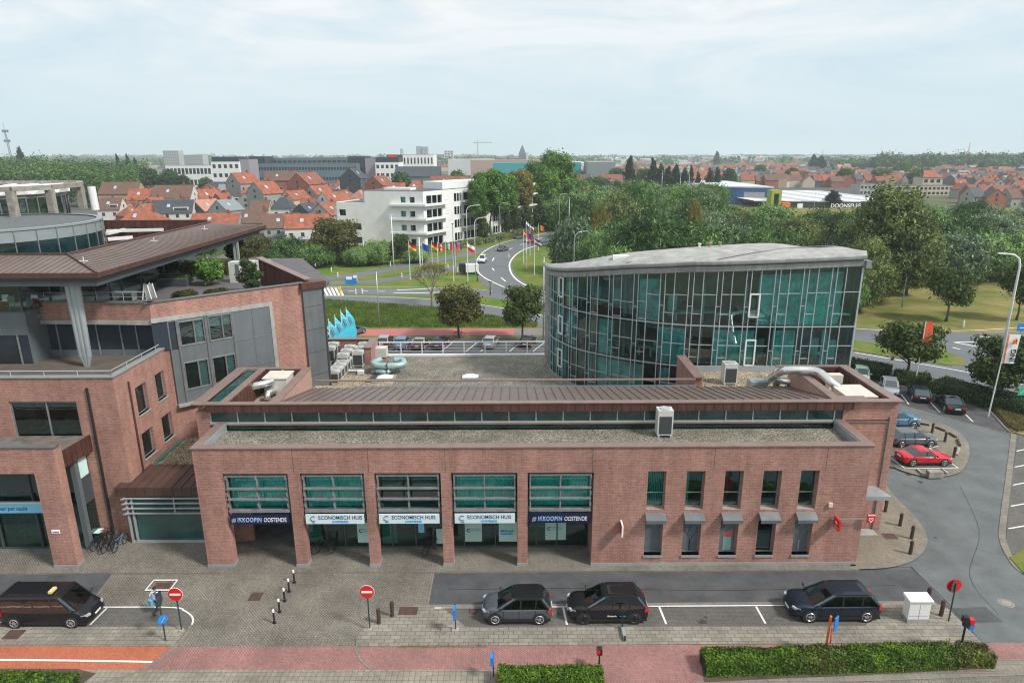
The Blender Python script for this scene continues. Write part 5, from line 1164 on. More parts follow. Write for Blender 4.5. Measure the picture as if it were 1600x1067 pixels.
# ================================================================= VEHICLES (nose towards +X at the origin)
def interp(xs_, ys_, x): return float(np.interp(x, xs_, ys_))
SEATM = mat('seat cloth', (.05, .05, .052), .9, var=0)
def vehicle(name, label, cat, body, L_=4.5, W_=1.82, H_=1.5, style='suv', rims=RIM, roofm=None, group=None, wheel=.355, far=False):
    t = thing(name, label, cat, (0, 0, 0), group); h = L_ / 2
    S_ = {'suv': dict(hood=.70, cowl=.635, wsb=.27, wst=.07, rt=-.37, rb=-.47, tail=.68), 'hatch': dict(hood=.64, cowl=.625, wsb=.27, wst=.06, rt=-.34, rb=-.465, tail=.66),
          'sedan': dict(hood=.60, cowl=.64, wsb=.16, wst=.02, rt=-.20, rb=-.33, tail=.66), 'van': dict(hood=.52, cowl=.60, wsb=.36, wst=.22, rt=-.475, rb=-.49, tail=.56)}[style]
    zb = .20
    belt = H_ * S_['cowl']
    if style == 'van': belt = H_ * .57
    tops = ([-h, -h + .04, -h + .25, S_['rb'] * L_, -.1 * L_, S_['wsb'] * L_, h - .55, h - .12, h], [zb + .35, belt * .90, belt * .985, belt, belt * .985, belt * .955, H_ * S_['hood'] * .90, H_ * S_['hood'] * .74, zb + .34])
    wid = ([-h, -h + .06, -h + .3, -h + .8, 0, h - 1.0, h - .35, h - .08, h], [W_ * .36, W_ * .43, W_ * .47, W_ * .497, W_ * .5, W_ * .495, W_ * .46, W_ * .40, W_ * .30])
    sx = sorted(set([-h, -h + .06, -h + .15, -h + .3, -h + .5] + [S_['rb'] * L_] + list(np.linspace(-h + .8, h - 1.0, 8)) + [S_['wsb'] * L_, h - .8, h - .55, h - .35, h - .18, h - .08, h]))
    mb = MB(); rows = []
    for x in sx:
        w_, zt_ = interp(*wid, x), interp(*tops, x); z0_ = zb + (.10 if abs(x) > h - .1 else 0)
        zt_ = max(zt_, z0_ + .15); mid = z0_ + (zt_ - z0_) * .55
        half = [(w_ * .90, z0_), (w_ * .97, z0_ + .10), (w_, mid * .85), (w_ * .985, mid + (zt_ - mid) * .45), (w_ * .965, zt_ - .06), (w_ * .91, zt_), (w_ * .5, zt_ + .03), (0, zt_ + .035)]
        rows.append([(x, -a, b) for a, b in half] + [(x, a, b) for a, b in half[::-1][1:]])
    n = len(rows[0]); b0 = 0
    vs = [v for r_ in rows for v in r_]
    fs = [(i * n + j, i * n + j + 1, (i + 1) * n + j + 1, (i + 1) * n + j) for i in range(len(rows) - 1) for j in range(n - 1)]
    fs += [tuple(range(n))[::-1], tuple((len(rows) - 1) * n + k for k in range(n))] + [((i + 1) * n, (i + 1) * n + n - 1, i * n + n - 1, i * n) for i in range(len(rows) - 1)]
    mb.add(vs, fs); bo_ = mb.build('body', body, t, smooth=True)
    if not far: sb_ = bo_.modifiers.new('round', 'SUBSURF'); sb_.levels = sb_.render_levels = 1
    # dark lower skirt
    sk_ = MB(); sk_.box(-h + .12, h - .16, -W_ * .462, W_ * .462, zb - .03, zb + .09)
    if style == 'suv': sk_.box(-h * .5, h * .48, -W_ * .506, W_ * .506, zb + .0, zb + .16)
    sk_.box(h - .03, h + .015, -W_ * .26, W_ * .26, zb + .12, zb + .30); sk_.build('skirt', BLACK, t)
    # greenhouse: a loft from the belt to the roof
    def sect(x0, x1, w_, z): return [(x0, -w_ * .86, z), (x0 + .10, -w_, z), (x1 - .30, -w_, z), (x1 - .06, -w_ * .82, z), (x1, 0, z), (x1 - .06, w_ * .82, z), (x1 - .30, w_, z), (x0 + .10, w_, z), (x0, w_ * .86, z)]
    wb_, wt_ = W_ * .462, W_ * (.395 if style != 'van' else .43)
    zbt, zrf = belt * .955, H_ - .05
    A_ = sect(S_['rb'] * L_, S_['wsb'] * L_ + (.10), wb_, zbt); B_ = sect(S_['rt'] * L_, S_['wst'] * L_ + .06, wt_, zrf)
    gm_ = MB(); k_ = len(A_); gm_.add(A_ + B_, [(i, (i + 1) % k_, k_ + (i + 1) % k_, k_ + i) for i in range(k_)]); gm_.build('window_glass', CARGL if far else CARGT, t)
    if not far:
        MB().prism([(A_[0][0] + .15, -wb_ * .8), (A_[4][0] - .3, -wb_ * .8), (A_[4][0] - .3, wb_ * .8), (A_[0][0] + .15, wb_ * .8)], zbt - .1, belt + .035).build('cabin_floor', BLACK, t)
        for fx in (.06, -.16) if style != 'van' else (.10, -.08, -.26):
            for s_ in (-1, 1): MB().prism([(fx * L_, s_ * .38 - .23), (fx * L_ + .12, s_ * .38 - .23), (fx * L_ + .12, s_ * .38 + .23), (fx * L_, s_ * .38 + .23)], belt, H_ - .22).build('seat', SEATM, t)
    rf = MB(); C_ = sect(S_['rt'] * L_ + .10, S_['wst'] * L_ - .14, wt_ * .88, H_ - .012); D_ = sect(S_['rt'] * L_ + .4, S_['wst'] * L_ - .5, wt_ * .5, H_ + .015)
    B2 = [(v[0], v[1] * 1.012, v[2] - .03) for v in B_]
    rf.add(B2 + B_ + C_ + D_, [(i, (i + 1) % k_, k_ + (i + 1) % k_, k_ + i) for i in range(k_)] + [(k_ + i, k_ + (i + 1) % k_, 2 * k_ + (i + 1) % k_, 2 * k_ + i) for i in range(k_)] + [(2 * k_ + i, 2 * k_ + (i + 1) % k_, 3 * k_ + (i + 1) % k_, 3 * k_ + i) for i in range(k_)] + [tuple(3 * k_ + i for i in range(k_))])
    for s_ in (-1, 1):
        for (xa, xb, wd) in ((S_['wsb'] * L_ - .16, S_['wst'] * L_ - .2, .07), (S_['rb'] * L_ + .10, S_['rt'] * L_ + .12, .16 if style != 'sedan' else .22)):
            rf.bar((xa, s_ * wb_ * 1.0, zbt), (xb, s_ * wt_ * 1.0, zrf - .01), wd, .04)
        rf.bar((S_['wsb'] * L_ + .04, s_ * wb_ * .82, zbt), (S_['wst'] * L_ + .0, s_ * wt_ * .82, zrf), .06, .06)
    rf.build('roof', roofm or body, t, smooth=False)
    pl = MB()
    for s_ in (-1, 1):
        for fx in ((-.04,) if style != 'van' else (-.08, .12)): pl.bar((fx * L_ - .02, s_ * (wb_ + .004), zbt), (fx * L_ - .06, s_ * (wt_ + .004), zrf - .03), .08, .03)
        if style in ('suv', 'hatch'): pl.bar((-.25 * L_, s_ * (wb_ + .004), zbt), (-.27 * L_, s_ * (wt_ + .004), zrf - .03), .08, .03)
        if not far:
            for fx in (-.26, -.03, .19): pl.box(fx * L_, fx * L_ + .024, s_ * W_ * .5 - .012, s_ * W_ * .5 + .004, zb + .2, belt * .92)
            if style == 'suv': pl.bar((S_['rt'] * L_ + .2, s_ * wt_ * .92, H_ + .01), (S_['wst'] * L_ - .3, s_ * wt_ * .92, H_ + .01), .035, .03)
    pl.build('pillar_trim', BLACK, t)
    if not far:
        for s_ in (-1, 1):
            for fx in (-.20, .03): MB().box(fx * L_, fx * L_ + .2, s_ * W_ * .5 - .02, s_ * W_ * .5 + .015, belt * .80, belt * .80 + .03).build('door_handle', body, t)
    wx = (-h + L_ * .185, h - L_ * .19)
    for x in wx:
        for s_ in (-1, 1):
            y = s_ * (W_ / 2)
            ar = MB(); ar.tube([(x, y - s_ * .25, wheel), (x, y + s_ * .005, wheel)], wheel * 1.13, 24); ar.build('wheel_arch', BLACK, t)
            wh = MB().tube([(x, y - s_ * .22, wheel), (x, y - s_ * .005, wheel), (x, y + s_ * .018, wheel)], [wheel, wheel, wheel * .9], 24).build('wheel', RUBBER, t)
            rm = MB(); rm.tube([(x, y + s_ * .005, wheel), (x, y + s_ * .022, wheel)], wheel * .30, 12)
            for k in range(5):
                a = k * 1.2566 + .3; rm.bar((x, y + s_ * .018, wheel), (x + wheel * .64 * math.cos(a), y + s_ * .018, wheel + wheel * .64 * math.sin(a)), .075, .02)
            rm.tube([(x + wheel * .66 * math.cos(a * .5236), y + s_ * .018, wheel + wheel * .66 * math.sin(a * .5236)) for a in range(13)], .022, 4)
            rm.build('rim', rims, wh)
    for s_ in (-1, 1):
        MB().tube([(S_['wsb'] * L_ - .12, s_ * (wb_ - .02), belt), (S_['wsb'] * L_ - .14, s_ * (wb_ + .16), belt + .07), (S_['wsb'] * L_ - .14, s_ * (wb_ + .24), belt + .08)], [.03, .09, .06], 8).build('mirror', BLACK if not far else body, t)
        z = interp(*tops, h - .15) - .10
        hl = MB(); hl.prism([(h - .42, s_ * W_ * .455), (h - .12, s_ * W_ * .40), (h - .02, s_ * W_ * .30), (h - .10, s_ * W_ * .28), (h - .40, s_ * W_ * .40)][::s_], z - .02, z + .10); hl.build('headlight', LAMPW, t)
        zt2 = belt * .78; tl = MB(); tl.prism([(-h + .02, s_ * W_ * .30), (-h + .01, s_ * W_ * .42), (-h + .28, s_ * W_ * .487), (-h + .28, s_ * W_ * .42), (-h + .1, s_ * W_ * .3)][::-s_], zt2 - .05, zt2 + .12 + (.35 if style == 'van' else 0)); tl.build('taillight', LAMPR, t)
    MB().box(-h - .012, -h + .02, -.26, .26, .62, .73).build('licence_plate', PLATE, t)
    if not far: MB().box(h - .02, h + .02, -.26, .26, .42, .52).build('licence_plate', PLATE, t)
    return t
def put(o, px=None, py=None, ang=0.0, z=0.03, xy=None):
    p = xy or G2(px, py); o.location = (p[0], p[1], z); o.rotation_euler = (0, 0, R(ang)); return o
def ang_px(a, b): p, q = G2(*a), G2(*b); return math.degrees(math.atan2(q[1] - p[1], q[0] - p[0]))
P_GREY = paint('grey paint', (.085, .095, .115)); P_BLK = paint('black paint', (.006, .007, .009), .1); P_NAVY = paint('dark blue paint', (.008, .018, .032)); P_RED = paint('red paint', (.52, .012, .022), 0)
P_SILV = paint('silver paint', (.40, .43, .46), .6); P_BLUE = paint('blue paint', (.09, .22, .36)); P_WHITE = paint('white paint', (.72, .74, .75), 0); P_DGREY = paint('dark grey paint', (.13, .145, .16)); P_DRED = paint('dark red paint', (.045, .008, .014))
gs = 'cars parked along the street in front'
x0, x1 = G(755, 966)[0], G(861, 966)[0]
v = vehicle('parked_car', 'grey small crossover with black roof parked beside the black one', 'car', P_GREY, x1 - x0 + .12, 1.80, 1.58, 'suv', roofm=P_BLK, group=gs); put(v, xy=((x0 + x1) / 2, 33.22), ang=180)
x0, x1 = G(888, 966)[0], G(1010, 966)[0]
v = vehicle('parked_car', 'all black crossover with sunroof and small door lettering, beside the lying scooter', 'car', P_BLK, x1 - x0 + .1, 1.84, 1.66, 'suv', rims=RIMD, group=gs, wheel=.37)
MB().box(-.85, .0, -.42, .42, 1.662, 1.672).build('sunroof', CARGL, v)
o = puttext('lettering', 'Oostende', .13, WHI, (-1.0, .93, .52), v, ux=(-1, 0, 0)); o.location = (1.1, 0, 0); o2 = puttext('lettering', 'mobiel', .13, CYI, (-1.7, .93, .52), v, ux=(-1, 0, 0)); o2.location = (1.1, 0, 0)
put(v, xy=((x0 + x1) / 2, 33.25), ang=180)
x0, x1 = G(1231, 960)[0], G(1368, 960)[0]
v = vehicle('parked_car', 'dark blue large crossover with bright rims parked near the white street cabinet', 'car', P_NAVY, x1 - x0 + .05, 1.90, 1.64, 'suv', group=gs, wheel=.38); put(v, xy=((x0 + x1) / 2, 33.35), ang=180)
x0, x1 = G(3, 966)[0], G(162, 966)[0]
v = vehicle('passenger_van', 'long black passenger van with yellow roof sign at the street side', 'van', P_BLK, 5.2, 1.90, 1.90, 'van', group=gs, wheel=.35)
MB().prism([(.35, -.55), (.55, -.55), (.55, -.05), (.35, -.05)], 1.99, 2.12).build('taxi_sign', mat('pale yellow sign', (.75, .55, .25), .5, var=0), v)
put(v, xy=((x0 + x1) / 2 + .08, 33.15), ang=0)
v = vehicle('parked_car', 'nose of a dark car cut off by the picture edge behind the black van', 'car', P_NAVY, 4.3, 1.8, 1.45, 'hatch', group=gs); put(v, xy=(x0 - 2.6, 33.1), ang=0)
gl = 'cars in the side parking lot'
a_ = ang_px((1428, 726), (1477, 725))
v = vehicle('parked_car', 'bright red old saloon parked on the island by the stone block', 'car', P_RED, 4.35, 1.70, 1.36, 'sedan', rims=mat('wheel cover', (.30, .42, .44), .4, .4, var=0), group=gl, wheel=.31); put(v, 1441, 724, a_ - 1, .15)
v = vehicle('parked_car', 'grey hatchback parked alongside the red saloon', 'car', P_DGREY, 4.25, 1.78, 1.42, 'hatch', group=gl, wheel=.33); put(v, 1422, 695, a_ - 1, .15)
v = vehicle('parked_car', 'light blue crossover half hidden by the brick corner', 'car', P_BLUE, 4.5, 1.84, 1.6, 'suv', group=gl, wheel=.36); put(v, 1396, 666, a_ - 1, .15)
v = vehicle('parked_car', 'silver white hatchback facing the lane, closest to the brick roof corner', 'car', P_SILV, 4.0, 1.72, 1.45, 'hatch', group=gl); put(v, 1389, 612, ang_px((1389, 596), (1398, 622)), .03)
v = vehicle('parked_car', 'small black hatchback with its tail lamps to the lane', 'car', P_NAVY, 3.9, 1.7, 1.44, 'hatch', group=gl); put(v, 1434, 622, ang_px((1442, 634), (1425, 610)), .03)
v = vehicle('parked_car', 'black coupe saloon parked last before the dry grass', 'car', P_BLK, 4.7, 1.82, 1.38, 'sedan', group=gl); put(v, 1482, 637, ang_px((1498, 652), (1467, 622)), .03)
v = vehicle('parked_car', 'pale green car barely visible over the brown parapet', 'car', paint('mint paint', (.35, .50, .42)), 3.8, 1.7, 1.42, 'hatch', group=gl, far=True); put(v, 1345, 592, ang_px((1389, 596), (1398, 622)), .03)
gr_ = 'cars parked behind the gravel roof'
rear = [(602, 545, 'hatch', P_DRED, 'dark red hatchback at the end of the rear parking row, by the plant enclosure'), (629, 547, 'hatch', P_BLUE, 'blue hatchback in the rear parking row between two dark red cars'), (657, 548, 'sedan', P_DRED, 'dark red saloon with grey roof in the rear parking row, behind railing'),
        (688, 547, 'hatch', P_NAVY, 'dark blue hatchback with an empty bay beside it in the rear row'), (767, 546, 'hatch', P_SILV, 'silver hatchback standing alone between empty rear bays'), (825, 545, 'sedan', P_BLK, 'black car in the rear row under the small round tree, beside the glass building'),
        (520, 531, 'hatch', P_SILV, 'car with pale windscreen partly behind the turquoise flags, outer side'), (552, 529, 'hatch', P_DGREY, 'dark grey car partly behind the turquoise flags, inner side')]
protos = {}
for px_, py_, st_, pm, lb in rear:
    if st_ not in protos: protos[st_] = v = vehicle('parked_car', lb, 'car', P_BLK, 4.3, 1.76, 1.46 if st_ == 'hatch' else 1.42, st_, group=gr_, far=True)
    else: v = dup(protos[st_], label=lb)
    for c in v.children:
        if c.name.split('.')[0] in ('body', 'roof', 'mirror'):
            for sl in c.material_slots: sl.link = 'OBJECT'; sl.material = P_SILV if (c.name.startswith('roof') and px_ in (657, 602)) else pm
    put(v, px_, py_ - 6, ang_px((px_ - 5, py_ + 4), (px_ + 5, py_ - 8)) if px_ > 560 else 60)
drv = [(786, 392, 'sedan', P_DGREY, 'dark grey car driving round the curve above the white van', 60), (754, 410, 'hatch', P_WHITE, 'small white van coming down the curve towards the roundabout', -95),
       (812, 373, 'sedan', P_DGREY, 'dark car farthest up the curving road, leading', 40), (829, 379, 'sedan', P_SILV, 'silver car on the curving road just behind the flags', 215)]
for px_, py_, st_, pm, lb, an in drv:
    v = dup(protos[st_], label=lb, group='cars driving on the curving road')
    for c in v.children:
        if c.name.split('.')[0] in ('body', 'roof', 'mirror'):
            for sl in c.material_slots: sl.link = 'OBJECT'; sl.material = pm
    v.name = 'moving_car'; put(v, px_, py_, an, .05); v.scale = (1.0, 1.0, 1.25 if px_ == 754 else 1.0)
t = thing('service_trailer', 'white trailer box with dark frame parked on the grass beside the bend', 'trailer', (0, 0, 0))
MB().box(-1.3, 1.6, -1.0, 1.0, .5, 2.2).build('cargo_box', ALU, t); MB().box(-2.6, -1.3, -.9, .9, .5, 2.4).build('dark_frame', BLACK, t)
for a in (-1.6, .9):
    for s_ in (-1, 1): MB().tube([(a, s_ * .8, .35), (a, s_ * 1.0, .35)], .35, 14).build('wheel', RUBBER, t)
put(t, 736, 428, 12)
for k, (px_, py_) in enumerate(((803, 345), (792, 347), (815, 343), (828, 341))):
    v = dup(protos['sedan'], label=('white', 'grey', 'dark', 'pale')[k] + ' car parked under the tall poplars far up the road', group='cars under the tall poplars'); 
    for c in v.children:
        if c.name.split('.')[0] in ('body', 'roof', 'mirror'):
            for sl in c.material_slots: sl.link = 'OBJECT'; sl.material = (P_WHITE, P_DGREY, P_NAVY, P_SILV)[k]
    put(v, px_, py_, 20)

# ================================================================= STREET FURNITURE
def bollard(px, py, label, kind, group, z=0.0):
    p = G(px, py, z)
    if kind == 'black':
        t = thing('bollard', label, 'bollard', p, group); MB().tube([p, (p[0], p[1], z + .74)], .055, 12).build('post', BLACK, t); MB().tube([(p[0], p[1], z + .74), (p[0], p[1], z + .90), (p[0], p[1], z + .93)], [.062, .062, .03], 12).build('cap', WHI, t); MB().tube([p, (p[0], p[1], z + .05)], .11, 12).build('base', BLACK, t)
    else:
        t = thing('wooden_post', label, 'post', p, group); MB().tube([p, (p[0] + .02, p[1], z + .95), (p[0] + .02, p[1], z + 1.0)], [.12, .11, .07], 10).build('post', WOODP, t); MB().tube([(p[0], p[1], z + .78), (p[0], p[1], z + .84)], .125, 10).build('reflector', mat('dull red band', (.25, .04, .03), .6, var=0) if kind == 'redwood' else WOODP, t)
    return t
nm = ['nearest to the bottom of the slanting row', 'second up the slanting row', 'middle of the slanting row', 'fourth up the slanting row', 'top one of the slanting row, by the arcade kerb']
for k, (px_, py_) in enumerate(((429, 973), (437, 956), (445, 939), (452, 924), (460, 910))): bollard(px_, py_, 'thin black bollard with white cap, ' + nm[k].replace('nearest to the', 'one at the'), 'black', 'black bollards with white caps')
gw = 'dark wooden posts around the kerbs'
for px_, py_, lb, kd, z in [(592, 973, 'dark wooden post beside the no entry sign foot', 'wood', .05), (613, 962, 'dark wooden post beside the rusty hatch on the rounded footway', 'wood', .05), (1470, 961, 'wooden post with dull red band beside the round sign back', 'redwood', .05), (1449, 940, 'wooden post mostly hidden behind the white street cabinet', 'wood', .05),
                         (1383, 799, 'wooden post on corner pavement, first after the canopy', 'wood', .12), (1406, 821, 'wooden post on corner pavement, second after the canopy', 'wood', .12), (1424, 841, 'wooden post on corner pavement, third after the canopy', 'wood', .12), (1422, 865, 'wooden post on corner pavement at the street bend', 'wood', .12),
                         (1456, 676, 'wooden post at the tip of parking island by the blue car', 'wood', .12), (1476, 690, 'wooden post on parking island off the grey hatchback nose', 'wood', .12), (1490, 714, 'wooden post on parking island off the red saloon nose', 'wood', .12)]: bollard(px_, py_, lb, kd, gw, z)
mb_i = 0
for px_, py_, qx, qy, lb in [(1436, 661, 1452, 664, 'dark fallen kerb beam at the back edge of parking island'), (1462, 667, 1477, 673, 'dark kerb beam curving round the island beyond the first post'), (1483, 676, 1494, 683, 'kerb beam on the island bend beyond the second post'), (1496, 686, 1500, 696, 'short kerb beam on the outer island bend'), (1499, 700, 1495, 710, 'pale short kerb beam near the lowest island post'), (1433, 733, 1442, 741, 'pale kerb beam on the island before the stone block'), (1471, 732, 1481, 740, 'pale kerb beam on the island past the stone block')]:
    a, b = G(px_, py_, .2), G(qx, qy, .2); props(MB().bar(a, b, .16, .16).build('kerb_beam', WOODP if py_ < 690 else CONC, None, loc=a), lb, 'beam', 'kerb beams on the parking island')
p = G(1460, 745, .12); props(MB().prism([(p[0] - .62, p[1] - .25), (p[0] + .62, p[1] - .18), (p[0] + .58, p[1] + .35), (p[0] - .58, p[1] + .3)], .12, .66).build('stone_block', CONCW, None, loc=p), 'grey stone block at the kerb in front of the red saloon', 'stone block')
p = G(1434, 973, .05); t = thing('street_cabinet', 'white utility cabinet with domed lid standing on the tiled footway', 'cabinet', p)
MB().box(p[0] - .62, p[0] + .62, p[1], p[1] + .62, .05, .3).build('base', CONC, t); MB().box(p[0] - .6, p[0] + .6, p[1] + .03, p[1] + .6, .3, 1.42).build('body', ALU, t); MB().prism([(p[0] - .68, p[1] - .04), (p[0] + .68, p[1] - .04), (p[0] + .68, p[1] + .68), (p[0] - .68, p[1] + .68)], 1.42, [1.52, 1.52, 1.62, 1.62]).build('lid', ALU, t)
mb = MB(); [mb.box(p[0] + a, p[0] + a + .012, p[1] + .02, p[1] + .03, .32, 1.4) for a in (0,)]; [mb.box(p[0] - .55, p[0] + .55, p[1] + .02, p[1] + .03, .5, .512)]; mb.build('door_joint', FRAMEG, t)
def disc(mb, c, r_, y0, y1, m=0, n=24): return mb.tube([(c[0], y0, c[2]), (c[0], y1, c[2])], r_, n, m)
def noentry(px, py, pxt, pyt, label):
    p = G(px, py, .03); H2 = AY(pxt, pyt, p[1])[2]
    t = thing('no_entry_sign', label, 'traffic sign', p, 'no entry signs'); MB().tube([p, (p[0], p[1], H2 + .35)], .04, 10).build('post', DPOLE, t)
    MB().tube([(p[0], p[1], p[2]), (p[0], p[1], p[2] + .06)], .14, 12).build('base', CONC, t)
    d = disc(MB(), (p[0], 0, H2), .40, p[1] - .09, p[1] - .06).build('disc', RED, t)
    disc(MB(), (p[0], 0, H2), .42, p[1] - .06, p[1] - .045).build('rim', WHI, t)
    MB().box(p[0] - .30, p[0] + .30, p[1] - .10, p[1] - .092, H2 - .06, H2 + .07).build('bar', WHI, t)
noentry(284, 984, 275, 927, 'round red no entry sign on green pole beside the walking person'); noentry(578, 982, 574, 923, 'round red no entry sign on green pole at the rounded footway tip')
def poleat(px, py, pyt, z=.03): p = G(px, py, z); return p, AY(px, pyt, p[1])[2]
p, h2 = poleat(259, 1000, 933); t = thing('sign_post', 'green sign pole with a small blue round sign, in front of the walker', 'traffic sign', p)
MB().tube([p, (p[0], p[1], h2)], .04, 10).build('post', DPOLE, t); MB().tube([(p[0] - .03, p[1] + .02, h2 - .25), (p[0] + .03, p[1] + .02, h2 - .25)], .30, 20).build('turned_disc', DPOLE, t)
c = AY(256, 966, p[1]); MB().tube([(p[0] + .05, p[1] - .06, c[2]), (p[0] + .08, p[1] - .09, c[2])], .26, 20).build('blue_disc', BLUE, t); MB().bar((p[0] + .02, p[1] - .12, c[2] - .14), (p[0] + .2, p[1] - .1, c[2] + .14), .05, .02).build('arrow', WHI, t)
p, h2 = poleat(712, 984, 943); t = thing('sign_post', 'thin green pole with narrow blue parking sign beside the first bay', 'traffic sign', p)
MB().tube([p, (p[0], p[1], h2)], .035, 10).build('post', DPOLE, t); MB().box(p[0] - .07, p[0] + .05, p[1] - .5, p[1] + .05, h2 - .75, h2 - .05).build('blue_panel', BLUE, t); MB().box(p[0] - .2, p[0] + .2, p[1] - .15, p[1] + .15, .05, .12).build('base', CONC, t)
p, h2 = poleat(771, 1056, 1019); t = thing('sign_post', 'short pole with blue sign edge at the small hedge corner', 'traffic sign', p)
MB().tube([p, (p[0], p[1], h2)], .035, 10).build('post', DPOLE, t); MB().box(p[0] - .14, p[0] + .02, p[1] - .4, p[1] + .05, h2 - .5, h2).build('blue_panel', BLUE, t)
p, h2 = poleat(936, 1042, 1017); t = thing('signal_post', 'short dark pole with red and black head beside the small hedge', 'traffic sign', p)
MB().tube([p, (p[0], p[1], h2)], .045, 10).build('post', BLACK, t); MB().box(p[0] - .15, p[0] + .12, p[1] - .2, p[1] + .1, h2 - .1, h2 + .25).build('head', BLACK, t); MB().box(p[0] - .2, p[0] + .0, p[1] - .22, p[1] - .2, h2, h2 + .22).build('red_face', RED, t)
p, h2 = poleat(1482, 970, 916); t = thing('sign_post', 'green pole carrying a round sign seen from its grey back', 'traffic sign', p)
MB().tube([p, (p[0], p[1], h2 + .2)], .04, 10).build('post', DPOLE, t); MB().tube([(p[0], p[1] + .05, h2), (p[0] - .02, p[1] + .08, h2)], .40, 24).build('disc_back', FRAMED, t); MB().tube([(p[0] - .02, p[1] + .08, h2), (p[0] - .02, p[1] + .10, h2)], .42, 24).build('disc_rim', RED, t)
p, h2 = poleat(1499, 1022, 966); t = thing('traffic_light', 'dark pole with cluster of signs and lamps at the long hedge end', 'traffic light', p)
MB().tube([p, (p[0], p[1], h2 + .15)], .055, 10).build('post', BLACK, t)
for dz, mm, dx in ((0, BLACK, -.1), (-.3, BLACK, .0), (-.15, RED, .22), (-.45, BLUE, .25)): MB().box(p[0] + dx - .13, p[0] + dx + .13, p[1] - .15, p[1] + .1, h2 + dz - .16, h2 + dz + .16).build('signal_box', mm, t)
p, h2 = poleat(1288, 1024, 962); t = thing('work_sign', 'orange pole with orange disc and blue board rising out of the long hedge', 'traffic sign', p)
MB().tube([p, (p[0] + .05, p[1], h2)], .06, 10).build('post', ORA, t); MB().tube([(p[0] + .12, p[1] - .1, h2 - 1.15), (p[0] + .16, p[1] - .12, h2 - 1.15)], .42, 20).build('orange_disc', RED, t); MB().prism([(p[0] + .15, p[1] - .3), (p[0] + .45, p[1] - .05), (p[0] + .42, p[1]), (p[0] + .12, p[1] - .25)], h2 - .75, h2 + .05).build('blue_board', BLUE, t)
p = G(976, 998, .05); t = thing('kick_scooter', 'grey electric scooter parked on the tiled footway beside the black crossover', 'scooter', p)
x, y = p[0], p[1]; MB().box(x - .09, x + .09, y, y + .75, .2, .27).build('deck', ZINCL, t); MB().tube([(x, y + .72, .22), (x - .02, y + .82, .7), (x - .02, y + .86, 1.22)], .035, 8).build('stem', BLACK, t); MB().tube([(x - .24, y + .86, 1.22), (x + .22, y + .86, 1.22)], .025, 8).build('handlebar', BLACK, t)
for yy in (-.1, .85): MB().tube([(x - .03, y + yy, .18), (x + .03, y + yy, .18)], .13, 16).build('wheel', RUBBER, t)
def bicycle(px, py, ang, label, group=None, z=.13, m=BLACK, s_=1.0, xy=None):
    t = thing('bicycle', label, 'bicycle', (0, 0, 0), group)
    for x in (-.52, .55):
        w_ = MB(); w_.tube([(x + .33 * math.cos(a * .3927), 0, .34 + .33 * math.sin(a * .3927)) for a in range(17)], .032, 6)
        o = w_.build('wheel', RUBBER, t); sp_ = MB()
        for a in range(6): sp_.bar((x - .32 * math.cos(a * .5236), 0, .34 - .32 * math.sin(a * .5236)), (x + .32 * math.cos(a * .5236), 0, .34 + .32 * math.sin(a * .5236)), .006)
        sp_.build('spoke', FRAMEG, o)
    f = MB(); f.tube([(-.52, 0, .34), (-.1, 0, .3), (-.25, 0, .82), (-.52, 0, .34)], .026, 6); f.tube([(-.1, 0, .3), (.38, 0, .80)], .034, 6); f.tube([(-.24, 0, .76), (.38, 0, .84)], .028, 6); f.tube([(.36, 0, .92), (.42, 0, .72), (.55, 0, .34)], .02, 6); f.build('frame', m, t)
    MB().tube([(.30, -.28, 1.0), (.38, -.1, 1.03), (.38, .1, 1.03), (.30, .28, 1.0)], .018, 6).build('handlebar', BLACK, t); MB().prism([(-.38, -.08), (-.1, -.03), (-.1, .03), (-.38, .08)], .88, .94).build('saddle', BLACK, t)
    MB().box(-.75, -.35, -.07, .07, .72, .75).build('carrier', BLACK, t)
    p = xy or G2(px, py, z); t.location = (p[0], p[1], z); t.rotation_euler = (R(4), 0, R(ang)); t.scale = (s_,) * 3; return t
gk = 'bicycles outside the buildings'
bicycle(505, 861, 35, 'black bicycle leaning outside the shop front below the second office sign', gk); bicycle(526, 857, 70, 'black bicycle with crate beside another one below the second office sign', gk)
bicycle(673, 862, 55, 'black bicycle leaning against the third slim brick pier', gk)
for k, (px_, py_, an, c_) in enumerate(((158, 853, 75, BLACK), (166, 850, 95, P_NAVY), (173, 856, 80, BLACK), (181, 851, 100, P_DGREY), (188, 855, 85, P_BLUE))): bicycle(px_, py_, an, ('outermost dark bicycle of the huddle beside the grey porch column', 'dark blue framed bicycle second in the huddle by the black downpipe', 'black bicycle in the middle of the huddle by the black downpipe', 'grey bicycle fourth in the huddle by the black downpipe', 'blue bicycle of the huddle touching the glazed lobby')[k], gk, m=c_)
bicycle(718, 526, 0, 'bicycle standing under the browning street tree on the red path', gk, z=.02)

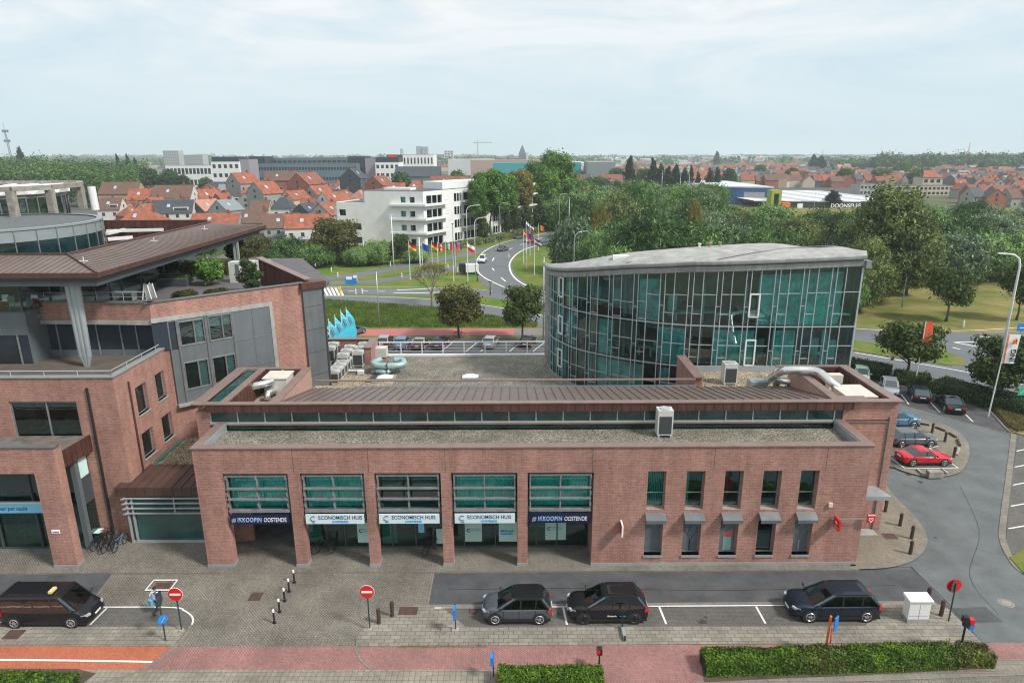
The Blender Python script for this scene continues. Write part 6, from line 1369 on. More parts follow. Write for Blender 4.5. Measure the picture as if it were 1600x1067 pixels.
# lamp posts
def lamp(px, py, pyt, label, arm=0.0, ang=0, h_over=None, z=0.0, r_=.11, group='street lamps', m=GPOLE, yy=None):
    p = G(px, py, z) if yy is None else AY(px, 400, yy); p = (p[0], p[1], z); h2 = AY(px, pyt, p[1])[2]
    t = thing('street_lamp', label, 'street lamp', p, group); ca, sa = math.cos(R(ang)), math.sin(R(ang))
    if arm > 0:
        MB().tube([p, (p[0], p[1], h2 - 1.2), (p[0] + ca * arm * .12, p[1] + sa * arm * .12, h2 - .5), (p[0] + ca * arm * .45, p[1] + sa * arm * .45, h2 - .1), (p[0] + ca * arm, p[1] + sa * arm, h2)], [r_, r_ * .65, r_ * .6, r_ * .55, r_ * .5], 10).build('pole', m, t, smooth=True)
        MB().bar((p[0] + ca * arm * .9, p[1] + sa * arm * .9, h2), (p[0] + ca * (arm + .7), p[1] + sa * (arm + .7), h2 + .05), .28, .12).build('lamp_head', m, t)
    else:
        MB().tube([p, (p[0], p[1], h2)], [r_, r_ * .6], 8).build('pole', m, t, smooth=True); MB().box(p[0] - .35, p[0] + .35, p[1] - .12, p[1] + .12, h2, h2 + .12).build('lamp_head', m, t)
    return t
t = lamp(1549, 634, 397, 'tall white curved street lamp standing by the parking hedge', 1.6, 175, r_=.16, m=ALU)
lamp(897, 520, 362, 'curved street lamp rising right behind the glass building roof', 1.4, 10, yy=100)
lamp(850, 530, 399, 'short straight lamp at the edge of the glass building', 0, yy=92)
lamp(593, 512, 422, 'thin grey lamp pole on the grass bank behind the turquoise flags', 0); lamp(570, 414, 374, 'small grey lamp pole in front of the dark shrubs', 0)
lamp(616, 429, 336, 'tall thin pole with short crossbar before the white flats', 0, r_=.13, m=ALU); lamp(657, 429, 372, 'thick pale lamp column among the flags', 0, r_=.2, m=ALU)
lamp(731, 430, 321, 'white curved lamp before the white flats, inner of the double pair', 2.2, 5, m=ALU); lamp(743, 432, 340, 'white curved lamp beside the trailer, outer of the pair', 2.2, 10, m=ALU); lamp(771, 375, 326, 'plain grey pole between the curved lamps and poplars', 0); lamp(781, 386, 317, 'curved grey lamp on the verge below the poplars', 1.8, 10)
lamp(709, 415, 350, 'dark slim pole behind the flag row', 0, m=DPOLE); lamp(873, 380, 303, 'curved lamp in front of the tall poplar crown', 1.3, 10, yy=180); lamp(888, 380, 309, 'straight lamp beside the curved one near tall poplar', 0, yy=180)
for px_, yt, Y in ((1028, 267, 300), (1056, 270, 290), (1069, 273, 280)): lamp(px_, 345, yt, f'twin headed lamp above the park canopy, {("tallest", "middle", "lowest")[(1028, 1056, 1069).index(px_)]} of three', 0, yy=Y)
lamp(1125, 330, 292, 'slim lamp in front of the blue retail store', 0, yy=330); lamp(1263, 345, 302, 'slim lamp before the dark retail hall', 0, yy=300); lamp(1409, 480, 432, 'grey pole standing under the large willow', 0); lamp(1567, 345, 318, 'curved lamp near the distant house row edge', 1.3, 175, yy=210)
lamp(746, 440, 430, 'short dark marker pole by the trailer', 0, m=BLACK); lamp(766, 461, 441, 'short dark pole at the grass tip', 0, m=BLACK)

# flags
def flagpole(px, py, pyt, label, stripes, vertical=True, wid=1.9, hgt=1.25, droop=.75, ext=None):
    p = G(px, py, 0); h2 = AY(px, pyt, p[1])[2]
    t = thing('flag_pole', label, 'flag', p, 'national flags around the roundabout'); MB().tube([p, (p[0], p[1], h2)], [.09, .05], 8).build('pole', ALU, t); MB().tube([(p[0], p[1], h2), (p[0], p[1], h2 + .12)], .09, 8).build('finial', GPOLE, t)
    n, m_ = 9, 6; mats = list(stripes); mb = MB()
    def PT(i, j):
        u, v = i / n, j / m_; return (p[0] + .06 + u * wid * .78, p[1] + .12 * math.sin(u * 7), h2 - .1 - (1 - v) * hgt - u * droop * (1.2 - .3 * v) + .05 * math.sin(u * 9 + v * 2))
    for i in range(n):
        for j in range(m_):
            k = int((i / n if vertical else 1 - (j + .5) / m_) * len(mats)); k = max(0, min(len(mats) - 1, k)); mb.quad(PT(i, j), PT(i + 1, j), PT(i + 1, j + 1), PT(i, j + 1), k)
    o = mb.build('cloth', mats, t, smooth=True)
    if ext: ext(t, PT)
    return t
FR, FW, FB, FG, FY_, FK = RED, WHI, mat('flag blue', (.01, .06, .30), .6, var=0), GREENF, YEL, BLACK
def star(t, PT): mb = MB(); a = Vector(PT(4, 3)); a.y -= .08; mb.tube([(a.x, a.y, a.z), (a.x, a.y - .02, a.z)], .22, 8); mb.build('emblem', FR, t)
def cross(t, PT):
    mb = MB()
    for a, b in (((0, 0), (9, 6)), ((0, 6), (9, 0)), ((0, 3), (9, 3)), ((4.5, 0), (4.5, 6))): A1, B1 = Vector(PT(*a)), Vector(PT(*b)); A1.y -= .15; B1.y -= .15; mb.bar(A1, B1, .09, .09)
    mb.build('cross', FR, t)
flagpole(641, 437, 377, 'black red gold flag on the pole at the row end', [FK, FR, FY_], False); flagpole(661, 434, 379, 'dark blue flag behind the pale lamp column', [FB, FB]); flagpole(676, 429, 377, 'black red gold flag in the middle of the row', [FK, FR, FY_], False)
flagpole(685, 431, 379, 'red white red flag with small red emblem', [FR, FW, FR], ext=star); flagpole(697, 428, 377, 'green white red flag', [FG, FW, FR]); flagpole(709, 440, 378, 'blue white red vertical striped flag hanging limp', [FB, FW, FR], wid=.9, hgt=2.2); flagpole(712, 428, 376, 'dark blue flag with crossed red and white stripes', [FB, FW, FB], ext=cross)
flagpole(731, 440, 380, 'white over red flag beside the curved lamps', [FW, FR], False)
flagpole(818, 412, 360, 'red yellow red flag on the round green', [FR, FY_, FR], False); flagpole(823, 419, 363, 'blue red and white flag on the round green, lowest hung', [FB, FR], False); flagpole(828, 400, 352, 'blue and white flag with red on the round green', [FW, FB, FR], False, wid=1.2); flagpole(835, 430, 372, 'blue flag with yellow cross on the round green', [FB, FY_, FB], False); flagpole(841, 392, 350, 'black yellow red vertical flag, the highest on the round green', [FK, FY_, FR]); flagpole(822, 396, 346, 'pale white and blue flag on the round green against the poplars', [FW, FB], False, wid=1.0)
for k, (px_, py_, dz) in enumerate(((521, 548, 0), (528, 548, .0), (535, 546, 0), (541, 545, 0))):
    p = G(px_, 556, 0); p = (p[0], 84.5 + k * .9, 0); ht = AY(px_, (498, 492, 484, 480)[k], p[1])[2]
    t = thing('feather_flag', ('turquoise', 'second turquoise', 'third turquoise', 'tallest turquoise')[k] + ' feather flag with red marks in the cluster behind the condensers' + ('', '', '', '')[k], 'flag', p, 'turquoise feather flags')
    t['label'] = ('shortest turquoise feather flag, outer end of the cluster behind condensers', 'turquoise feather flag overlapping the shortest one', 'turquoise feather flag just below the tallest one', 'tallest turquoise feather flag of the cluster behind condensers')[k]
    MB().tube([p, (p[0], p[1], ht)], .05, 6).build('pole', ALU, t); mb = MB(); n = 10
    for i in range(n):
        z1, z2 = .6 + (ht - .6) * i / n, .6 + (ht - .6) * (i + 1) / n; w1 = 1.10 + .10 * math.sin(i * 1.7) if i < 8 else 1.1 * (10 - i) / 2.6; w2 = 1.10 + .10 * math.sin((i + 1) * 1.7) if i + 1 < 8 else 1.1 * (9 - i) / 2.6
        mb.quad((p[0], p[1], z1), (p[0] + w1, p[1] + .25, z1 - .35), (p[0] + w2, p[1] + .25, z2 - .35), (p[0], p[1], z2))
    mb.build('cloth', CYAN, t); mb = MB()
    for q in (0, .5, 1.0): mb.bar((p[0] + .25 + q * .3, p[1] - .02, ht - 1.9 - q * .5), (p[0] + .45 + q * .3, p[1] + .03, ht - 1.3 - q * .5), .13, .03)
    mb.build('mark', RED, t)
# banners on poles by the parking hedge
p = G(1429, 603, 0); pt = AY(1447, 502, p[1]); t = thing('banner_pole', 'tall pole with plain orange feather banner beside round tree', 'flag', p)
MB().tube([p, (pt[0], pt[1], pt[2])], [.07, .04], 8).build('pole', ALU, t)
mb = MB(); n = 14
for i in range(n):
    a, b = i / n, (i + 1) / n; z1, z2 = pt[2] - 3.3 + 3.3 * a, pt[2] - 3.3 + 3.3 * b; w1, w2 = [.80 * min(1, math.sin(math.pi * (.06 + .90 * q)) ** .35) + .15 for q in (a, b)]
    mb.quad((pt[0] + .05 - .12 * (1 - a), pt[1], z1), (pt[0] + .05 + w1 - .2 * (1 - a), pt[1] - .15, z1), (pt[0] + .05 + w2 - .2 * (1 - b), pt[1] - .15, z2), (pt[0] + .05 - .12 * (1 - b), pt[1], z2))
mb.build('cloth', FORA, t)
p = G(1547, 634, 0); pt = AY(1575, 522, p[1] - 3); t = thing('banner_pole', 'pole with white banner lettered sideways and orange edge before dark tree', 'flag', (pt[0], pt[1], 0))
MB().tube([(pt[0] - .3, pt[1], 0), (pt[0], pt[1], pt[2])], [.07, .04], 8).build('pole', ALU, t)
zt_ = pt[2]; bn = MB().quad((pt[0] - .02, pt[1], zt_ - 3.0), (pt[0] + 1.0, pt[1] - .2, zt_ - 3.0), (pt[0] + 1.15, pt[1] - .2, zt_), (pt[0] + .1, pt[1], zt_)).build('cloth', WHI, t)
MB().box(pt[0] + .03, pt[0] + .16, pt[1] - .06, pt[1] - .04, zt_ - 2.95, zt_ - .05).build('edge_band', ORA, bn)
puttext('lettering', 'ING', .72, INK, (pt[0] + .92, pt[1] - .28, zt_ - 2.75), bn, ux=(0, 0, 1), uy=(-1, 0, 0), bold=.02)
lm = MB(); cx_, cz_ = pt[0] + .65, zt_ - .75
for dx, dz, r_ in ((0, 0, .2), (.14, .16, .13), (-.16, -.12, .10), (-.14, .16, .08), (.18, -.14, .08), (.05, .32, .08)): lm.tube([(cx_ + dx, pt[1] - .26, cz_ + dz), (cx_ + dx, pt[1] - .28, cz_ + dz)], r_, 10)
lm.build('emblem', ORA, bn)
p = G(1588, 649, 0); t = thing('sign_post', 'low green arrow sign at the dry grass edge', 'traffic sign', p); MB().tube([p, (p[0], p[1], 2.6)], .05, 8).build('post', DPOLE, t); MB().box(p[0] - .35, p[0] + .4, p[1] - .06, p[1], 2.2, 3.0).build('panel', mat('sign green', (.02, .42, .22), .5, var=0), t); MB().bar((p[0] - .15, p[1] - .08, 2.4), (p[0] + .2, p[1] - .08, 2.8), .08, .02).build('arrow', WHI, t)
p = G(1586, 560, 0); t = thing('sign_post', 'blue square road sign beyond the white lettered banner', 'traffic sign', p); MB().tube([p, (p[0], p[1], 4.6)], .05, 8).build('post', GPOLE, t); MB().box(p[0] - .55, p[0] + .55, p[1] - .08, p[1], 3.7, 4.7).build('panel', BLUE, t); MB().box(p[0] - .3, p[0] + .3, p[1] - .1, p[1] - .08, 4.1, 4.2).build('arrow', WHI, t)
p = G(550, 460, 0); t = thing('direction_sign', 'blue and white direction board on two posts at the junction', 'traffic sign', p)
for a in (-.7, .7): MB().tube([(p[0] + a, p[1], 0), (p[0] + a, p[1], 3.2)], .06, 8).build('post', GPOLE, t)
MB().box(p[0] - 1.1, p[0] + 1.1, p[1] - .08, p[1], 2.0, 3.2).build('blue_board', BLUE, t); MB().box(p[0] - .9, p[0] + .2, p[1] - .1, p[1] - .08, 2.9, 3.5).build('white_board', WHI, t)
p = G(532, 459, 0); props(MB().tube([p, (p[0], p[1], 1.3), (p[0], p[1], 1.5)], [.22, .22, .1], 10).build('marker_post', YEL, None, loc=p), 'yellow bollard at the hatched junction', 'bollard')
for px_, py_, lb in [(556, 447, 'small red and white striped arrow board behind blue board'), ]:
    p = G(px_, py_, 0); t = thing('marker_board', lb, 'traffic sign', p); MB().tube([p, (p[0], p[1], 2)], .05, 6).build('post', GPOLE, t); o = MB().box(p[0] - .4, p[0] + .4, p[1] - .05, p[1], 1.1, 2.2).build('board', WHI, t); MB().bar((p[0] - .3, p[1] - .07, 1.3), (p[0] + .3, p[1] - .07, 2.0), .2, .02).build('stripe', RED, o)
for k, (px_, py_) in enumerate(((528, 433), (518, 425), (610, 416), (628, 434), (700, 420), (715, 425), (795, 403), (1505, 511), (566, 459), (556, 460))):
    p = G(px_, py_, 0); props(MB().tube([p, (p[0], p[1], .9), (p[0], p[1], 1.1)], [.12, .12, .05], 8).build('marker_post', ALU, None, loc=p), 'small white marker post on the verge ' + ('below the upper road', 'near the low wall', 'under the tall thin pole', 'between the first flags', 'inside the flag row', 'beside the flag row end', 'at the round green edge', 'beside the curved park road', 'beside the blue board foot', 'nearer the yellow bollard')[k], 'bollard', 'white marker posts')
# low wall with railing along the upper path
a, b = G2(448, 421), G2(544, 410); t = thing('retaining_wall', 'low pale retaining wall with railing along the upper red path', 'wall', (*a, 0)); MB().seg(a, b, .3, 0, 1.0).build('wall', CONC, t)
mb = MB()
for z in (1.3, 1.7, 2.1): mb.bar((*a, z), (*b, z), .08, .12)
for k in range(12): x, y = a[0] + (b[0] - a[0]) * k / 11, a[1] + (b[1] - a[1]) * k / 11; mb.box(x - .05, x + .05, y - .05, y + .05, 1.0, 2.1)
mb.build('railing', FRAMEG, t)

# ================================================================= PEOPLE
SKIN = mat('skin', (.45, .24, .17), .6, var=0); SHIRT = mat('white shirt', (.72, .78, .82), .8, var=.03); TROU = mat('dark trousers', (.012, .016, .028), .8, var=0); JACK = mat('navy jacket', (.015, .028, .075), .8, var=0); HAIR = mat('dark hair', (.02, .015, .012), .8, var=0); SHOE = mat('brown shoes', (.08, .03, .02), .6, var=0)
def skinned(vs, es, rs, sub=2):
    me = bpy.data.meshes.new('body'); me.from_pydata(vs, es, []); o = bpy.data.objects.new('tmp', me); COL.objects.link(o)
    m = o.modifiers.new('skin', 'SKIN'); m.use_smooth_shade = True; s2 = o.modifiers.new('sub', 'SUBSURF'); s2.levels = sub; s2.render_levels = sub
    lay = me.skin_vertices[0].data if me.skin_vertices else None
    if lay is None: bpy.context.view_layer.update(); lay = me.skin_vertices[0].data if me.skin_vertices else None
    if lay is not None:
        for i, r_ in enumerate(rs): lay[i].radius = r_ if isinstance(r_, tuple) else (r_, r_)
        lay[0].use_root = True
    bpy.context.view_layer.update(); dg = bpy.context.evaluated_depsgraph_get(); out = bpy.data.meshes.new_from_object(o.evaluated_get(dg)); bpy.data.objects.remove(o); return out
def person(loc, rz, label, jacket=True, top=None):
    t = thing('person', label, 'person', (0, 0, 0)); hd = 1.60
    J = dict(pel=(0, 0, .95), wai=(.01, 0, 1.10), che=(.03, 0, 1.32), nek=(.05, 0, 1.50), hea=(.08, 0, 1.62), top=(.085, 0, 1.74),
             shl=(.03, .19, 1.44), shr=(.03, -.19, 1.44), ell=(-.10, .27, 1.18), wrl=(.10, .24, .98), elr=(-.02, -.30, 1.17), wrr=(.16, -.22, 1.02),
             hil=(0, .10, .92), hir=(0, -.10, .92), knl=(.22, .10, .52), anl=(.10, .10, .10), tol=(.28, .11, .05), knr=(-.02, -.10, .50), anr=(-.32, -.10, .14), tor=(-.16, -.10, .04))
    E_ = [('pel', 'wai'), ('wai', 'che'), ('che', 'nek'), ('nek', 'hea'), ('hea', 'top'), ('che', 'shl'), ('che', 'shr'), ('shl', 'ell'), ('ell', 'wrl'), ('shr', 'elr'), ('elr', 'wrr'), ('pel', 'hil'), ('pel', 'hir'), ('hil', 'knl'), ('knl', 'anl'), ('anl', 'tol'), ('hir', 'knr'), ('knr', 'anr'), ('anr', 'tor')]
    Rr = dict(pel=(.13, .11), wai=(.12, .10), che=(.15, .11), nek=(.055, .055), hea=(.085, .09), top=(.07, .075), shl=(.07, .07), shr=(.07, .07), ell=(.045, .045), wrl=(.032, .032), elr=(.045, .045), wrr=(.032, .032), hil=(.10, .10), hir=(.10, .10), knl=(.065, .065), knr=(.065, .065), anl=(.042, .042), anr=(.042, .042), tol=(.04, .03), tor=(.04, .03))
    for s_, w_ in (('l', J['wrl']), ('r', J['wrr'])):
        sy = 1 if s_ == 'l' else -1
        J['pa' + s_] = (w_[0] + .05, w_[1], w_[2] - .06); E_.append(('wr' + s_, 'pa' + s_)); Rr['pa' + s_] = (.035, .02)
        for q in range(4): k = f'f{q}{s_}'; J[k] = (w_[0] + .10 - abs(q - 1.5) * .008, w_[1] + (q - 1.5) * .022, w_[2] - .13); E_.append(('pa' + s_, k)); Rr[k] = (.010, .010)
        k = 'th' + s_; J[k] = (w_[0] + .09, w_[1] - sy * .045, w_[2] - .07); E_.append(('wr' + s_, k)); Rr[k] = (.011, .011)
    ks = list(J); me = skinned([J[k] for k in ks], [(ks.index(a), ks.index(b)) for a, b in E_], [Rr[k] for k in ks])
    me.materials.clear(); [me.materials.append(m) for m in (SKIN, SHIRT if top is None else top, TROU, SHOE)]
    for p_ in me.polygons:
        c = p_.center; hand = c.z < 1.03 and abs(c.y) > .17 and c.z > .7 and c.x > .08
        p_.material_index = 0 if (c.z > 1.49 or hand) else 1 if c.z > .99 else 3 if c.z < .09 else 2
        if c.z < 1.49 and abs(c.y) > .17 and c.z > .9 and not hand: p_.material_index = 1
        p_.use_smooth = True
    o = bpy.data.objects.new('body', me); COL.objects.link(o); o.parent = t
    hr = MB()
    for i in range(8):
        for j in range(5):
            def HP(i, j): a, b = i / 8 * 2 * math.pi, j / 5 * math.pi * .55; return (.075 + .115 * math.sin(b) * math.cos(a) - .012, .10 * math.sin(b) * math.sin(a), 1.68 + .12 * math.cos(b))
            hr.quad(HP(i, j), HP(i + 1, j), HP(i + 1, j + 1), HP(i, j + 1))
    hr.build('hair', HAIR, t, smooth=True)
    fc = MB(); fc.tube([(.165, 0, 1.64), (.19, 0, 1.62)], [.012, .018], 6)
    for s_ in (-1, 1): fc.tube([(.07, s_ * .085, 1.63), (.07, s_ * .10, 1.63)], .025, 8); fc.box(.155, .168, s_ * .035 - .012, s_ * .035 + .012, 1.655, 1.668)
    fc.box(.155, .17, -.025, .025, 1.575, 1.585); fc.build('face_feature', SKIN, t)
    if jacket:
        j = MB(); n = 7
        for i in range(n):
            for q in range(n):
                def JP(i, q): u, v = i / n, q / n; return (.02 + .22 * math.cos(math.pi * (u - .15)), -.14 - .20 * math.sin(math.pi * u * .8) - .03, 1.47 - v * .62 - .03 * math.sin(u * 8))
                j.quad(JP(i, q), JP(i + 1, q), JP(i + 1, q + 1), JP(i, q + 1))
        for i in range(n):
            def KP(i, q): u = i / n; return (-.16 + .3 * u, -.36 + .30 * q, 1.44 + .05 * q)
            j.quad(KP(i, 0), KP(i + 1, 0), KP(i + 1, 1), KP(i, 1))
        j.build('jacket', JACK, t, smooth=True)
        b = MB(); b.prism([(-.30, .02), (-.10, -.02), (-.06, .22), (-.26, .28)], .70, [1.02, 1.02, 1.06, 1.06]); b.tube([(-.2, .1, 1.02), (-.12, .16, 1.25), (.02, .18, 1.5)], .015, 6); b.build('shoulder_bag', mat('blue bag', (.10, .34, .50), .7, var=.05), t)
    t.location = loc; t.rotation_euler = (0, 0, rz); return t
p = G2(246, 958); person((p[0], p[1], .0), R(70), 'person in white shirt carrying navy jacket and blue bag across the bay line')
p = G2(493, 422); person((p[0], p[1], .0), R(20), 'tiny distant person in white and pink walking past the low wall', jacket=False)

# ================================================================= VEGETATION
def cardmesh(name, P_, U, V, m):
    """many small leaf-shaped faces: P_ centres, U and V half axes"""
    n = len(P_); co = np.empty((n, 4, 3), np.float32)
    co[:, 0] = P_ - U; co[:, 1] = P_ + V * .9 - U * .1; co[:, 2] = P_ + U; co[:, 3] = P_ - V * .9 + U * .1
    me = bpy.data.meshes.new(name); me.vertices.add(n * 4); me.vertices.foreach_set('co', co.reshape(-1))
    me.loops.add(n * 4); me.loops.foreach_set('vertex_index', np.arange(n * 4, dtype=np.int32))
    me.polygons.add(n); me.polygons.foreach_set('loop_start', np.arange(0, n * 4, 4, dtype=np.int32)); me.polygons.foreach_set('loop_total', np.full(n, 4, np.int32))
    me.materials.append(m); me.update(calc_edges=True); return me
def unit(a): return a / (np.linalg.norm(a, axis=1, keepdims=True) + 1e-9)
def leaves(name, blobs, n, size, m, up=0.2, elong=1.4, shell=.55, seed=1, jit=.06, sprays=0.0):
    """blobs: (x, y, z, rx, ry, rz); leaves sit mostly in the outer shell of each blob, in clumps"""
    r_ = np.random.RandomState(seed); B = np.array(blobs, float); wt = (B[:, 3] * B[:, 4] * B[:, 5]) ** (.7); wt /= wt.sum(); idx = r_.choice(len(B), n, p=wt)
    d = unit(r_.randn(n, 3)); ncl = max(6, n // 80); cd_ = unit(r_.randn(ncl * len(B), 3)); pick = idx * ncl + r_.randint(0, ncl, n)
    d = unit(cd_[pick] + .30 * r_.randn(n, 3)); rad = shell + (1 - shell) * r_.rand(n) ** .6
    bump_ = 1 + .22 * r_.randn(ncl * len(B))[pick]
    P_ = B[idx, :3] + d * B[idx, 3:] * (rad * bump_)[:, None]
    nrm = unit(d + .55 * r_.randn(n, 3) + np.array([0, 0, up])); ax = unit(np.cross(nrm, r_.randn(n, 3)))
    if sprays: ax = unit(ax + np.array([0, 0, sprays]))
    v = unit(np.cross(nrm, ax)); s_ = size * (.5 + 1.1 * r_.rand(n) ** 2)[:, None]
    return cardmesh(name, P_, ax * s_ * elong * .5, v * s_ * .5, m)
def inner(blobs, k=.62, seed=0):
    """twiggy inside of a crown: a dark bough mass well within the leaves keeps the sky from showing everywhere"""
    r_ = random.Random(seed); mb = MB()
    return mb
def trunk(mb, h, r_, limbs, spread, seed, lean=0.0):
    q = random.Random(seed); pts = [(0, 0, 0)]; n = 5
    for i in range(1, n + 1): pts.append((lean * i / n + q.uniform(-.04, .04) * h, q.uniform(-.04, .04) * h, h * i / n))
    mb.tube(pts, [r_ * 1.35] + [r_ * (1 - .6 * i / n) for i in range(1, n + 1)], 8)
    for k in range(limbs):
        i = q.randint(2, n - 1); a = q.uniform(0, 6.28); p = pts[i]; l = spread * q.uniform(.55, 1)
        p1 = (p[0] + math.cos(a) * l * .5, p[1] + math.sin(a) * l * .5, p[2] + l * .45); p2 = (p[0] + math.cos(a) * l, p[1] + math.sin(a) * l, p[2] + l * q.uniform(.6, 1.0))
        mb.tube([p, p1, p2], [r_ * .42, r_ * .25, r_ * .08], 5)
def mkblobs(kind, H_, Wd, seed):
    q = random.Random(seed); B = []
    if kind == 'round':
        B.append((0, 0, H_ * .62, Wd * .34, Wd * .34, H_ * .27))
        for k in range(16):
            a = k * 2.4; rr_ = Wd * .30 * q.uniform(.75, 1.1); z = H_ * q.uniform(.38, .86); f = 1 - abs(z / H_ - .55) * 1.1; B.append((math.cos(a) * rr_ * f, math.sin(a) * rr_ * f, z, Wd * q.uniform(.13, .20), Wd * q.uniform(.13, .20), H_ * q.uniform(.08, .14)))
    elif kind == 'park':
        for k in range(34):
            a = k * 2.4; rr_ = Wd * .42 * math.sqrt((k + .5) / 34); z = H_ * (.80 - .42 * (rr_ / (Wd * .42)) ** 2) * q.uniform(.82, 1.12); B.append((math.cos(a) * rr_, math.sin(a) * rr_, z * .84, Wd * q.uniform(.06, .12), Wd * q.uniform(.06, .12), H_ * q.uniform(.12, .24)))
        B.append((0, 0, H_ * .42, Wd * .44, Wd * .44, H_ * .34))
    elif kind == 'willow':
        for k in range(30):
            a = k * 2.4; t = (k + .5) / 30; rr_ = Wd * .36 * math.sin(math.pi * (.12 + .8 * t)) ; z = H_ * (.16 + .76 * t); B.append((math.cos(a) * rr_, math.sin(a) * rr_, z, Wd * q.uniform(.13, .22), Wd * q.uniform(.13, .22), H_ * q.uniform(.07, .13)))
        B.append((0, 0, H_ * .5, Wd * .32, Wd * .32, H_ * .4))
    elif kind == 'tall':
        for k in range(26):
            a = k * 2.4; t = (k + .5) / 26; rr_ = Wd * .30 * math.sin(math.pi * (.10 + .82 * t)) ** .7; z = H_ * (.18 + .72 * t); B.append((math.cos(a) * rr_, math.sin(a) * rr_, z, Wd * q.uniform(.15, .24), Wd * q.uniform(.15, .24), H_ * q.uniform(.07, .12)))
        B.append((0, 0, H_ * .55, Wd * .26, Wd * .26, H_ * .38))
    elif kind == 'high':
        for k in range(22): a = k * 2.4; t = (k + .5) / 22; rr_ = Wd * .33 * math.sin(math.pi * (.15 + .75 * t)) ** .6; B.append((math.cos(a) * rr_, math.sin(a) * rr_, H_ * (.42 + .5 * t), Wd * q.uniform(.14, .22), Wd * q.uniform(.14, .22), H_ * q.uniform(.06, .10)))
    elif kind == 'column':
        for k in range(12): t = (k + .5) / 12; B.append((q.uniform(-.1, .1) * Wd, q.uniform(-.1, .1) * Wd, H_ * (.06 + .90 * t), Wd * .46 * math.sin(math.pi * (.16 + .78 * t)) , Wd * .46 * math.sin(math.pi * (.16 + .78 * t)), H_ * .09))
    elif kind == 'shrub':
        for k in range(9): a = k * 2.4; B.append((math.cos(a) * Wd * .26, math.sin(a) * Wd * .26, H_ * q.uniform(.35, .7), Wd * .22, Wd * .22, H_ * .28))
    return B
PROTO = {}
def proto(key, kind, H_, Wd, m, n, size, tr=.22, seed=1, bark=BARK, **kw):
    t = bpy.data.objects.new(key, None); PROTO[key] = (t, H_, Wd)
    cr_ = bpy.data.objects.new('crown', leaves('crown', mkblobs(kind, H_, Wd, seed), n, size, m, seed=seed, **kw)); cr_.parent = t
    mb = MB(); trunk(mb, H_ * (.62 if kind != 'column' else .9), tr, 9 if kind != 'column' else 2, Wd * .34, seed); o = mb.build('trunk', bark, t, smooth=True); COL.objects.unlink(o); return t
def plant(key, name, label, xy, h=None, wd=None, rz=None, group=None, cat='tree', z=0.0, swap=None):
    t, H_, Wd = PROTO[key]
    o = dup(t, swap=swap)
    o.name = name; o.location = (xy[0], xy[1], z); o.rotation_euler = (0, 0, rnd.uniform(0, 6.28) if rz is None else rz)
    sz = (h / H_) if h else 1; sw_ = (wd / Wd) if wd else sz; o.scale = (sw_, sw_, sz); props(o, label, cat, group); return o
proto('street_tree', 'round', 7, 7, L_STREET, 9000, .26, .16, 3, elong=1.3); proto('brown_tree', 'round', 8, 8, L_BROWN, 9500, .27, .18, 5, elong=1.3)
proto('park_tree', 'park', 10, 12, L_PARK, 26000, .26, .25, 7, up=.1, elong=2.0, sprays=.8); proto('park_tree_b', 'park', 10, 12, L_PARK, 26000, .26, .25, 21, up=.1, elong=2.0, sprays=.8)
proto('willow_tree', 'willow', 19, 16, L_OLIV, 34000, .32, .4, 11, elong=2.0, sprays=.2)
proto('tall_tree', 'tall', 28, 17, L_TALL, 24000, .62, .5, 13, elong=1.4); proto('crown_tree', 'high', 24, 16, L_TALL, 20000, .55, .4, 14, elong=1.4); proto('cypress', 'column', 16, 6, L_DARK, 6000, .55, .3, 15, elong=1.6, sprays=.8); proto('oak_tree', 'round', 11, 13, L_BROWN, 14000, .36, .3, 17, elong=1.3)
proto('garden_shrub', 'shrub', 2, 2.2, L_PARK, 5200, .13, .05, 19, elong=1.5); proto('wood_tree', 'willow', 18, 15, L_WOOD, 6500, .8, .3, 23, elong=1.2)

# street and car park trees
def treepx(key, name, label, px, pyb, pyt, wpx, group=None, yy=None, **kw):
    p = G(px, pyb) if yy is None else AY(px, 400, yy); h = AY(px, pyt, p[1])[2]; t_ = math.hypot(p[1], 26) * .98; wd = wpx * t_ / F
    return plant(key, name, label, (p[0], p[1]), h * 1.02, wd, group=group, **kw)
gt = 'street trees by the parking lots'
treepx('brown_tree', 'street_tree', 'browning round tree over the bicycle on the red path', 718, 528, 440, 88, gt)
treepx('street_tree', 'street_tree', 'dark green round tree against the glass building edge', 817, 532, 443, 78, gt)
treepx('street_tree', 'street_tree', 'dark round tree right behind the plain orange banner', 1416, 592, 500, 112, gt)
treepx('street_tree', 'street_tree', 'wide dark tree behind the white lettered banner', 1562, 632, 524, 124, gt)
treepx('street_tree', 'street_tree', 'leafy young tree standing free on the dry park lawn', 1478, 502, 414, 78, gt); treepx('street_tree', 'street_tree', 'dark tree on park lawn cut by the picture edge', 1588, 500, 408, 72, gt)
treepx('street_tree', 'street_tree', 'small bushy tree among the dark shrubs below the white flats', 627, 413, 364, 40, gt)
p = G(675, 480); t = thing('bare_tree', 'thin half bare tree on the grass bank before the near road', 'tree', p); mb = MB(); q = random.Random(4)
mb.tube([(p[0], p[1], 0), (p[0], p[1], 2.4)], [.22, .16], 8)
tips = []
def grow(a, d, l, r_, dep):
    b = a + d * l; mb.tube([a, b], [r_, r_ * .7], 5)
    if dep == 0: tips.append(b); return
    for _ in range(3): grow(b, (d + Vector((q.uniform(-.7, .7), q.uniform(-.7, .7), q.uniform(-.05, .5)))).normalized(), l * .78, r_ * .62, dep - 1)
for _ in range(4): grow(Vector((p[0], p[1], 2.3)), Vector((q.uniform(-.7, .7), q.uniform(-.7, .7), .9)).normalized(), 1.7, .10, 4)
mb.build('trunk', mat('pale bark', (.19, .165, .125), .9, var=.2), t)
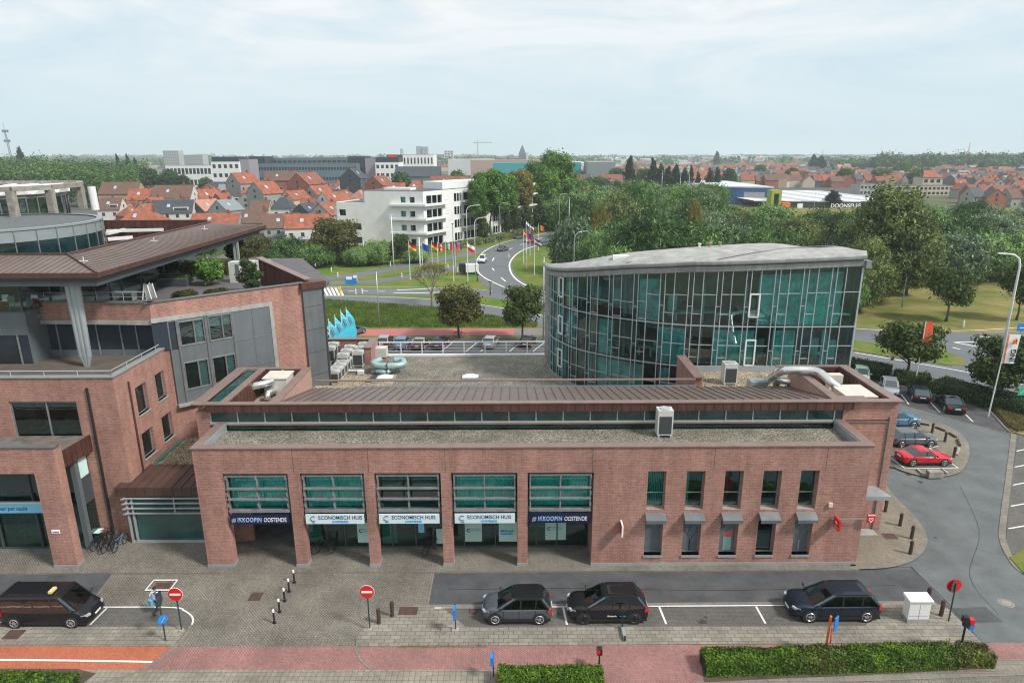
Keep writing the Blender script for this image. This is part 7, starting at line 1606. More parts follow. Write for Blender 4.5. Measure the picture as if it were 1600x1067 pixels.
P_ = np.array([tuple(x) for x in tips for _ in range(6)]) + nr.randn(len(tips) * 6, 3) * .22; u = unit(nr.randn(len(P_), 3)) * .10; v = unit(np.cross(u, nr.randn(len(P_), 3))) * .07
o = bpy.data.objects.new('crown', cardmesh('crown', P_ - np.array(t.location), u, v, L_YELL)); COL.objects.link(o); o.parent = t

# park trees: px of crown centre, py of crown top, width px, distance
SW = {'o': {'park tree leaves': L_OLIV}, 's': {'park tree leaves': L_SILV}, 'y': {'park tree leaves': L_YELL}, 't': {'park tree leaves': L_TALL}, '': None}
park = [(898, 326, 84, 150, 's', 'silver leaved tree leading the park edge by the curved road'), (935, 345, 70, 140, '', ''), (965, 330, 90, 150, '', ''), (1000, 322, 110, 135, '', 'dark spraying tree right above the roof hatch of the glass building'), (1050, 318, 130, 130, '', 'broad tree with silvery tips behind the glass building roof'), (1105, 335, 110, 128, '', ''),
        (1140, 330, 110, 130, 's', 'paler silvery tree behind the middle of the leaf roof'), (1190, 338, 100, 128, '', ''), (1235, 345, 100, 126, '', ''), (1275, 350, 90, 124, 'o', 'olive brown tree behind the roof joint of the leaf roof'), (1315, 352, 80, 120, 's', ''),
        (910, 318, 80, 215, 'o', ''), (945, 300, 90, 235, '', ''), (985, 305, 80, 225, '', ''), (1020, 295, 80, 240, 's', ''), (1060, 300, 90, 230, '', ''), (1100, 318, 60, 190, 's', ''), (1080, 298, 28, 175, 'y', 'narrow yellow tree in the middle of the park'), (935, 312, 40, 190, 'y', ''), (1125, 310, 80, 215, '', ''), (1160, 318, 70, 200, 'o', 'brownish low tree in the park centre'),
        (1200, 308, 90, 195, '', ''), (1240, 330, 80, 180, 'o', ''), (1280, 318, 80, 190, '', 'dark tree under the retail hall'), (1320, 322, 70, 185, '', ''), (1345, 318, 70, 175, '', ''),
        (1460, 322, 90, 150, '', ''), (1500, 325, 90, 160, '', ''), (1545, 318, 90, 165, 's', ''), (1440, 345, 90, 135, '', 'dark tree between the great willow and the lone lawn tree'), (1485, 348, 110, 135, 's', 'silvery tree over the lone lawn tree'), (1530, 352, 100, 138, '', ''), (1580, 350, 90, 140, '', ''), (1470, 345, 40, 150, 'y', 'orange tinged tree patch over the lawn'), (1600, 330, 80, 170, 'o', ''),
        (1510, 303, 70, 200, '', ''), (1390, 320, 80, 165, '', ''), (870, 300, 60, 235, '', ''), (1100, 350, 90, 124, '', ''), (1250, 372, 110, 112, '', ''), (1330, 385, 70, 108, '', ''), (1170, 355, 90, 118, '', ''), (1320, 420, 50, 100, '', 'low dark bush right beside the glass building corner'), (960, 370, 90, 122, '', ''), (905, 380, 70, 128, '', '')]
ORD = 'first second third fourth fifth sixth seventh eighth ninth tenth eleventh twelfth thirteenth fourteenth fifteenth sixteenth seventeenth eighteenth nineteenth twentieth'.split()
def nth(n): return ORD[n] if n < 20 else (['twenty', 'thirty', 'forty', 'fifty'][(n + 1) // 10 - 2] + (' ' + ORD[(n + 1) % 10 - 1] if (n + 1) % 10 else ' nought')).replace('ty nought', 'tieth')
q = random.Random(12)
for Y, pts_ in ((205, (288, 302)), (245, (284, 292)), (290, (278, 286)), (330, (274, 280))):
    for px_ in range(905, 1640, 46 if Y < 280 else 38):
        if Y > 260 and 1100 < px_ < 1420: continue
        if (Y > 220 and 1180 < px_ < 1370) or (Y > 230 and px_ > 1400): continue
        park.append((px_ + q.uniform(-12, 12), (pts_[0] + q.uniform(-3, 8) if px_ < 1130 else 322 + q.uniform(0, 12) if px_ < 1400 else 316 + q.uniform(0, 16)), q.uniform(58, 84), Y + q.uniform(-14, 14), q.choice(('', '', 't', 's', 'o', 't')), ''))
for px_ in range(1352, 1560, 26): park.append((px_ + q.uniform(-8, 8), 314 + q.uniform(0, 8), q.uniform(44, 60), 255 + q.uniform(-20, 25), q.choice(('', 's', 't', 'o')), ''))
park.sort(key=lambda r: r[0]); cnt_ = {}
for i, (px_, pt_, wp, Y, s_, lb) in enumerate(park):
    col = {'': 'dark green', 's': 'silvery green', 'o': 'olive brown', 'y': 'yellowing', 't': 'green'}[s_]; dp_ = 'front' if Y < 145 else ('middle' if Y < 195 else 'back'); cnt_[dp_] = cnt_.get(dp_, -1) + 1
    X = AY(px_, 400, Y)[0]; h = AY(px_, pt_, Y)[2]
    plant('park_tree' if i % 2 else 'park_tree_b', 'park_tree', lb or f'{col} park tree, {nth(cnt_[dp_])} from the curved road in the {dp_} belt', (X, Y), max(4, h * 1.03), wp * math.hypot(Y, 24) / F, group='trees of the park', swap=SW[s_])
X = AY(1385, 400, 118)[0]; plant('willow_tree', 'willow_tree', 'huge olive green willow towering over the park behind the glass building', (X, 118), AY(1385, 292, 118)[2] * 1.0, 15.5, group='trees of the park')
X = AY(1425, 400, 124)[0]; plant('willow_tree', 'willow_tree', 'lower flank tree of the huge willow on the lawn side', (X, 124), AY(1425, 335, 124)[2], 10, group='trees of the park')
X = AY(1345, 400, 112)[0]; plant('willow_tree', 'willow_tree', 'drooping grey green tree touching the glass building corner', (X, 110), AY(1345, 372, 110)[2], 9, group='trees of the park')
# tall poplars by the far road
for k, (px_, pt_, wp, Y, lb) in enumerate([(868, 233, 66, 262, 'tallest poplar of all, rising above the skyline'), (840, 250, 54, 255, 'tall poplar close beside the tallest one'), (812, 262, 46, 238, 'yellowish tall tree beside the poplar group'), (768, 262, 64, 211, 'broad tall tree touching the white flats'), (750, 276, 34, 206, 'smaller tall tree overlapping the white flats'), (787, 268, 50, 224, 'tall tree between the flats and the poplars'), (852, 262, 52, 250, 'dense lower poplar under the tallest one')]):
    X = AY(px_, 400, Y)[0]; plant('crown_tree' if px_ < 830 else 'tall_tree', 'poplar_tree', lb, (X, Y), AY(px_, pt_, Y)[2], wp * Y * 1.02 / F, group='tall trees by the far road', swap={'tall poplar leaves': L_YELL} if k == 2 else None)
for px_, pt_, wp, Y, lb in [(757, 335, 17, 204, 'narrow dark ivy clad tree below the white flats'), (806, 318, 16, 226, 'narrow ivy clad trunk under the poplars, inner'), (823, 320, 18, 232, 'narrow ivy clad trunk under the poplars, middle'), (840, 322, 20, 236, 'narrow ivy clad trunk under the poplars, outer'), (793, 325, 12, 218, 'slim dark sapling by the grey ramp')]:
    X = AY(px_, 400, Y)[0]; plant('cypress', 'ivy_tree', lb, (X, Y), AY(px_, pt_, Y)[2], wp * Y / F, group='dark narrow trees', swap={'dark conifer needles': L_STREET})
con = [(979, 243, 17, 420), (1013, 246, 15, 420), (1026, 256, 18, 400), (1037, 260, 18, 400), (1049, 257, 18, 405), (1062, 262, 16, 395), (1071, 258, 10, 400), (1082, 268, 10, 400), (1100, 262, 12, 410), (1111, 261, 12, 410), (1290, 297, 22, 330), (1508, 252, 11, 800), (1345, 246, 10, 900), (1254, 241, 12, 900), (1266, 243, 16, 900), (1108, 236, 9, 1400), (207, 240, 9, 520), (222, 240, 9, 520), (233, 246, 9, 520), (62, 229, 14, 640)]
cw = ['first of the dark conifers over the park canopy', 'second tall dark conifer over the park canopy', 'thick dark conifer starting the clump behind the lamps', 'dark conifer inside the clump behind the lamps', 'tallest dark conifer of the clump behind the lamps', 'dark conifer ending the clump behind the lamps', 'very thin conifer beside the clump', 'short thin conifer by the red roofs', 'one of the conifer twins, inner', 'one of the conifer twins, outer', 'dark layered conifer in front of the retail hall', 'dark conifer among the far red roofs near white gable', 'dark conifer among far roofs before the tree belt', 'pointed dark tree on the far plain, thinner', 'pointed dark tree on the far plain, thicker', 'far lone pointed tree near the white sheds', 'pointed treetop at the end of the western wood, first', 'pointed treetop at the end of the western wood, second', 'pointed treetop at the end of the western wood, lower', 'lone crown rising above the western wood']
for (px_, pt_, wp, Y), lb in zip(con, cw):
    X = AY(px_, 400, Y)[0]; plant('cypress', 'conifer_tree', lb, (X, Y), AY(px_, pt_, Y)[2], wp * Y / F, group='dark pointed trees')
# trees between the terraces and the flats
for k, (key, px_, pb, pt_, wp, lb) in enumerate([('oak_tree', 527, 411, 338, 88, 'big browning tree before the white flats'), ('park_tree', 455, 415, 362, 70, 'dark green tree beside the red roofed house gable'), ('park_tree_b', 590, 413, 368, 60, 'low dark tree between browning tree and flats'), ('oak_tree', 405, 420, 366, 60, 'brownish tree under the tip of the brown roof'), ('park_tree', 492, 417, 375, 70, 'dark tree left of the browning big tree'.replace('left of', 'tucked beside')), ('park_tree_b', 560, 415, 380, 50, 'dark shrubby tree behind the thin grey lamp'), ('oak_tree', 380, 420, 372, 50, 'ochre tree seen under the roof overhang'), ('park_tree', 650, 410, 385, 45, 'dark shrub tree at the foot of white flats'), ('park_tree', 425, 422, 385, 50, 'green tree just above the brown wedge parapet')]):
    treepx(key, 'garden_tree', lb, px_, pb, pt_, wp, 'trees between terrace and flats')
r2 = random.Random(31)
for k, (px_, Y, pt_, wp) in enumerate([(435, 330, 288, 26), (488, 300, 297, 22), (632, 380, 268, 34), (665, 330, 285, 30), (718, 370, 265, 30), (695, 345, 288, 24), (250, 420, 262, 36), (282, 430, 264, 34), (300, 400, 272, 30), (335, 430, 276, 24), (355, 440, 278, 24), (180, 300, 318, 26), (205, 290, 325, 16), (410, 290, 300, 18), (1000, 520, 262, 30), (930, 450, 275, 40), (1130, 480, 262, 26), (1420, 520, 262, 40), (1360, 540, 262, 36), (1305, 560, 262, 30), (1225, 620, 262, 26), (1175, 700, 256, 22), (1390, 700, 252, 30), (960, 600, 262, 30)]):
    X = AY(px_, 400, Y)[0]; plant('wood_tree', 'town_tree', f'{nth(k)} town tree counting from the west, {["of the western town", "near the white flats", "behind the park", "of the eastern town"][0 if px_ < 450 else 1 if px_ < 760 else 2 if px_ < 1150 else 3]}, {["by a white wall", "above red tiles", "beside a dark gable", "between two rows", "at a street corner", "behind a chimney"][k % 6]}', (X, Y), max(6, AY(px_, pt_, Y)[2]), wp * Y / F, group='trees among the town roofs')
# woods: nobody could count these crowns
def wood(name, spots, n, size, m, label, seed=3):
    B = [(x, y, h * .55, w_ * .5, w_ * .5, h * .45) for x, y, w_, h in spots]
    o = bpy.data.objects.new(name, leaves(name, B, n, size, m, seed=seed, elong=1.15, shell=.7)); COL.objects.link(o); return props(o, label, 'wood', None, 'stuff')
spots = []
for Y in (360, 400, 450, 500, 560, 620):
    for px_ in range(-90, 262, 11):
        lim = 232 - max(0, (430 - Y)) * .25
        if px_ > lim: continue
        X = AY(px_ + r2.uniform(-6, 6), 400, Y + r2.uniform(-15, 15))[0]; top = AY(px_, 247 + (6 if px_ > 120 else 0) + (Y < 420) * 8, Y)[2]; spots.append((X, Y + r2.uniform(-12, 12), r2.uniform(11, 17), max(9, top * r2.uniform(.86, 1.04))))
wood('western_wood', spots, 170000, .95, L_WOOD, 'dense green wood filling the horizon behind the concrete pergola')
spots = [(AY(px_, 400, Y)[0], Y, r2.uniform(16, 26), AY(px_, tp, Y)[2] * r2.uniform(.85, 1.04)) for (a, b, Y, tp) in ((1350, 1440, 950, 241), (1440, 1620, 980, 239), (1520, 1640, 900, 246), (1290, 1340, 1000, 248)) for px_ in range(a, b, 8)]
wood('eastern_wood', spots, 30000, 2.4, L_WOOD, 'dark tree belt beyond the eastern red roofs', 5)
spots = []
for Y, tp, st_ in ((1500, 245, 9), (2000, 244, 9), (2700, 242.5, 8), (3800, 241.5, 8)):
    for px_ in range(-80, 1700, st_):
        if r2.random() < .55 + .3 * math.sin(px_ * .013 + Y): spots.append((AY(px_, 400, Y)[0], Y + r2.uniform(-80, 80), r2.uniform(22, 40) * Y / 1500, max(7, AY(px_, tp, Y)[2] * r2.uniform(.5, 1.1))))
wood('distant_wood', spots, 70000, 5.5, L_WOOD, 'hazy tree lines scattered to the horizon', 6)

# hedges
def hedge(name, pts, wd, h, m, label, dens=900, size=.075, z=0.0, blocky=.5, m2=None, group=None, cat='hedge', n=None):
    t = thing(name, label, cat, (pts[0][0], pts[0][1], z), group); L_ = sum(math.dist(a, b) for a, b in zip(pts, pts[1:])); n = n or int(L_ * (wd + 2 * h) * dens); r_ = np.random.RandomState(len(pts) + int(L_ * 10))
    seg_ = np.array([math.dist(a, b) for a, b in zip(pts, pts[1:])]); ix = r_.choice(len(seg_), n, p=seg_ / seg_.sum()); u = r_.rand(n); A_ = np.array(pts)[ix]; B_ = np.array(pts)[ix + 1]; c = A_ + (B_ - A_) * u[:, None]; d = unit(B_ - A_); nn = np.stack([-d[:, 1], d[:, 0]], 1)
    face = r_.rand(n); s_ = wd + 2 * h; lum = .5 + .5 * np.sin(c[:, 0] * 2.3 + c[:, 1] * 1.7) * np.sin(c[:, 0] * .9 + 2); hh = h * (.86 + .16 * lum + .08 * r_.randn(n))
    top = face < wd / s_; q = r_.rand(n); side = np.where(face < (wd + h) / s_, -1, 1)
    off_ = np.where(top, (q - .5) * wd, side * wd * .5 * (.88 + .10 * lum + .08 * r_.randn(n))); zz = np.where(top, hh * (1 - .12 * r_.rand(n) ** 2), hh * q)
    ends = r_.rand(n) < .04; P_ = np.stack([c[:, 0] + nn[:, 0] * off_, c[:, 1] + nn[:, 1] * off_, z + zz], 1)
    nrm = np.stack([np.where(top, 0, nn[:, 0] * side), np.where(top, 0, nn[:, 1] * side), np.where(top, 1, .35)], 1); nrm = unit(nrm + .55 * r_.randn(n, 3)); ax = unit(np.cross(nrm, r_.randn(n, 3))); v = np.cross(nrm, ax); sz = size * (.6 + .8 * r_.rand(n))[:, None]
    o = bpy.data.objects.new('foliage', cardmesh('foliage', P_ - np.array(t.location), ax * sz * .7, v * sz * .5, m)); COL.objects.link(o); o.parent = t
    if m2: o.data.materials.append(m2); mi = ((.5 + .5 * np.sin(c[:, 0] * .8 + 1.3)) * r_.rand(n) > .62).astype(np.int32); o.data.polygons.foreach_set('material_index', mi)
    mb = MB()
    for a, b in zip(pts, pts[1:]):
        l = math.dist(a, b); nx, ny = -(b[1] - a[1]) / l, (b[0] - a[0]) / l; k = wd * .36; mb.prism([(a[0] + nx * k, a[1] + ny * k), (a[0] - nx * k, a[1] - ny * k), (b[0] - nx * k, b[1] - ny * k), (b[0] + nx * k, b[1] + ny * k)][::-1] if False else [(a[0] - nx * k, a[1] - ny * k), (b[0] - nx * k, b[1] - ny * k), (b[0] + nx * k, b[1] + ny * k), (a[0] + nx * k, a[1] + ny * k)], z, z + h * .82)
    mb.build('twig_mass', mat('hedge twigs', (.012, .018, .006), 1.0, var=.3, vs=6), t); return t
def mid(a, b): return ((a[0] + b[0]) / 2, (a[1] + b[1]) / 2)
hedge('hedge', [mid(G2(1096, 1060), G2(1100, 1030)), mid(G2(1330, 1052), G2(1330, 1026)), mid(G2(1490, 1044), G2(1490, 1022))], 1.15, .85, L_HEDGE, 'long bright green hedge along the footway edge with the orange sign', 1150, .085, m2=L_HEDGB)
hedge('hedge', [mid(G2(1496, 1043), G2(1496, 1022)), mid(G2(1545, 1043), G2(1545, 1024))], 1.0, .80, L_HEDGB, 'reddish brown thinning end bush of the long hedge by the traffic light', 800, .09, m2=L_HEDGE)
hedge('hedge', [mid(G2(778, 1085), G2(778, 1055)), mid(G2(942, 1085), G2(942, 1055))], 1.0, .8, L_HEDGE, 'small bright green hedge block beside the blue edged sign', 1150, .085)
hedge('hedge', [G2(-80, 1078), G2(20, 1076), G2(112, 1080)], 1.3, .55, L_HEDGE, 'loose green bush strip beside the orange bike lane', 700, .11, m2=L_HEDGD)
hedge('hedge', [G2(1250, 566), G2(1330, 580), G2(1385, 592)], 3.0, 1.4, L_HEDGD, 'dark shrub hedge between near road and the silver car', 330, .13)
hedge('hedge', [G2(1396, 596), G2(1452, 603)], 2.2, 1.2, L_HEDGD, 'short dark shrub hedge around the orange banner foot', 330, .13)
hedge('hedge', [G2(1462, 608), G2(1530, 627), G2(1640, 655)], 3.6, 1.3, L_HEDGD, 'broad dark green shrub hedge behind the black coupe', 330, .13, m2=L_OLIV)
hedge('hedge', [G2(455, 414), G2(560, 408), G2(640, 400)], 7, 3.2, L_STREET, 'dark shrub belt along the upper path', 60, .38)
hedge('hedge', [G2(640, 398), G2(735, 384), G2(860, 358)], 3.5, 1.5, L_OLIV, 'low mixed shrubs in front of the white flats', 60, .34)
def tuft(name, poly_px, n, h, m, label, z=0.0, seed=2):
    r_ = np.random.RandomState(seed); pts = np.array(PX(poly_px)); lo, hi = pts.min(0), pts.max(0); out = []
    def inside(x, y):
        c_ = False; j = len(pts) - 1
        for i in range(len(pts)):
            if (pts[i][1] > y) != (pts[j][1] > y) and x < (pts[j][0] - pts[i][0]) * (y - pts[i][1]) / (pts[j][1] - pts[i][1]) + pts[i][0]: c_ = not c_
            j = i
        return c_
    while len(out) < n:
        x, y = lo[0] + (hi[0] - lo[0]) * r_.rand(), lo[1] + (hi[1] - lo[1]) * r_.rand()
        if inside(x, y): out.append((x, y))
    P_ = np.array([(x, y, z + h * .5) for x, y in out]); up = unit(np.stack([r_.randn(n) * .35, r_.randn(n) * .35, np.ones(n)], 1)); side = unit(np.cross(up, r_.randn(n, 3))); s_ = (.5 + r_.rand(n))[:, None]
    o = bpy.data.objects.new(name, cardmesh(name, P_, up * h * .55 * s_, side * h * .10, m)); COL.objects.link(o); return props(o, label, 'grass', None, 'stuff')
tuft('dry_grass', [(1550, 638), (1640, 652), (1640, 668), (1590, 676), (1576, 668)], 9000, .45, L_DRY, 'tall dry grass at the parking lot corner')
tuft('kerb_weeds', [(620, 1008), (760, 1006), (760, 1012), (620, 1013)], 500, .10, L_HEDGE, 'thin weeds growing along the kerb of the pink path')
L_LITT = leafmat('fallen leaves', (.05, .03, .015), (.14, .08, .03), (.28, .18, .07), 2.0)
tuft('leaf_litter', [(-60, 891), (1330, 886), (1330, 895), (-60, 898)], 1500, .06, L_LITT, 'fallen leaves lying along the arcade kerb', seed=7)
tuft('joint_weeds', [(300, 990), (556, 985), (556, 1012), (300, 1012)], 260, .05, L_HEDGE, 'tiny weeds in the joints of the street pavers', seed=8)
tuft('bank_grass', [(500, 468), (690, 482), (840, 505), (840, 512), (500, 512)], 26000, .42, leafmat('long grass blades', (.035, .08, .010), (.085, .17, .022), (.19, .22, .05), .25), 'long uneven grass on the bank below the near road', seed=4)
# terrace garden on the stepped building
gs_ = [(205, 437, 30, 1.3, L_HEDGE, 'yellow green ground shrub at the terrace glass corner'), (232, 425, 46, 2.0, None, 'dark spreading shrub in the middle of the terrace garden'), (262, 428, 50, 2.2, None, 'round dark shrub beside the planter on the terrace'), (330, 445, 44, 2.6, L_TALL, 'bright green bushy shrub at the terrace edge'), (300, 430, 36, 1.5, L_BROWN, 'rust coloured grass clump on the terrace'), (352, 430, 30, 1.6, L_BROWN, 'brown feathery shrub behind the bright green one'), (320, 402, 40, 2.4, None, 'dark green shrub under the far roof overhang'), (285, 445, 34, .9, L_OLIV, 'low grey green clump over the dark planter'), (372, 410, 36, 2.8, L_BROWN, 'tall ochre grass beside unit casings on terrace'), (245, 440, 40, .8, L_HEDGD, 'flat juniper like shrub on the terrace paving'), (290, 465, 40, .7, L_BROWN, 'dry low growth along the parapet, near part'), (340, 462, 40, .7, L_BROWN, 'dry low growth along the parapet, far part')]
for px_, pb, wp, h, m, lb in gs_:
    p = G(px_, pb, 14.6); plant('garden_shrub', 'terrace_shrub', lb, (p[0], p[1]), h, wp * math.hypot(p[1], 12) / F, group='shrubs of the roof garden', cat='shrub', z=14.55, swap={'park tree leaves': m} if m else None)
p = G(272, 447, 14.6); props(MB().box(p[0] - 1.3, p[0] + 1.3, p[1] - .4, p[1] + .4, 14.6, 15.25).build('planter', PANELD, None, loc=p), 'long dark planter box among the terrace shrubs', 'planter')
p = G(392, 446, 15.2); t = thing('clipped_tree', 'small dark tree clipped into round clouds on the terrace edge', 'tree', (p[0], p[1], 14.6))
bl = [(p[0] + a, p[1] + b, z, r_, r_, r_ * .8) for a, b, z, r_ in ((0, 0, 15.2, .55), (-.6, .1, 15.9, .5), (.5, .1, 16.1, .5), (0, .2, 16.7, .55), (.3, -.2, 15.5, .5), (-.35, 0, 17.2, .4))]
me = leaves('crown', [(b[0] - p[0], b[1] - p[1], b[2] - 14.6, *b[3:]) for b in bl], 7000, .11, L_HEDGD, seed=8, shell=.8); o = bpy.data.objects.new('crown', me); COL.objects.link(o); o.parent = t; MB().tube([(p[0], p[1], 14.6), (p[0], p[1], 17)], .06, 6).build('trunk', BARK, t)

# ================================================================= THE WHITE FLATS
WHITEB = mat('white brickwork', (.72, .73, .72), .8, var=.06, vs=.4); GREYW = mat('grey render', (.36, .37, .36), .85, var=.08, vs=.3)
fl = thing('apartment_building', 'white stepped block of flats with long balconies beyond the flag row', 'building', (-30, 205, 0))
A_, B_, C_ = G2(528, 384), G2(664, 389), G2(862, 350)
dB = (B_[0] - A_[0], B_[1] - A_[1]); lA = math.hypot(*dB); dC = (C_[0] - B_[0], C_[1] - B_[1]); lC = math.hypot(*dC); uA = (dB[0] / lA, dB[1] / lA); uC = (dC[0] / lC, dC[1] / lC); nA, nC = (-uA[1], uA[0]), (-uC[1], uC[0])
zt3 = AY(620, 300, B_[1])[2]; zt2 = AY(545, 316, A_[1])[2]; fh = zt3 / 4
def onA(s_, d=0): return (A_[0] + uA[0] * s_ + nA[0] * d, A_[1] + uA[1] * s_ + nA[1] * d)
def onC(s_, d=0): return (B_[0] + uC[0] * s_ + nC[0] * d, B_[1] + uC[1] * s_ + nC[1] * d)
s1 = lA * .33
mb = MB(); fh = zt3 / 4.6
zs_ = [.3 + fh * k * 1.13 for k in range(6)]
hA = []
for k in range(4):
    for s_ in (lA * .42, lA * .52): hA.append((s_, s_ + 1.6, zs_[k] + .8, zs_[k] + 2.4))
    hA.append((lA * .66, lA - .3, zs_[k] + .6, zs_[k] + 2.7)) if k < 4 else None
hA = [h_ for h_ in hA if h_[3] < zt3]
mb.wall(onA(s1), onA(lA), 0, zt3, .5, hA)
mb.wall(A_, onA(s1), 0, zt2, .5, [(1.2, 3.4, zs_[k] + .7, zs_[k] + 2.5) for k in (0, 1, 2)] + [(4.6, 8.2, zs_[k] + .6, zs_[k] + 2.5) for k in (0, 1)])
bays_ = [(1.5, 9), (15, 19), (20, 30), (37, 41), (42, 50), (51, 60), (61, 70)]
hC = [(a, b, zs_[k] + .3, zs_[k] + 2.7) for k in range(4) for a, b in bays_ if b < lC]
mb.wall(B_, C_, 0, zt3, .5, hC)
mb.wall(onA(0, 14), A_, 0, zt2, .5); mb.wall(onA(s1, 14), onA(s1), zt2, zt3, .5)
mb.build('wall', WHITEB, fl)
mb = MB(); mb.prism([onA(s1, .4), onA(lA, .4), onA(lA, 15), onA(s1, 15)], zt3 - .5, zt3 + .15); mb.prism([onC(.4, .4), onC(lC, .4), onC(lC, 14), onC(.4, 14)], zt3 - .5, zt3 + .12); mb.prism([onA(.2, .3), onA(s1, .3), onA(s1, 14), onA(.2, 14)], zt2 - .6, zt2 - .2); mb.build('roof', PANELD, fl)
mb = MB(); mb.prism([onA(s1, 1.2), onA(lA, 1.2), onA(lA, 1.3), onA(s1, 1.3)], 0, zt3 - .5); mb.prism([onC(0, 2.2), onC(lC, 2.2), onC(lC, 2.3), onC(0, 2.3)], 0, zt3 - .5); mb.prism([onA(0, 1.2), onA(s1, 1.2), onA(s1, 1.3), onA(0, 1.3)], 0, zt2 - .6); mb.build('recess_glass', OGLASS, fl)
mb = MB()
for k in range(1, 5):
    z = zs_[k] + .05
    if z > zt3 - .5: continue
    mb.prism([onA(lA * .64, -1.3), onA(lA + 1.2, -1.3), onA(lA + 1.2, 0), onA(lA * .64, 0)], z - .15, z + .45); mb.build('balcony', WHITEB, fl); mb = MB(); mb.prism([onC(-.2, -1.3), onC(10.5, -1.3), onC(10.5, 0), onC(-.2, 0)], z - .15, z + .45)
    mb.build('balcony', WHITEB, fl); mb = MB()
    for a, b in ((19, 31), (41, 71)): MB().prism([onC(a, -1.2), onC(min(b, lC), -1.2), onC(min(b, lC), 0), onC(a, 0)], z - .15, z + .40).build('balcony', WHITEB, fl)
mb = MB()
for k in range(1, 5):
    z = zs_[k] + .5
    if z > zt3: continue
    for a, b in ((0, 10), (19, 31), (41, 70)): p, q_ = onC(a, -1.15), onC(min(b, lC), -1.15); mb.bar((*p, z + .6), (*q_, z + .6), .06)
mb.build('balcony_rail', FRAMED, fl)
for k in range(4):
    for a, b in bays_:
        if b < lC:
            for t_ in (a + (b - a) / 3, a + 2 * (b - a) / 3): p = onC(t_, -.02); MB().box(p[0] - .12, p[0] + .12, p[1] - .12, p[1] + .12, zs_[k] + .3, zs_[k] + 2.7).build('window_post', WHITEB, fl)
mb = MB()
for k in (1, 2, 3): mb.prism([onA(lA * .66, 1.0), onA(lA * .86, 1.0), onA(lA * .86, 1.1), onA(lA * .66, 1.1)], zs_[k] + .5, zs_[k] + 2.7)
mb.build('blinds', mat('green curtains', (.16, .36, .31), .9, var=.3, vs=.4), fl)
mb = MB(); mb.prism([onC(12, 2), onC(34, 2), onC(34, 9), onC(12, 9)], zt3, zt3 + 2.2); mb.prism([onA(lA * .5, 4), onA(lA * .8, 4), onA(lA * .8, 8), onA(lA * .5, 8)], zt3, zt3 + .8); mb.build('penthouse', WHITEB, fl)
t = thing('ramp_building', 'long low grey building behind the tall poplars', 'building', (12, 268, 0)); a, b = onC(lC + 3, 4), onC(lC + 60, 8)
MB().seg(a, b, 10, 3.5, 6.5).build('wall', GREYW, t); MB().seg(a, b, 10, .0, 3.5).build('ground_storey', PANELD, t)

# ================================================================= TOWN HOUSES
ROOFM = [('orange tiled', mat('orange roof tiles', (.27, .085, .046), .8, var=.35, vs=.6, fine=.15, bs=6)), ('red brown tiled', mat('red brown roof tiles', (.22, .078, .05), .85, var=.32, vs=.6, fine=.15, bs=6)), ('dark slate', mat('slate roof', (.045, .055, .068), .7, var=.2, vs=.6, fine=.15, bs=6)), ('brown tiled', mat('brown roof tiles', (.135, .075, .055), .85, var=.2, vs=.6, fine=.15, bs=6)), ('pale pink tiled', mat('faded roof tiles', (.40, .20, .145), .85, var=.15, vs=.6, fine=.15, bs=6)), ('grey', mat('grey roof sheet', (.20, .225, .24), .7, var=.12))]
WALLM = [('white', mat('white render', (.58, .58, .56), .85, var=.06, vs=.3)), ('red brick', mat('red house brick', (.26, .105, .07), .9, var=.2, vs=.6, fine=.15, bs=8)), ('grey', mat('grey house wall', (.27, .29, .28), .9, var=.1)), ('cream', mat('cream render', (.48, .42, .33), .9, var=.08)), ('dark', mat('dark house wall', (.06, .075, .085), .8, var=.1)), ('yellow brick', mat('yellow brick wall', (.38, .27, .17), .9, var=.12))]
WINM = mat('house window', (.03, .045, .055), .15, var=.4, vs=.3, spec=.8); WINW = mat('window surround', (.62, .62, .60), .6, var=0); SKYL = mat('roof window glass', (.35, .45, .50), .1, var=.2, spec=.9); CHIM = mat('chimney brick', (.20, .08, .055), .9, var=.2, vs=2)
def housemesh(kind, wd, dp, e_, r_):
    """wall, roof, chimney, window list for a gabled (0) or hipped (1) house; ridge along x"""
    hw, hd = wd / 2, dp / 2; wl = MB()
    wl.box(-hw, hw, -hd, hd, 0, e_)
    if kind == 0:
        for s_ in (-1, 1): x = s_ * (hw - .001); wl.add([(x, -hd, e_), (x, hd, e_), (x, 0, r_ - .12)], [(0, 1, 2)])
    rf = MB(); o_ = .35
    if kind == 0:
        k = (r_ - e_) / hd; ze = e_ - o_ * k
        for z0_, z1_ in ((0, .16),):
            for s_ in (-1, 1): rf.add([(-hw - .1, s_ * (hd + o_), ze), (hw + .1, s_ * (hd + o_), ze), (hw + .1, 0, r_), (-hw - .1, 0, r_), (-hw - .1, s_ * (hd + o_), ze + .16), (hw + .1, s_ * (hd + o_), ze + .16), (hw + .1, 0, r_ + .16), (-hw - .1, 0, r_ + .16)], [(0, 1, 2, 3), (4, 5, 6, 7), (0, 1, 5, 4), (1, 2, 6, 5), (3, 0, 4, 7)])
    else:
        q = min(hd, hw * .7); rf.add([(-hw - o_, -hd - o_, e_ - .1), (hw + o_, -hd - o_, e_ - .1), (hw + o_, hd + o_, e_ - .1), (-hw - o_, hd + o_, e_ - .1), (-hw + q, 0, r_), (hw - q, 0, r_)], [(0, 1, 5, 4), (1, 2, 5), (2, 3, 4, 5), (3, 0, 4), (3, 2, 1, 0)])
    return wl, rf
HM = {}
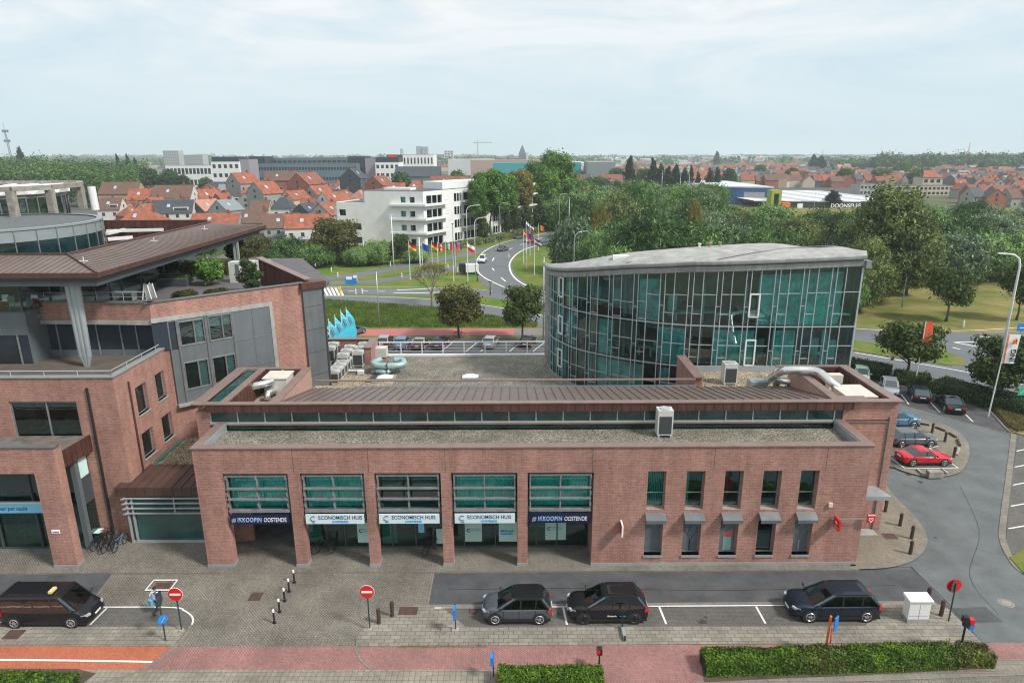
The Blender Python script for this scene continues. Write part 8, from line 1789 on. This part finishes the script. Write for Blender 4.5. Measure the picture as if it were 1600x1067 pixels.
def house(X, Y, kind, wd, dp, e_, r_, wm, rm, ang, label, group, near=True, name='town_house', dormer=False, chim=True, skyl=1, seed=0):
    key = (kind, wd, dp, e_, r_, wm, rm, near)
    if key not in HM:
        wl, rf = housemesh(kind, wd, dp, e_, r_); w_ = wl.mesh('wall', WALLM[wm][1]); r__ = rf.mesh('roof', ROOFM[rm][1])
        c_ = MB().box(wd * .22, wd * .22 + .9, -.3, .35, r_ - 1.2, r_ + 1.1).box(wd * .22 + .1, wd * .22 + .35, -.1, .15, r_ + 1.1, r_ + 1.4).mesh('chimney', CHIM)
        k = (r_ - e_) / (dp / 2); sk_ = None
        y0, y1 = -dp * .30, -dp * .18; z_ = lambda y: r_ + y * k + .20; sk_ = MB().quad((-wd * .15, y0, z_(y0)), (-wd * .15 + 1.1, y0, z_(y0)), (-wd * .15 + 1.1, y1, z_(y1)), (-wd * .15, y1, z_(y1))).mesh('roof_window', SKYL)
        wins = []
        if near:
            nf = max(1, int(e_ / 2.8))
            for f_ in range(nf):
                for i in range(max(2, int(wd / 3))):
                    x = -wd / 2 + wd * (i + .5) / max(2, int(wd / 3)); z0_ = .9 + f_ * 2.8; wins.append(MB().box(x - .62, x + .62, -dp / 2 - .03, -dp / 2 - .005, z0_ - .08, z0_ + 1.38, 1).box(x - .54, x + .54, -dp / 2 - .05, -dp / 2 - .03, z0_, z0_ + 1.3, 0).mesh('window', [WINM, WINW]))
            for s_ in (-1, 1):
                for zz in (e_ - 1.9, e_ + .4) if kind == 0 else (e_ - 1.9,):
                    wins.append(MB().box(s_ * (wd / 2 + .02) - .02, s_ * (wd / 2 + .02) + .02, -.55, .5, zz, zz + 1.2).mesh('window', [WINM, WINW]))
        HM[key] = (w_, r__, c_, sk_, wins)
    w_, r__, c_, sk_, wins = HM[key]
    o = bpy.data.objects.new(name, w_); COL.objects.link(o); o.location = (X, Y, 0); o.rotation_euler = (0, 0, ang); props(o, label, 'house', group)
    r1 = bpy.data.objects.new('roof', r__); COL.objects.link(r1); r1.parent = o
    if chim: c1 = bpy.data.objects.new('chimney', c_); COL.objects.link(c1); c1.parent = r1
    if near and skyl: c1 = bpy.data.objects.new('roof_window', sk_); COL.objects.link(c1); c1.parent = r1
    for w1 in wins: c1 = bpy.data.objects.new('window', w1); COL.objects.link(c1); c1.parent = o
    if dormer:
        k = (r_ - e_) / (dp / 2); c1 = MB().box(wd * .02, wd * .40, -dp * .42, -dp * .12, e_ + .3, e_ + 1.8).mesh('dormer', WALLM[0][1]); c1 = bpy.data.objects.new('dormer', c1); COL.objects.link(c1); c1.parent = r1
        g1 = bpy.data.objects.new('dormer_glass', MB().box(wd * .05, wd * .37, -dp * .425, -dp * .42, e_ + .6, e_ + 1.6).mesh('dormer_glass', WINM)); COL.objects.link(g1); g1.parent = c1
    return o
# the nearest houses, one by one: px of the centre, py of the ridge, distance
key_h = [(478, 335, 218, 0, 14, 9, 4.2, 0, 0, .35, 'orange tiled house with white gable and one roof window, nearest beyond the garden trees', 0, 0), (440, 338, 226, 0, 12, 10, 4.5, 2, 3, .35, 'brown tiled house adjoining the orange one with white gable', 0, 0), (512, 317, 245, 0, 12, 9, 5.2, 2, 0, 1.3, 'orange roof rising behind the low end of the white flats', 0, 0), (478, 318, 252, 0, 9, 8, 5.5, 4, 2, 1.3, 'dark gabled house between two orange roofs', 0, 0),
         (395, 328, 240, 1, 16, 10, 4.5, 2, 3, .1, 'wide faded brown roof behind the tip of the overhanging roof', 0, 0), (340, 345, 235, 0, 16, 10, 4.0, 2, 0, .1, 'long low orange roof just over the brown overhanging roof', 0, 0), (222, 326, 240, 1, 15, 12, 4.2, 1, 0, .15, 'pyramid orange roof closest above the dark rear parapet', 0, 0), (272, 313, 255, 0, 14, 10, 5.0, 0, 2, .2, 'dark slate roof with two glazed dormers', 1, 0),
         (320, 312, 262, 0, 11, 9, 4.8, 4, 4, 1.2, 'pale pink gable roof beside the dark slate one', 0, 0), (352, 312, 258, 0, 9, 9, 4.8, 2, 5, 1.2, 'grey roof with row of solar panels between tiled roofs', 0, 0), (190, 285, 300, 0, 16, 11, 8.5, 5, 3, .1, 'brick apartment house with brown roof and balconies at the wood edge', 0, 0), (222, 295, 290, 0, 10, 10, 7.0, 2, 0, .2, 'orange roof with dark solar strip beside white gable', 0, 0),
         (272, 290, 290, 0, 16, 11, 7.0, 0, 3, .1, 'white fronted house with broad brown roof and long window band', 0, 0), (320, 296, 300, 0, 12, 10, 6.5, 3, 0, 1.1, 'steep orange roof turned sideways in the middle of the western town', 0, 0), (412, 284, 285, 0, 10, 11, 8.5, 2, 0, 1.0, 'tall grey sided house with orange roof and white balconies', 0, 0), (378, 270, 345, 0, 12, 12, 9.0, 2, 0, 1.0, 'tall pale grey gable with red roof below the white office', 0, 0),
         (478, 270, 330, 0, 15, 12, 8.0, 1, 1, 1.25, 'huge plain red brick gable in the western town', 0, 0), (440, 268, 345, 0, 16, 10, 8.0, 1, 3, .1, 'brown roofed brick house with row of chimneys', 0, 0), (520, 300, 285, 0, 12, 9, 6.5, 0, 0, 1.0, 'long slanting orange roof falling towards the flats', 0, 0), (497, 290, 300, 0, 10, 9, 6.8, 2, 0, 1.0, 'orange roof parallel to the long slanting one', 0, 0), (460, 298, 290, 0, 12, 8, 6.0, 3, 0, 1.2, 'orange roof with white roof light panel', 0, 0),
         (552, 263, 360, 0, 9, 12, 9.0, 4, 2, 1.3, 'black gabled house standing before the blue grey offices', 0, 0), (592, 275, 340, 0, 11, 10, 7.0, 1, 1, 1.2, 'brick gable house just behind the flats roof', 0, 0), (650, 284, 320, 1, 10, 9, 6.2, 1, 0, .1, 'small orange hipped roof over the flats', 0, 0), (618, 286, 318, 0, 9, 9, 6.0, 1, 0, .1, 'orange roof with two chimneys over the flats', 0, 0), (700, 276, 350, 0, 18, 10, 6.5, 1, 1, .1, 'red brick terrace roof near the broad tall tree', 0, 0)]
for px_, pr, Y, kd, wd, dp, e_, wm, rm, an, lb, dm, _ in key_h:
    p = AY(px_, pr, Y); r_ = max(e_ + 2.5, p[2]); house(p[0], Y, kd, wd, dp, round(max(3, r_ - dp * .42), 1), round(r_, 1), wm, rm, an, lb, 'houses of the western town', dormer=bool(dm), seed=px_)
sol = AY(352, 322, 257)
r2 = random.Random(77); cnt = 0
def spot_label(px_, Y, wm, rm, kd, side, i):
    k_ = (side, round(Y, -1)); rc[k_] = rc.get(k_, -1) + 1; rows_ = sorted({q for q in (ROW_W if side == 'w' else ROW_E)})
    return f'{ROOFM[rm][0]} house with {WALLM[wm][0]} walls, {nth(rc[k_])} along the {nth(rows_.index(Y))} {"western" if side == "w" else "eastern"} row'
rc = {}; ROW_W = (262, 278, 295, 313, 332, 352, 374, 398); ROW_E = (330, 360, 392, 428, 470, 498, 528)
used = [(AY(h_[0], 300, h_[2])[0], h_[2]) for h_ in key_h]
for Y in ROW_W:
    px_ = 170.0
    while px_ < 735:
        w_ = r2.choice((6, 7, 8, 9)); X = AY(px_, 300, Y)[0]; px_ += (w_ + r2.uniform(.2, 2.2)) * F / Y / 1.02
        if (px_ > 540 and Y < 318) or (px_ < 330 and Y > 390) or (px_ < 240 and Y > 330) or (px_ > 640 and Y < 340): continue
        if any(math.hypot(X - a, (Y - b) * .8) < 9 for a, b in used): continue
        kd = 0 if r2.random() < .8 else 1; rm = r2.choices(range(6), (22, 28, 20, 18, 5, 8))[0]; wm = r2.choices(range(6), (24, 26, 18, 12, 8, 10))[0]; e_ = r2.choice((4.0, 5.0, 5.6, 6.2)); an = r2.choice((.1, .15, 1.2, 1.65)) + r2.uniform(-.05, .05)
        house(X, Y + r2.uniform(-4, 4), kd, w_, r2.choice((8, 9)), e_, e_ + r2.choice((3.2, 4.0)), wm, rm, an, spot_label(px_, Y, wm, rm, kd, 'w', cnt), 'houses of the western town', near=Y < 340, skyl=r2.random() < .5, chim=r2.random() < .85, dormer=Y < 360 and r2.random() < .3); cnt += 1
c2 = 0
for Y in ROW_E:
    px_ = 885.0 if Y > 560 else 1115 if Y > 430 else 1500 + (428 - Y) * .3
    while px_ < 1650:
        w_ = r2.choice((6, 7, 8, 10)); X = AY(px_, 280, Y)[0]; pc = px_; px_ += (w_ + (r2.uniform(0, .8) if r2.random() < .7 else r2.uniform(4, 12))) * F / Y
        if 430 < Y < 520 and pc > 1370 and pc < 1500: continue
        if Y < 500 and pc < 1380: continue
        if r2.random() < .04: continue
        rm = r2.choices(range(6), (12, 30, 22, 26, 2, 8))[0]; wm = r2.choices(range(6), (22, 28, 18, 14, 10, 8))[0]; e_ = r2.choice((4.6, 5.2, 5.8)); an = (0.05 if r2.random() < .7 else 1.55) + r2.uniform(-.08, .08)
        house(X, Y + r2.uniform(-3, 3), 0, w_, 9, e_, e_ + r2.choice((3.4, 4.2)), wm, rm, an, spot_label(pc, Y, wm, rm, 0, 'e', c2), 'houses of the eastern town', near=Y < 440, skyl=r2.random() < .4, chim=r2.random() < .8); c2 += 1
# beyond about 300: the far rows as one mass
fm = MB()
for Y in (425, 455, 490, 535, 565, 605, 645, 690, 740, 800, 880, 970, 1080, 1200, 1350, 1520, 1750, 2000, 2300):
    px_ = 640.0 if Y > 900 else 885
    if Y > 1000: px_ = -40
    if Y < 500: px_ = 335
    while px_ < (1680 if Y > 500 else 735):
        w_ = r2.uniform(7, 12) * (1 + (Y > 1000) * .8); p = AY(px_, 250, Y); px_ += (w_ + r2.uniform(0, 8)) * F / Y
        if r2.random() < (.06 if Y < 760 else .25 if Y < 1200 else .55): continue
        X, y = p[0], Y + (r2.uniform(-18, 18) if Y > 760 else r2.uniform(-5, 5)); d_ = 5; e_, r_ = r2.uniform(4.5, 6.5), r2.uniform(8, 10.5); rm = r2.choices(range(6), (14, 30, 22, 24, 2, 8))[0]; wm = 6 + r2.choices(range(6), (26, 26, 16, 14, 8, 8))[0]
        fm.box(X - w_ / 2, X + w_ / 2, y - d_, y + d_, 0, e_, wm)
        if r2.random() < .7: fm.add([(X - w_ / 2, y - d_, e_), (X + w_ / 2, y - d_, e_), (X + w_ / 2, y, r_), (X - w_ / 2, y, r_), (X + w_ / 2, y + d_, e_), (X - w_ / 2, y + d_, e_)], [(0, 1, 2, 3), (3, 2, 4, 5)], rm); fm.add([(X - w_ / 2, y - d_, e_), (X - w_ / 2, y, r_), (X - w_ / 2, y + d_, e_)], [(0, 1, 2)], wm)
        else: fm.add([(X, y - d_ - 1, e_), (X + w_ / 2, y - d_ - 1, e_), (X + w_ * .25, y - d_ - 1, r_), (X, y + 5, e_), (X + w_ / 2, y + 5, e_), (X + w_ * .25, y + 5, r_)], [(0, 1, 2)], wm); fm.add([(X, y - d_ - 1, e_), (X + w_ * .25, y - d_ - 1, r_), (X + w_ * .25, y + 5, r_), (X, y + 5, e_)], [(0, 1, 2, 3)], rm); fm.add([(X + w_ / 2, y - d_ - 1, e_), (X + w_ * .25, y - d_ - 1, r_), (X + w_ * .25, y + 5, r_), (X + w_ / 2, y + 5, e_)], [(0, 1, 2, 3)], rm)
props(fm.build('far_town', [m for _, m in ROOFM] + [m for _, m in WALLM]), 'mass of far red and grey roofs reaching to the horizon', 'town', None, 'stuff')

# ================================================================= LARGE BUILDINGS FURTHER OFF
def block(name, label, px0, px1, pyt, Y, depth, wm, floors=0, cols=0, winm=None, roofm=None, z0=0.0, group=None, cat='building', ang=0.0, winh=.5, strip_=False, extra=None, pier=.62):
    a, b = AY(px0, pyt, Y), AY(px1, pyt, Y); zt_ = (a[2] + b[2]) / 2; x0, x1 = a[0], b[0]; t = thing(name, label, cat, ((x0 + x1) / 2, Y, 0), group)
    fh_ = (zt_ - z0) / max(1, floors); hs = []
    if floors and cols:
        for f_ in range(floors):
            for c_ in range(cols):
                w_ = (x1 - x0) / cols; s_ = c_ * w_ + w_ * (1 - pier) / 2; hs.append((s_, s_ + w_ * pier, z0 + fh_ * (f_ + .5 - winh / 2), z0 + fh_ * (f_ + .5 + winh / 2)))
    mb = MB(); mb.wall((x0, Y), (x1, Y), z0, zt_, .5, hs); mb.wall((x1, Y + .5), (x1, Y + depth), z0, zt_, .5); mb.wall((x0, Y + depth), (x0, Y + .5), z0, zt_, .5); mb.build('wall', wm, t)
    if hs:
        for f_ in range(floors):
            MB().box(x0 + .4, x1 - .4, Y + .35, Y + .45, z0 + fh_ * (f_ + .5 - winh / 2) - .05, z0 + fh_ * (f_ + .5 + winh / 2) + .05).build('window', winm or WINM, t)
    MB().box(x0 + .2, x1 - .2, Y + .3, Y + depth, zt_ - .4, zt_ + .25).build('roof', roofm or PANELD, t)
    if extra: extra(t, x0, x1, zt_)
    return t
BG = mat('blue grey facade', (.115, .165, .20), .6, var=.1, vs=.1); DKB = mat('dark office facade', (.030, .050, .062), .5, var=.1, vs=.1); LAV = mat('mauve grey facade', (.27, .25, .28), .8, var=.05); HAZW = mat('pale shed', (.55, .56, .57), .7, var=.08, vs=.05)
block('office_building', 'long blue grey office with two window bands behind the western roofs', 402, 557, 256, 470, 18, BG, 3, 34, DKB, winh=.30, pier=.7)
block('office_building', 'darker upper office range behind the long blue grey one', 386, 572, 247.5, 520, 20, BG, 4, 24, DKB, winh=.4, pier=.8)
block('office_building', 'black cube shaped office at the west end of the blue grey range', 388, 413, 245, 500, 18, DKB, 4, 6, OGLASS); block('office_building', 'black cube shaped office in the middle of the office range', 543, 571, 245, 480, 18, DKB, 4, 6, OGLASS)
block('office_building', 'white office with four rows of square windows and dark top', 329, 373, 253, 430, 18, WHITEB, 4, 5, winh=.42, pier=.6, extra=lambda t, a, b, z: MB().box(a + .5, b - .5, 430.6, 446, z + .25, z + 3).build('top_storey', DKB, t)); block('office_building', 'plain mauve wall beside the white office', 373, 388, 249.5, 432, 16, LAV)
block('office_building', 'white office with square windows behind the black gable', 586, 623, 254, 440, 18, WHITEB, 4, 5, winh=.42, pier=.6, extra=lambda t, a, b, z: MB().box(a + .3, b - .3, 440.6, 456, z + .25, z + 3.2).build('top_storey', DKB, t)); block('office_building', 'mauve stair block between dark cube and white office', 570, 587, 247.5, 455, 16, LAV)
block('office_building', 'bright white office with upright window slots and flat roof', 629, 677, 242, 500, 22, WHITEB, 3, 9, winh=.5, pier=.45); block('office_building', 'dark roof storey with small red sign on it', 604, 629, 242.5, 520, 16, DKB, extra=lambda t, a, b, z: MB().box(a + 1, a + 8, 519.4, 519.7, z - 1.6, z + .4).build('red_sign', RED, t))
block('office_building', 'low white office with glass band beside the wood', 258, 329, 259, 560, 20, WHITEB, 2, 12, winh=.5, pier=.8)
def gr(t, a, b, z): MB().prism([(a - 1, 399), (b + 1, 399), (b + 1, 412), (a - 1, 412)], z - .2, [z, z, z + 5.5, z + 5.5]).build('pitched_roof', ROOFM[2][1], t)
block('school_building', 'broad grey roofed block with dormer row before the bright white office', 617, 684, 276, 400, 12, GREYW, 1, 10, extra=gr)
# far towers
TOW = mat('hazy tower', (.34, .36, .37), .8, var=.1, vs=.05)
gT = 'towers on the skyline'
block('tower_block', 'twin slab tower on the skyline over the wood edge, tallest there', 254, 278, 236, 1300, 20, TOW, 12, 7, group=gT, cat='tower'); block('tower_block', 'broad stepped flats on the skyline next to the twin slab', 283, 316, 242.5, 1350, 25, TOW, 7, 12, group=gT, cat='tower')
block('tower_block', 'lumpy tower pair rising behind the bright white office', 650, 657.5, 229, 1900, 20, TOW, 14, 4, group=gT, cat='tower'); block('tower_block', 'lumpy tower pair, its slightly lower half', 659, 668, 229.6, 1900, 20, TOW, 14, 4, group=gT, cat='tower'); block('tower_block', 'small far water tower like block', 625, 629, 233, 2000, 14, TOW, group=gT, cat='tower')
block('tower_block', 'pale flats tower between white office and crane', 694, 708, 236, 1500, 18, HAZW, 9, 3, group=gT, cat='tower'); block('tower_block', 'long low pale flats beside the pale tower', 676, 694, 241.5, 1500, 18, TOW, 4, 8, group=gT, cat='tower')
t = thing('church', 'dark pointed church tower beside the tallest poplar', 'church', (*AY(816, 250, 1700)[:2], 0)); a = AY(816, 228, 1700); x = a[0]
mb = MB(); mb.box(x - 9, x + 9, 1690, 1708, 0, 26); mb.build('tower', mat('dark stone', (.06, .09, .10), .9, var=.1), t); mb = MB(); mb.add([(x - 9, 1690, 26), (x + 9, 1690, 26), (x + 9, 1708, 26), (x - 9, 1708, 26), (x, 1699, a[2] + 3)], [(0, 1, 4), (1, 2, 4), (2, 3, 4), (3, 0, 4)]); mb.build('spire', mat('green slate', (.05, .10, .11), .8, var=.1), t); MB().box(x + 10, x + 15, 1690, 1700, 0, 30).build('side_turret', HAZW, t); MB().box(x - 30, x - 9, 1692, 1730, 0, 15).build('nave', mat('dark stone', (.06, .09, .10)), t)
a = AY(746, 223, 1200); t = thing('tower_crane', 'thin tower crane with level jib on the skyline', 'crane', (a[0], 1200, 0)); CR = mat('crane steel', (.30, .26, .25), .6, var=0)
mb = MB(); mb.bar((a[0] - .7, 1200, 0), (a[0] - .7, 1200, a[2]), .5); mb.bar((a[0] + .7, 1200, 0), (a[0] + .7, 1200, a[2]), .5)
for k in range(14): z = a[2] * k / 14; mb.bar((a[0] - .7, 1200, z), (a[0] + .7, 1200, z + a[2] / 14), .3)
mb.build('mast', CR, t); MB().bar((a[0] - 6, 1200, a[2]), (a[0] + 26, 1200, a[2]), .6, .9).build('jib', CR, t); MB().bar((a[0] - 7, 1200, a[2]), (a[0] - 4, 1200, a[2] - .5), 1.6, 1.8).build('counterweight', CONC, t); mb = MB(); mb.bar((a[0], 1200, a[2]), (a[0], 1200, a[2] + 4), .5); mb.bar((a[0], 1200, a[2] + 4), (a[0] + 18, 1200, a[2] + .4), .2); mb.build('apex_frame', CR, t)
a = AY(6, 198, 560); t = thing('radio_mast', 'lattice radio mast with two antenna rings above the wood', 'mast', (a[0], 560, 0)); MS = mat('mast steel', (.22, .24, .25), .6, var=0); mb = MB()
b0 = AY(12, 240, 560)[2]
for dx, dy in ((-1, 0), (1, 0), (0, 1.4)): mb.bar((a[0] + dx + 2, 560 + dy, 0), (a[0] + dx * .5, 560 + dy * .5, a[2] - 3), .28)
for k in range(20): z = (a[2] - 3) * k / 20; s_ = 1 - .5 * k / 20; ox = 2 * (1 - k / 20); mb.bar((a[0] + ox - s_, 560, z), (a[0] + ox + s_, 560, z + 2.5), .16); mb.bar((a[0] + ox + s_, 560, z), (a[0] + ox - s_, 560, z + 2.5), .16)
mb.build('lattice', MS, t); MB().tube([(a[0], 560, a[2] - 3), (a[0] - .3, 560, a[2] + 3)], .12, 6).build('aerial', MS, t)
for zz in (a[2] - 3.5, a[2] - 11.0):
    mb = MB()
    for k in range(8): an = k * .785; mb.bar((a[0] + 1.9 * math.cos(an) + .3, 560 + 1.9 * math.sin(an), zz - 1), (a[0] + 1.9 * math.cos(an) + .3, 560 + 1.9 * math.sin(an), zz + 1), .45)
    mb.bar((a[0] - 1.8, 560, zz), (a[0] + 2.2, 560, zz), .2); mb.build('antenna_ring', MS, t)
# sheds on the plain
gS = 'pale sheds on the plain'
for i, (x0_, x1_, yt, Y, m_, lb) in enumerate([(700, 772, 249, 880, HAZW, 'long white shed roof behind the crane'), (735, 845, 250.5, 800, mat('tan shed', (.38, .27, .22), .8, var=.05), 'tan edged long shed before the poplars'), (770, 850, 255, 640, mat('teal shed', (.03, .28, .32), .6, var=.05), 'teal long shed behind the poplars'), (893, 925, 252, 760, HAZW, 'white shed just past the tallest poplar'), (893, 908, 254, 640, mat('teal shed', (.03, .28, .32)), 'small teal hall past the tallest poplar'), (918, 962, 253, 620, ROOFM[5][1], 'grey gabled hall with blue gable before the conifers'), (945, 992, 246, 1100, HAZW, 'white warehouse on the plain, western'), (990, 1055, 246, 1050, HAZW, 'white warehouse with red stripe on the plain'), (1048, 1075, 248, 900, HAZW, 'white shed by the conifer clump'), (1165, 1208, 240.5, 1500, HAZW, 'bright white hall high on the plain'), (1208, 1240, 243, 1400, HAZW, 'white hall beside the bright one'), (1270, 1300, 243, 1500, HAZW, 'narrow white hall near pointed dark trees'), (1320, 1350, 242.5, 1600, HAZW, 'white works building with plume before tree belt'), (1400, 1440, 241, 2600, HAZW, 'hazy white works behind the tree belt'), (1528, 1545, 241.5, 1700, HAZW, 'small white hall above the eastern tree belt'), (1150, 1170, 244, 1300, HAZW, 'small pale shed near lone pointed tree')]):
    if i > 2 and i != 4 and i != 5:
        d0, d1 = ray(x0_, yt), ray(x0_, yt + 3); Yb, Y = [min(4200, 15.5 * d[1] / max(1e-4, -d[2])) for d in (d0, d1)]; yt += 3
    block('shed', lb, x0_, x1_, yt, Y, 30 if i < 3 or i in (4, 5) else Yb - Y, m_, roofm=m_ if i < 3 else HAZW, group=gS, cat='shed', z0=0.0)
for px_, pt_, Y, lb, m_ in [(1516, 223, 2600, 'pale red chimney far over the eastern tree belt', mat('chimney paint', (.55, .30, .26), .8, var=0)), (1286, 233, 2200, 'thin dark mast on the eastern horizon', MS), (1378, 228, 3000, 'hair thin mast behind the eastern tree belt', MS)]:
    a = AY(px_, pt_, Y); t = props(MB().tube([(a[0], Y, 0), (a[0], Y, a[2] * .7), (a[0], Y, a[2])], [2.6 if px_ == 1516 else 1.0, 2.2 if px_ == 1516 else .8, 2.0 if px_ == 1516 else .4], 8).build('chimney_stack' if px_ == 1516 else 'distant_mast', m_, None, loc=(a[0], Y, 0)), lb, 'chimney' if px_ == 1516 else 'mast')
a = AY(1498, 233, 2400); t = thing('tower_crane', 'faint red crane on the eastern horizon', 'crane', (a[0], 2400, 0)); MB().bar((a[0], 2400, 0), (a[0], 2400, a[2]), 1.6).build('mast', mat('faint red steel', (.45, .15, .12), .7, var=0), t); MB().bar((a[0] - 14, 2400, a[2] - 3), (a[0] + 20, 2400, a[2]), 1.2).build('jib', MATS['faint red steel'], t)
# retail halls beyond the park
t = thing('retail_hall', 'dark retail hall with long pale striped roof beyond the park', 'shop', (100, 330, 0)); a, b = AY(1190, 318, 335), AY(1400, 322, 335); zr_ = AY(1300, 313, 335)[2]
MB().wall((a[0], 335), (b[0], 322), 0, zr_, .5).build('wall', mat('charcoal shop wall', (.045, .055, .065), .6, var=.1), t)
mb = MB(); x0_, x1_ = a[0] - 4, b[0] + 2; n = 10
for k in range(n): u0, u1 = k / n, (k + 1) / n; X0, X1 = x0_ + (x1_ - x0_) * u0, x0_ + (x1_ - x0_) * u1; Y0, Y1 = 335 - 13 * u0, 335 - 13 * u1; mb.add([(X0, Y0, zr_), (X1, Y1, zr_), (X1 - 6, Y1 + 90, zr_ + .6), (X0 - 6, Y0 + 90, zr_ + .6), (X0, Y0, zr_ - .4), (X1, Y1, zr_ - .4)], [(0, 1, 2, 3), (4, 5, 1, 0)], k % 2)
mb.build('roof', [mat('white roof sheet', (.66, .66, .66), .6, var=.05), mat('light grey roof sheet', (.40, .42, .45), .6, var=.05)], t)
p = AY(1300, 318, 327); puttext('lettering', 'DOONSFLEE', 2.6, WHI, (p[0] - 1, 326.0, zr_ - 2.9), t, bold=.05); MB().box(AY(1245, 318, 331)[0], AY(1245, 318, 331)[0] + 2.6, 330.0, 330.2, zr_ - 4, zr_ - 1.2).build('white_sign', WHI, t)
t = thing('shop_portal', 'lime green portal frame with orange tent at the retail hall', 'shop', (AY(1215, 310, 320)[0], 320, 0)); a, b = AY(1206, 303, 318), AY(1222, 303, 318); LM = mat('lime green', (.30, .36, .05), .6, var=.05)
mb = MB(); mb.box(a[0], a[0] + 1.2, 318, 324, 0, a[2]); mb.box(b[0] - 1.2, b[0], 318, 324, 0, a[2]); mb.box(a[0], b[0], 318, 324, a[2], a[2] + 1.5); mb.build('frame', LM, t); MB().box(a[0] + 1.2, b[0] - 1.2, 319, 320, 0, a[2]).build('glass', OGLASS, t); MB().prism([(b[0] + .5, 317), (b[0] + 4, 317), (b[0] + 4, 320), (b[0] + .5, 320)], 1.5, 3.4).build('tent', ORA, t)
t = thing('retail_hall', 'bright blue fronted store with white roof beyond the park', 'shop', (AY(1150, 300, 360)[0], 360, 0)); a, b = AY(1108, 293, 360), AY(1205, 295, 352)
MB().wall((a[0], 362), (b[0], 352), 0, a[2], .5).build('wall', mat('store blue', (.03, .11, .30), .5, var=.05), t); MB().prism([(a[0] - 1, 361), (b[0] + 1, 351), (b[0] + 1, 430), (a[0] - 1, 440)], a[2], a[2] + .6).build('roof', HAZW, t); MB().wall((a[0] + 7, 361.0), (b[0] - 3, 352.2), 1.0, a[2] - 2.2, -.2).build('shop_window', GREYW, t); puttext('lettering', 'BRICO', 1.9, WHI, (a[0] + 3, 359.5, a[2] - 2.1), t, bold=.04)
block('terrace_row', 'long flat roofed row of cream flats with balconies beyond the willow', 1385, 1490, 291, 420, 12, WALLM[3][1], 2, 16, winh=.55, pier=.7); block('terrace_row', 'grey end block joined to the flat roofed cream row', 1345, 1386, 288.5, 425, 12, GREYW, 2, 7)
block('gable_house', 'big cream house with orange roof above the flat roofed row', 1443, 1472, 278, 470, 12, WALLM[3][1], 2, 3, cat='house', extra=lambda t, a, b, z: MB().prism([(a - .5, 469.5), (b + .5, 469.5), (b - 3, 476), (a + 3, 476)], z + .2, [z + .3, z + .3, z + 5, z + 5]).build('hipped_roof', ROOFM[0][1], t))
# ================================================================= THE AIR
me = MB().box(-3400, 3400, -35, 5600, -1.2, 85).mesh('haze', [mat('dummy air', (1, 1, 1))]); hz = bpy.data.objects.new('haze', me); COL.objects.link(hz); props(hz, 'pale blue haze lying over the far plain', 'haze', None, 'stuff')
m, t, o = newmat('air'); pv = N(t, 'ShaderNodeVolumePrincipled', i_Density=0.00019, i_Anisotropy=0.1); pv.inputs['Color'].default_value = (.84, .94, .99, 1); t.links.new(pv.outputs[0], o.inputs['Volume']); me.materials.clear(); me.materials.append(m)
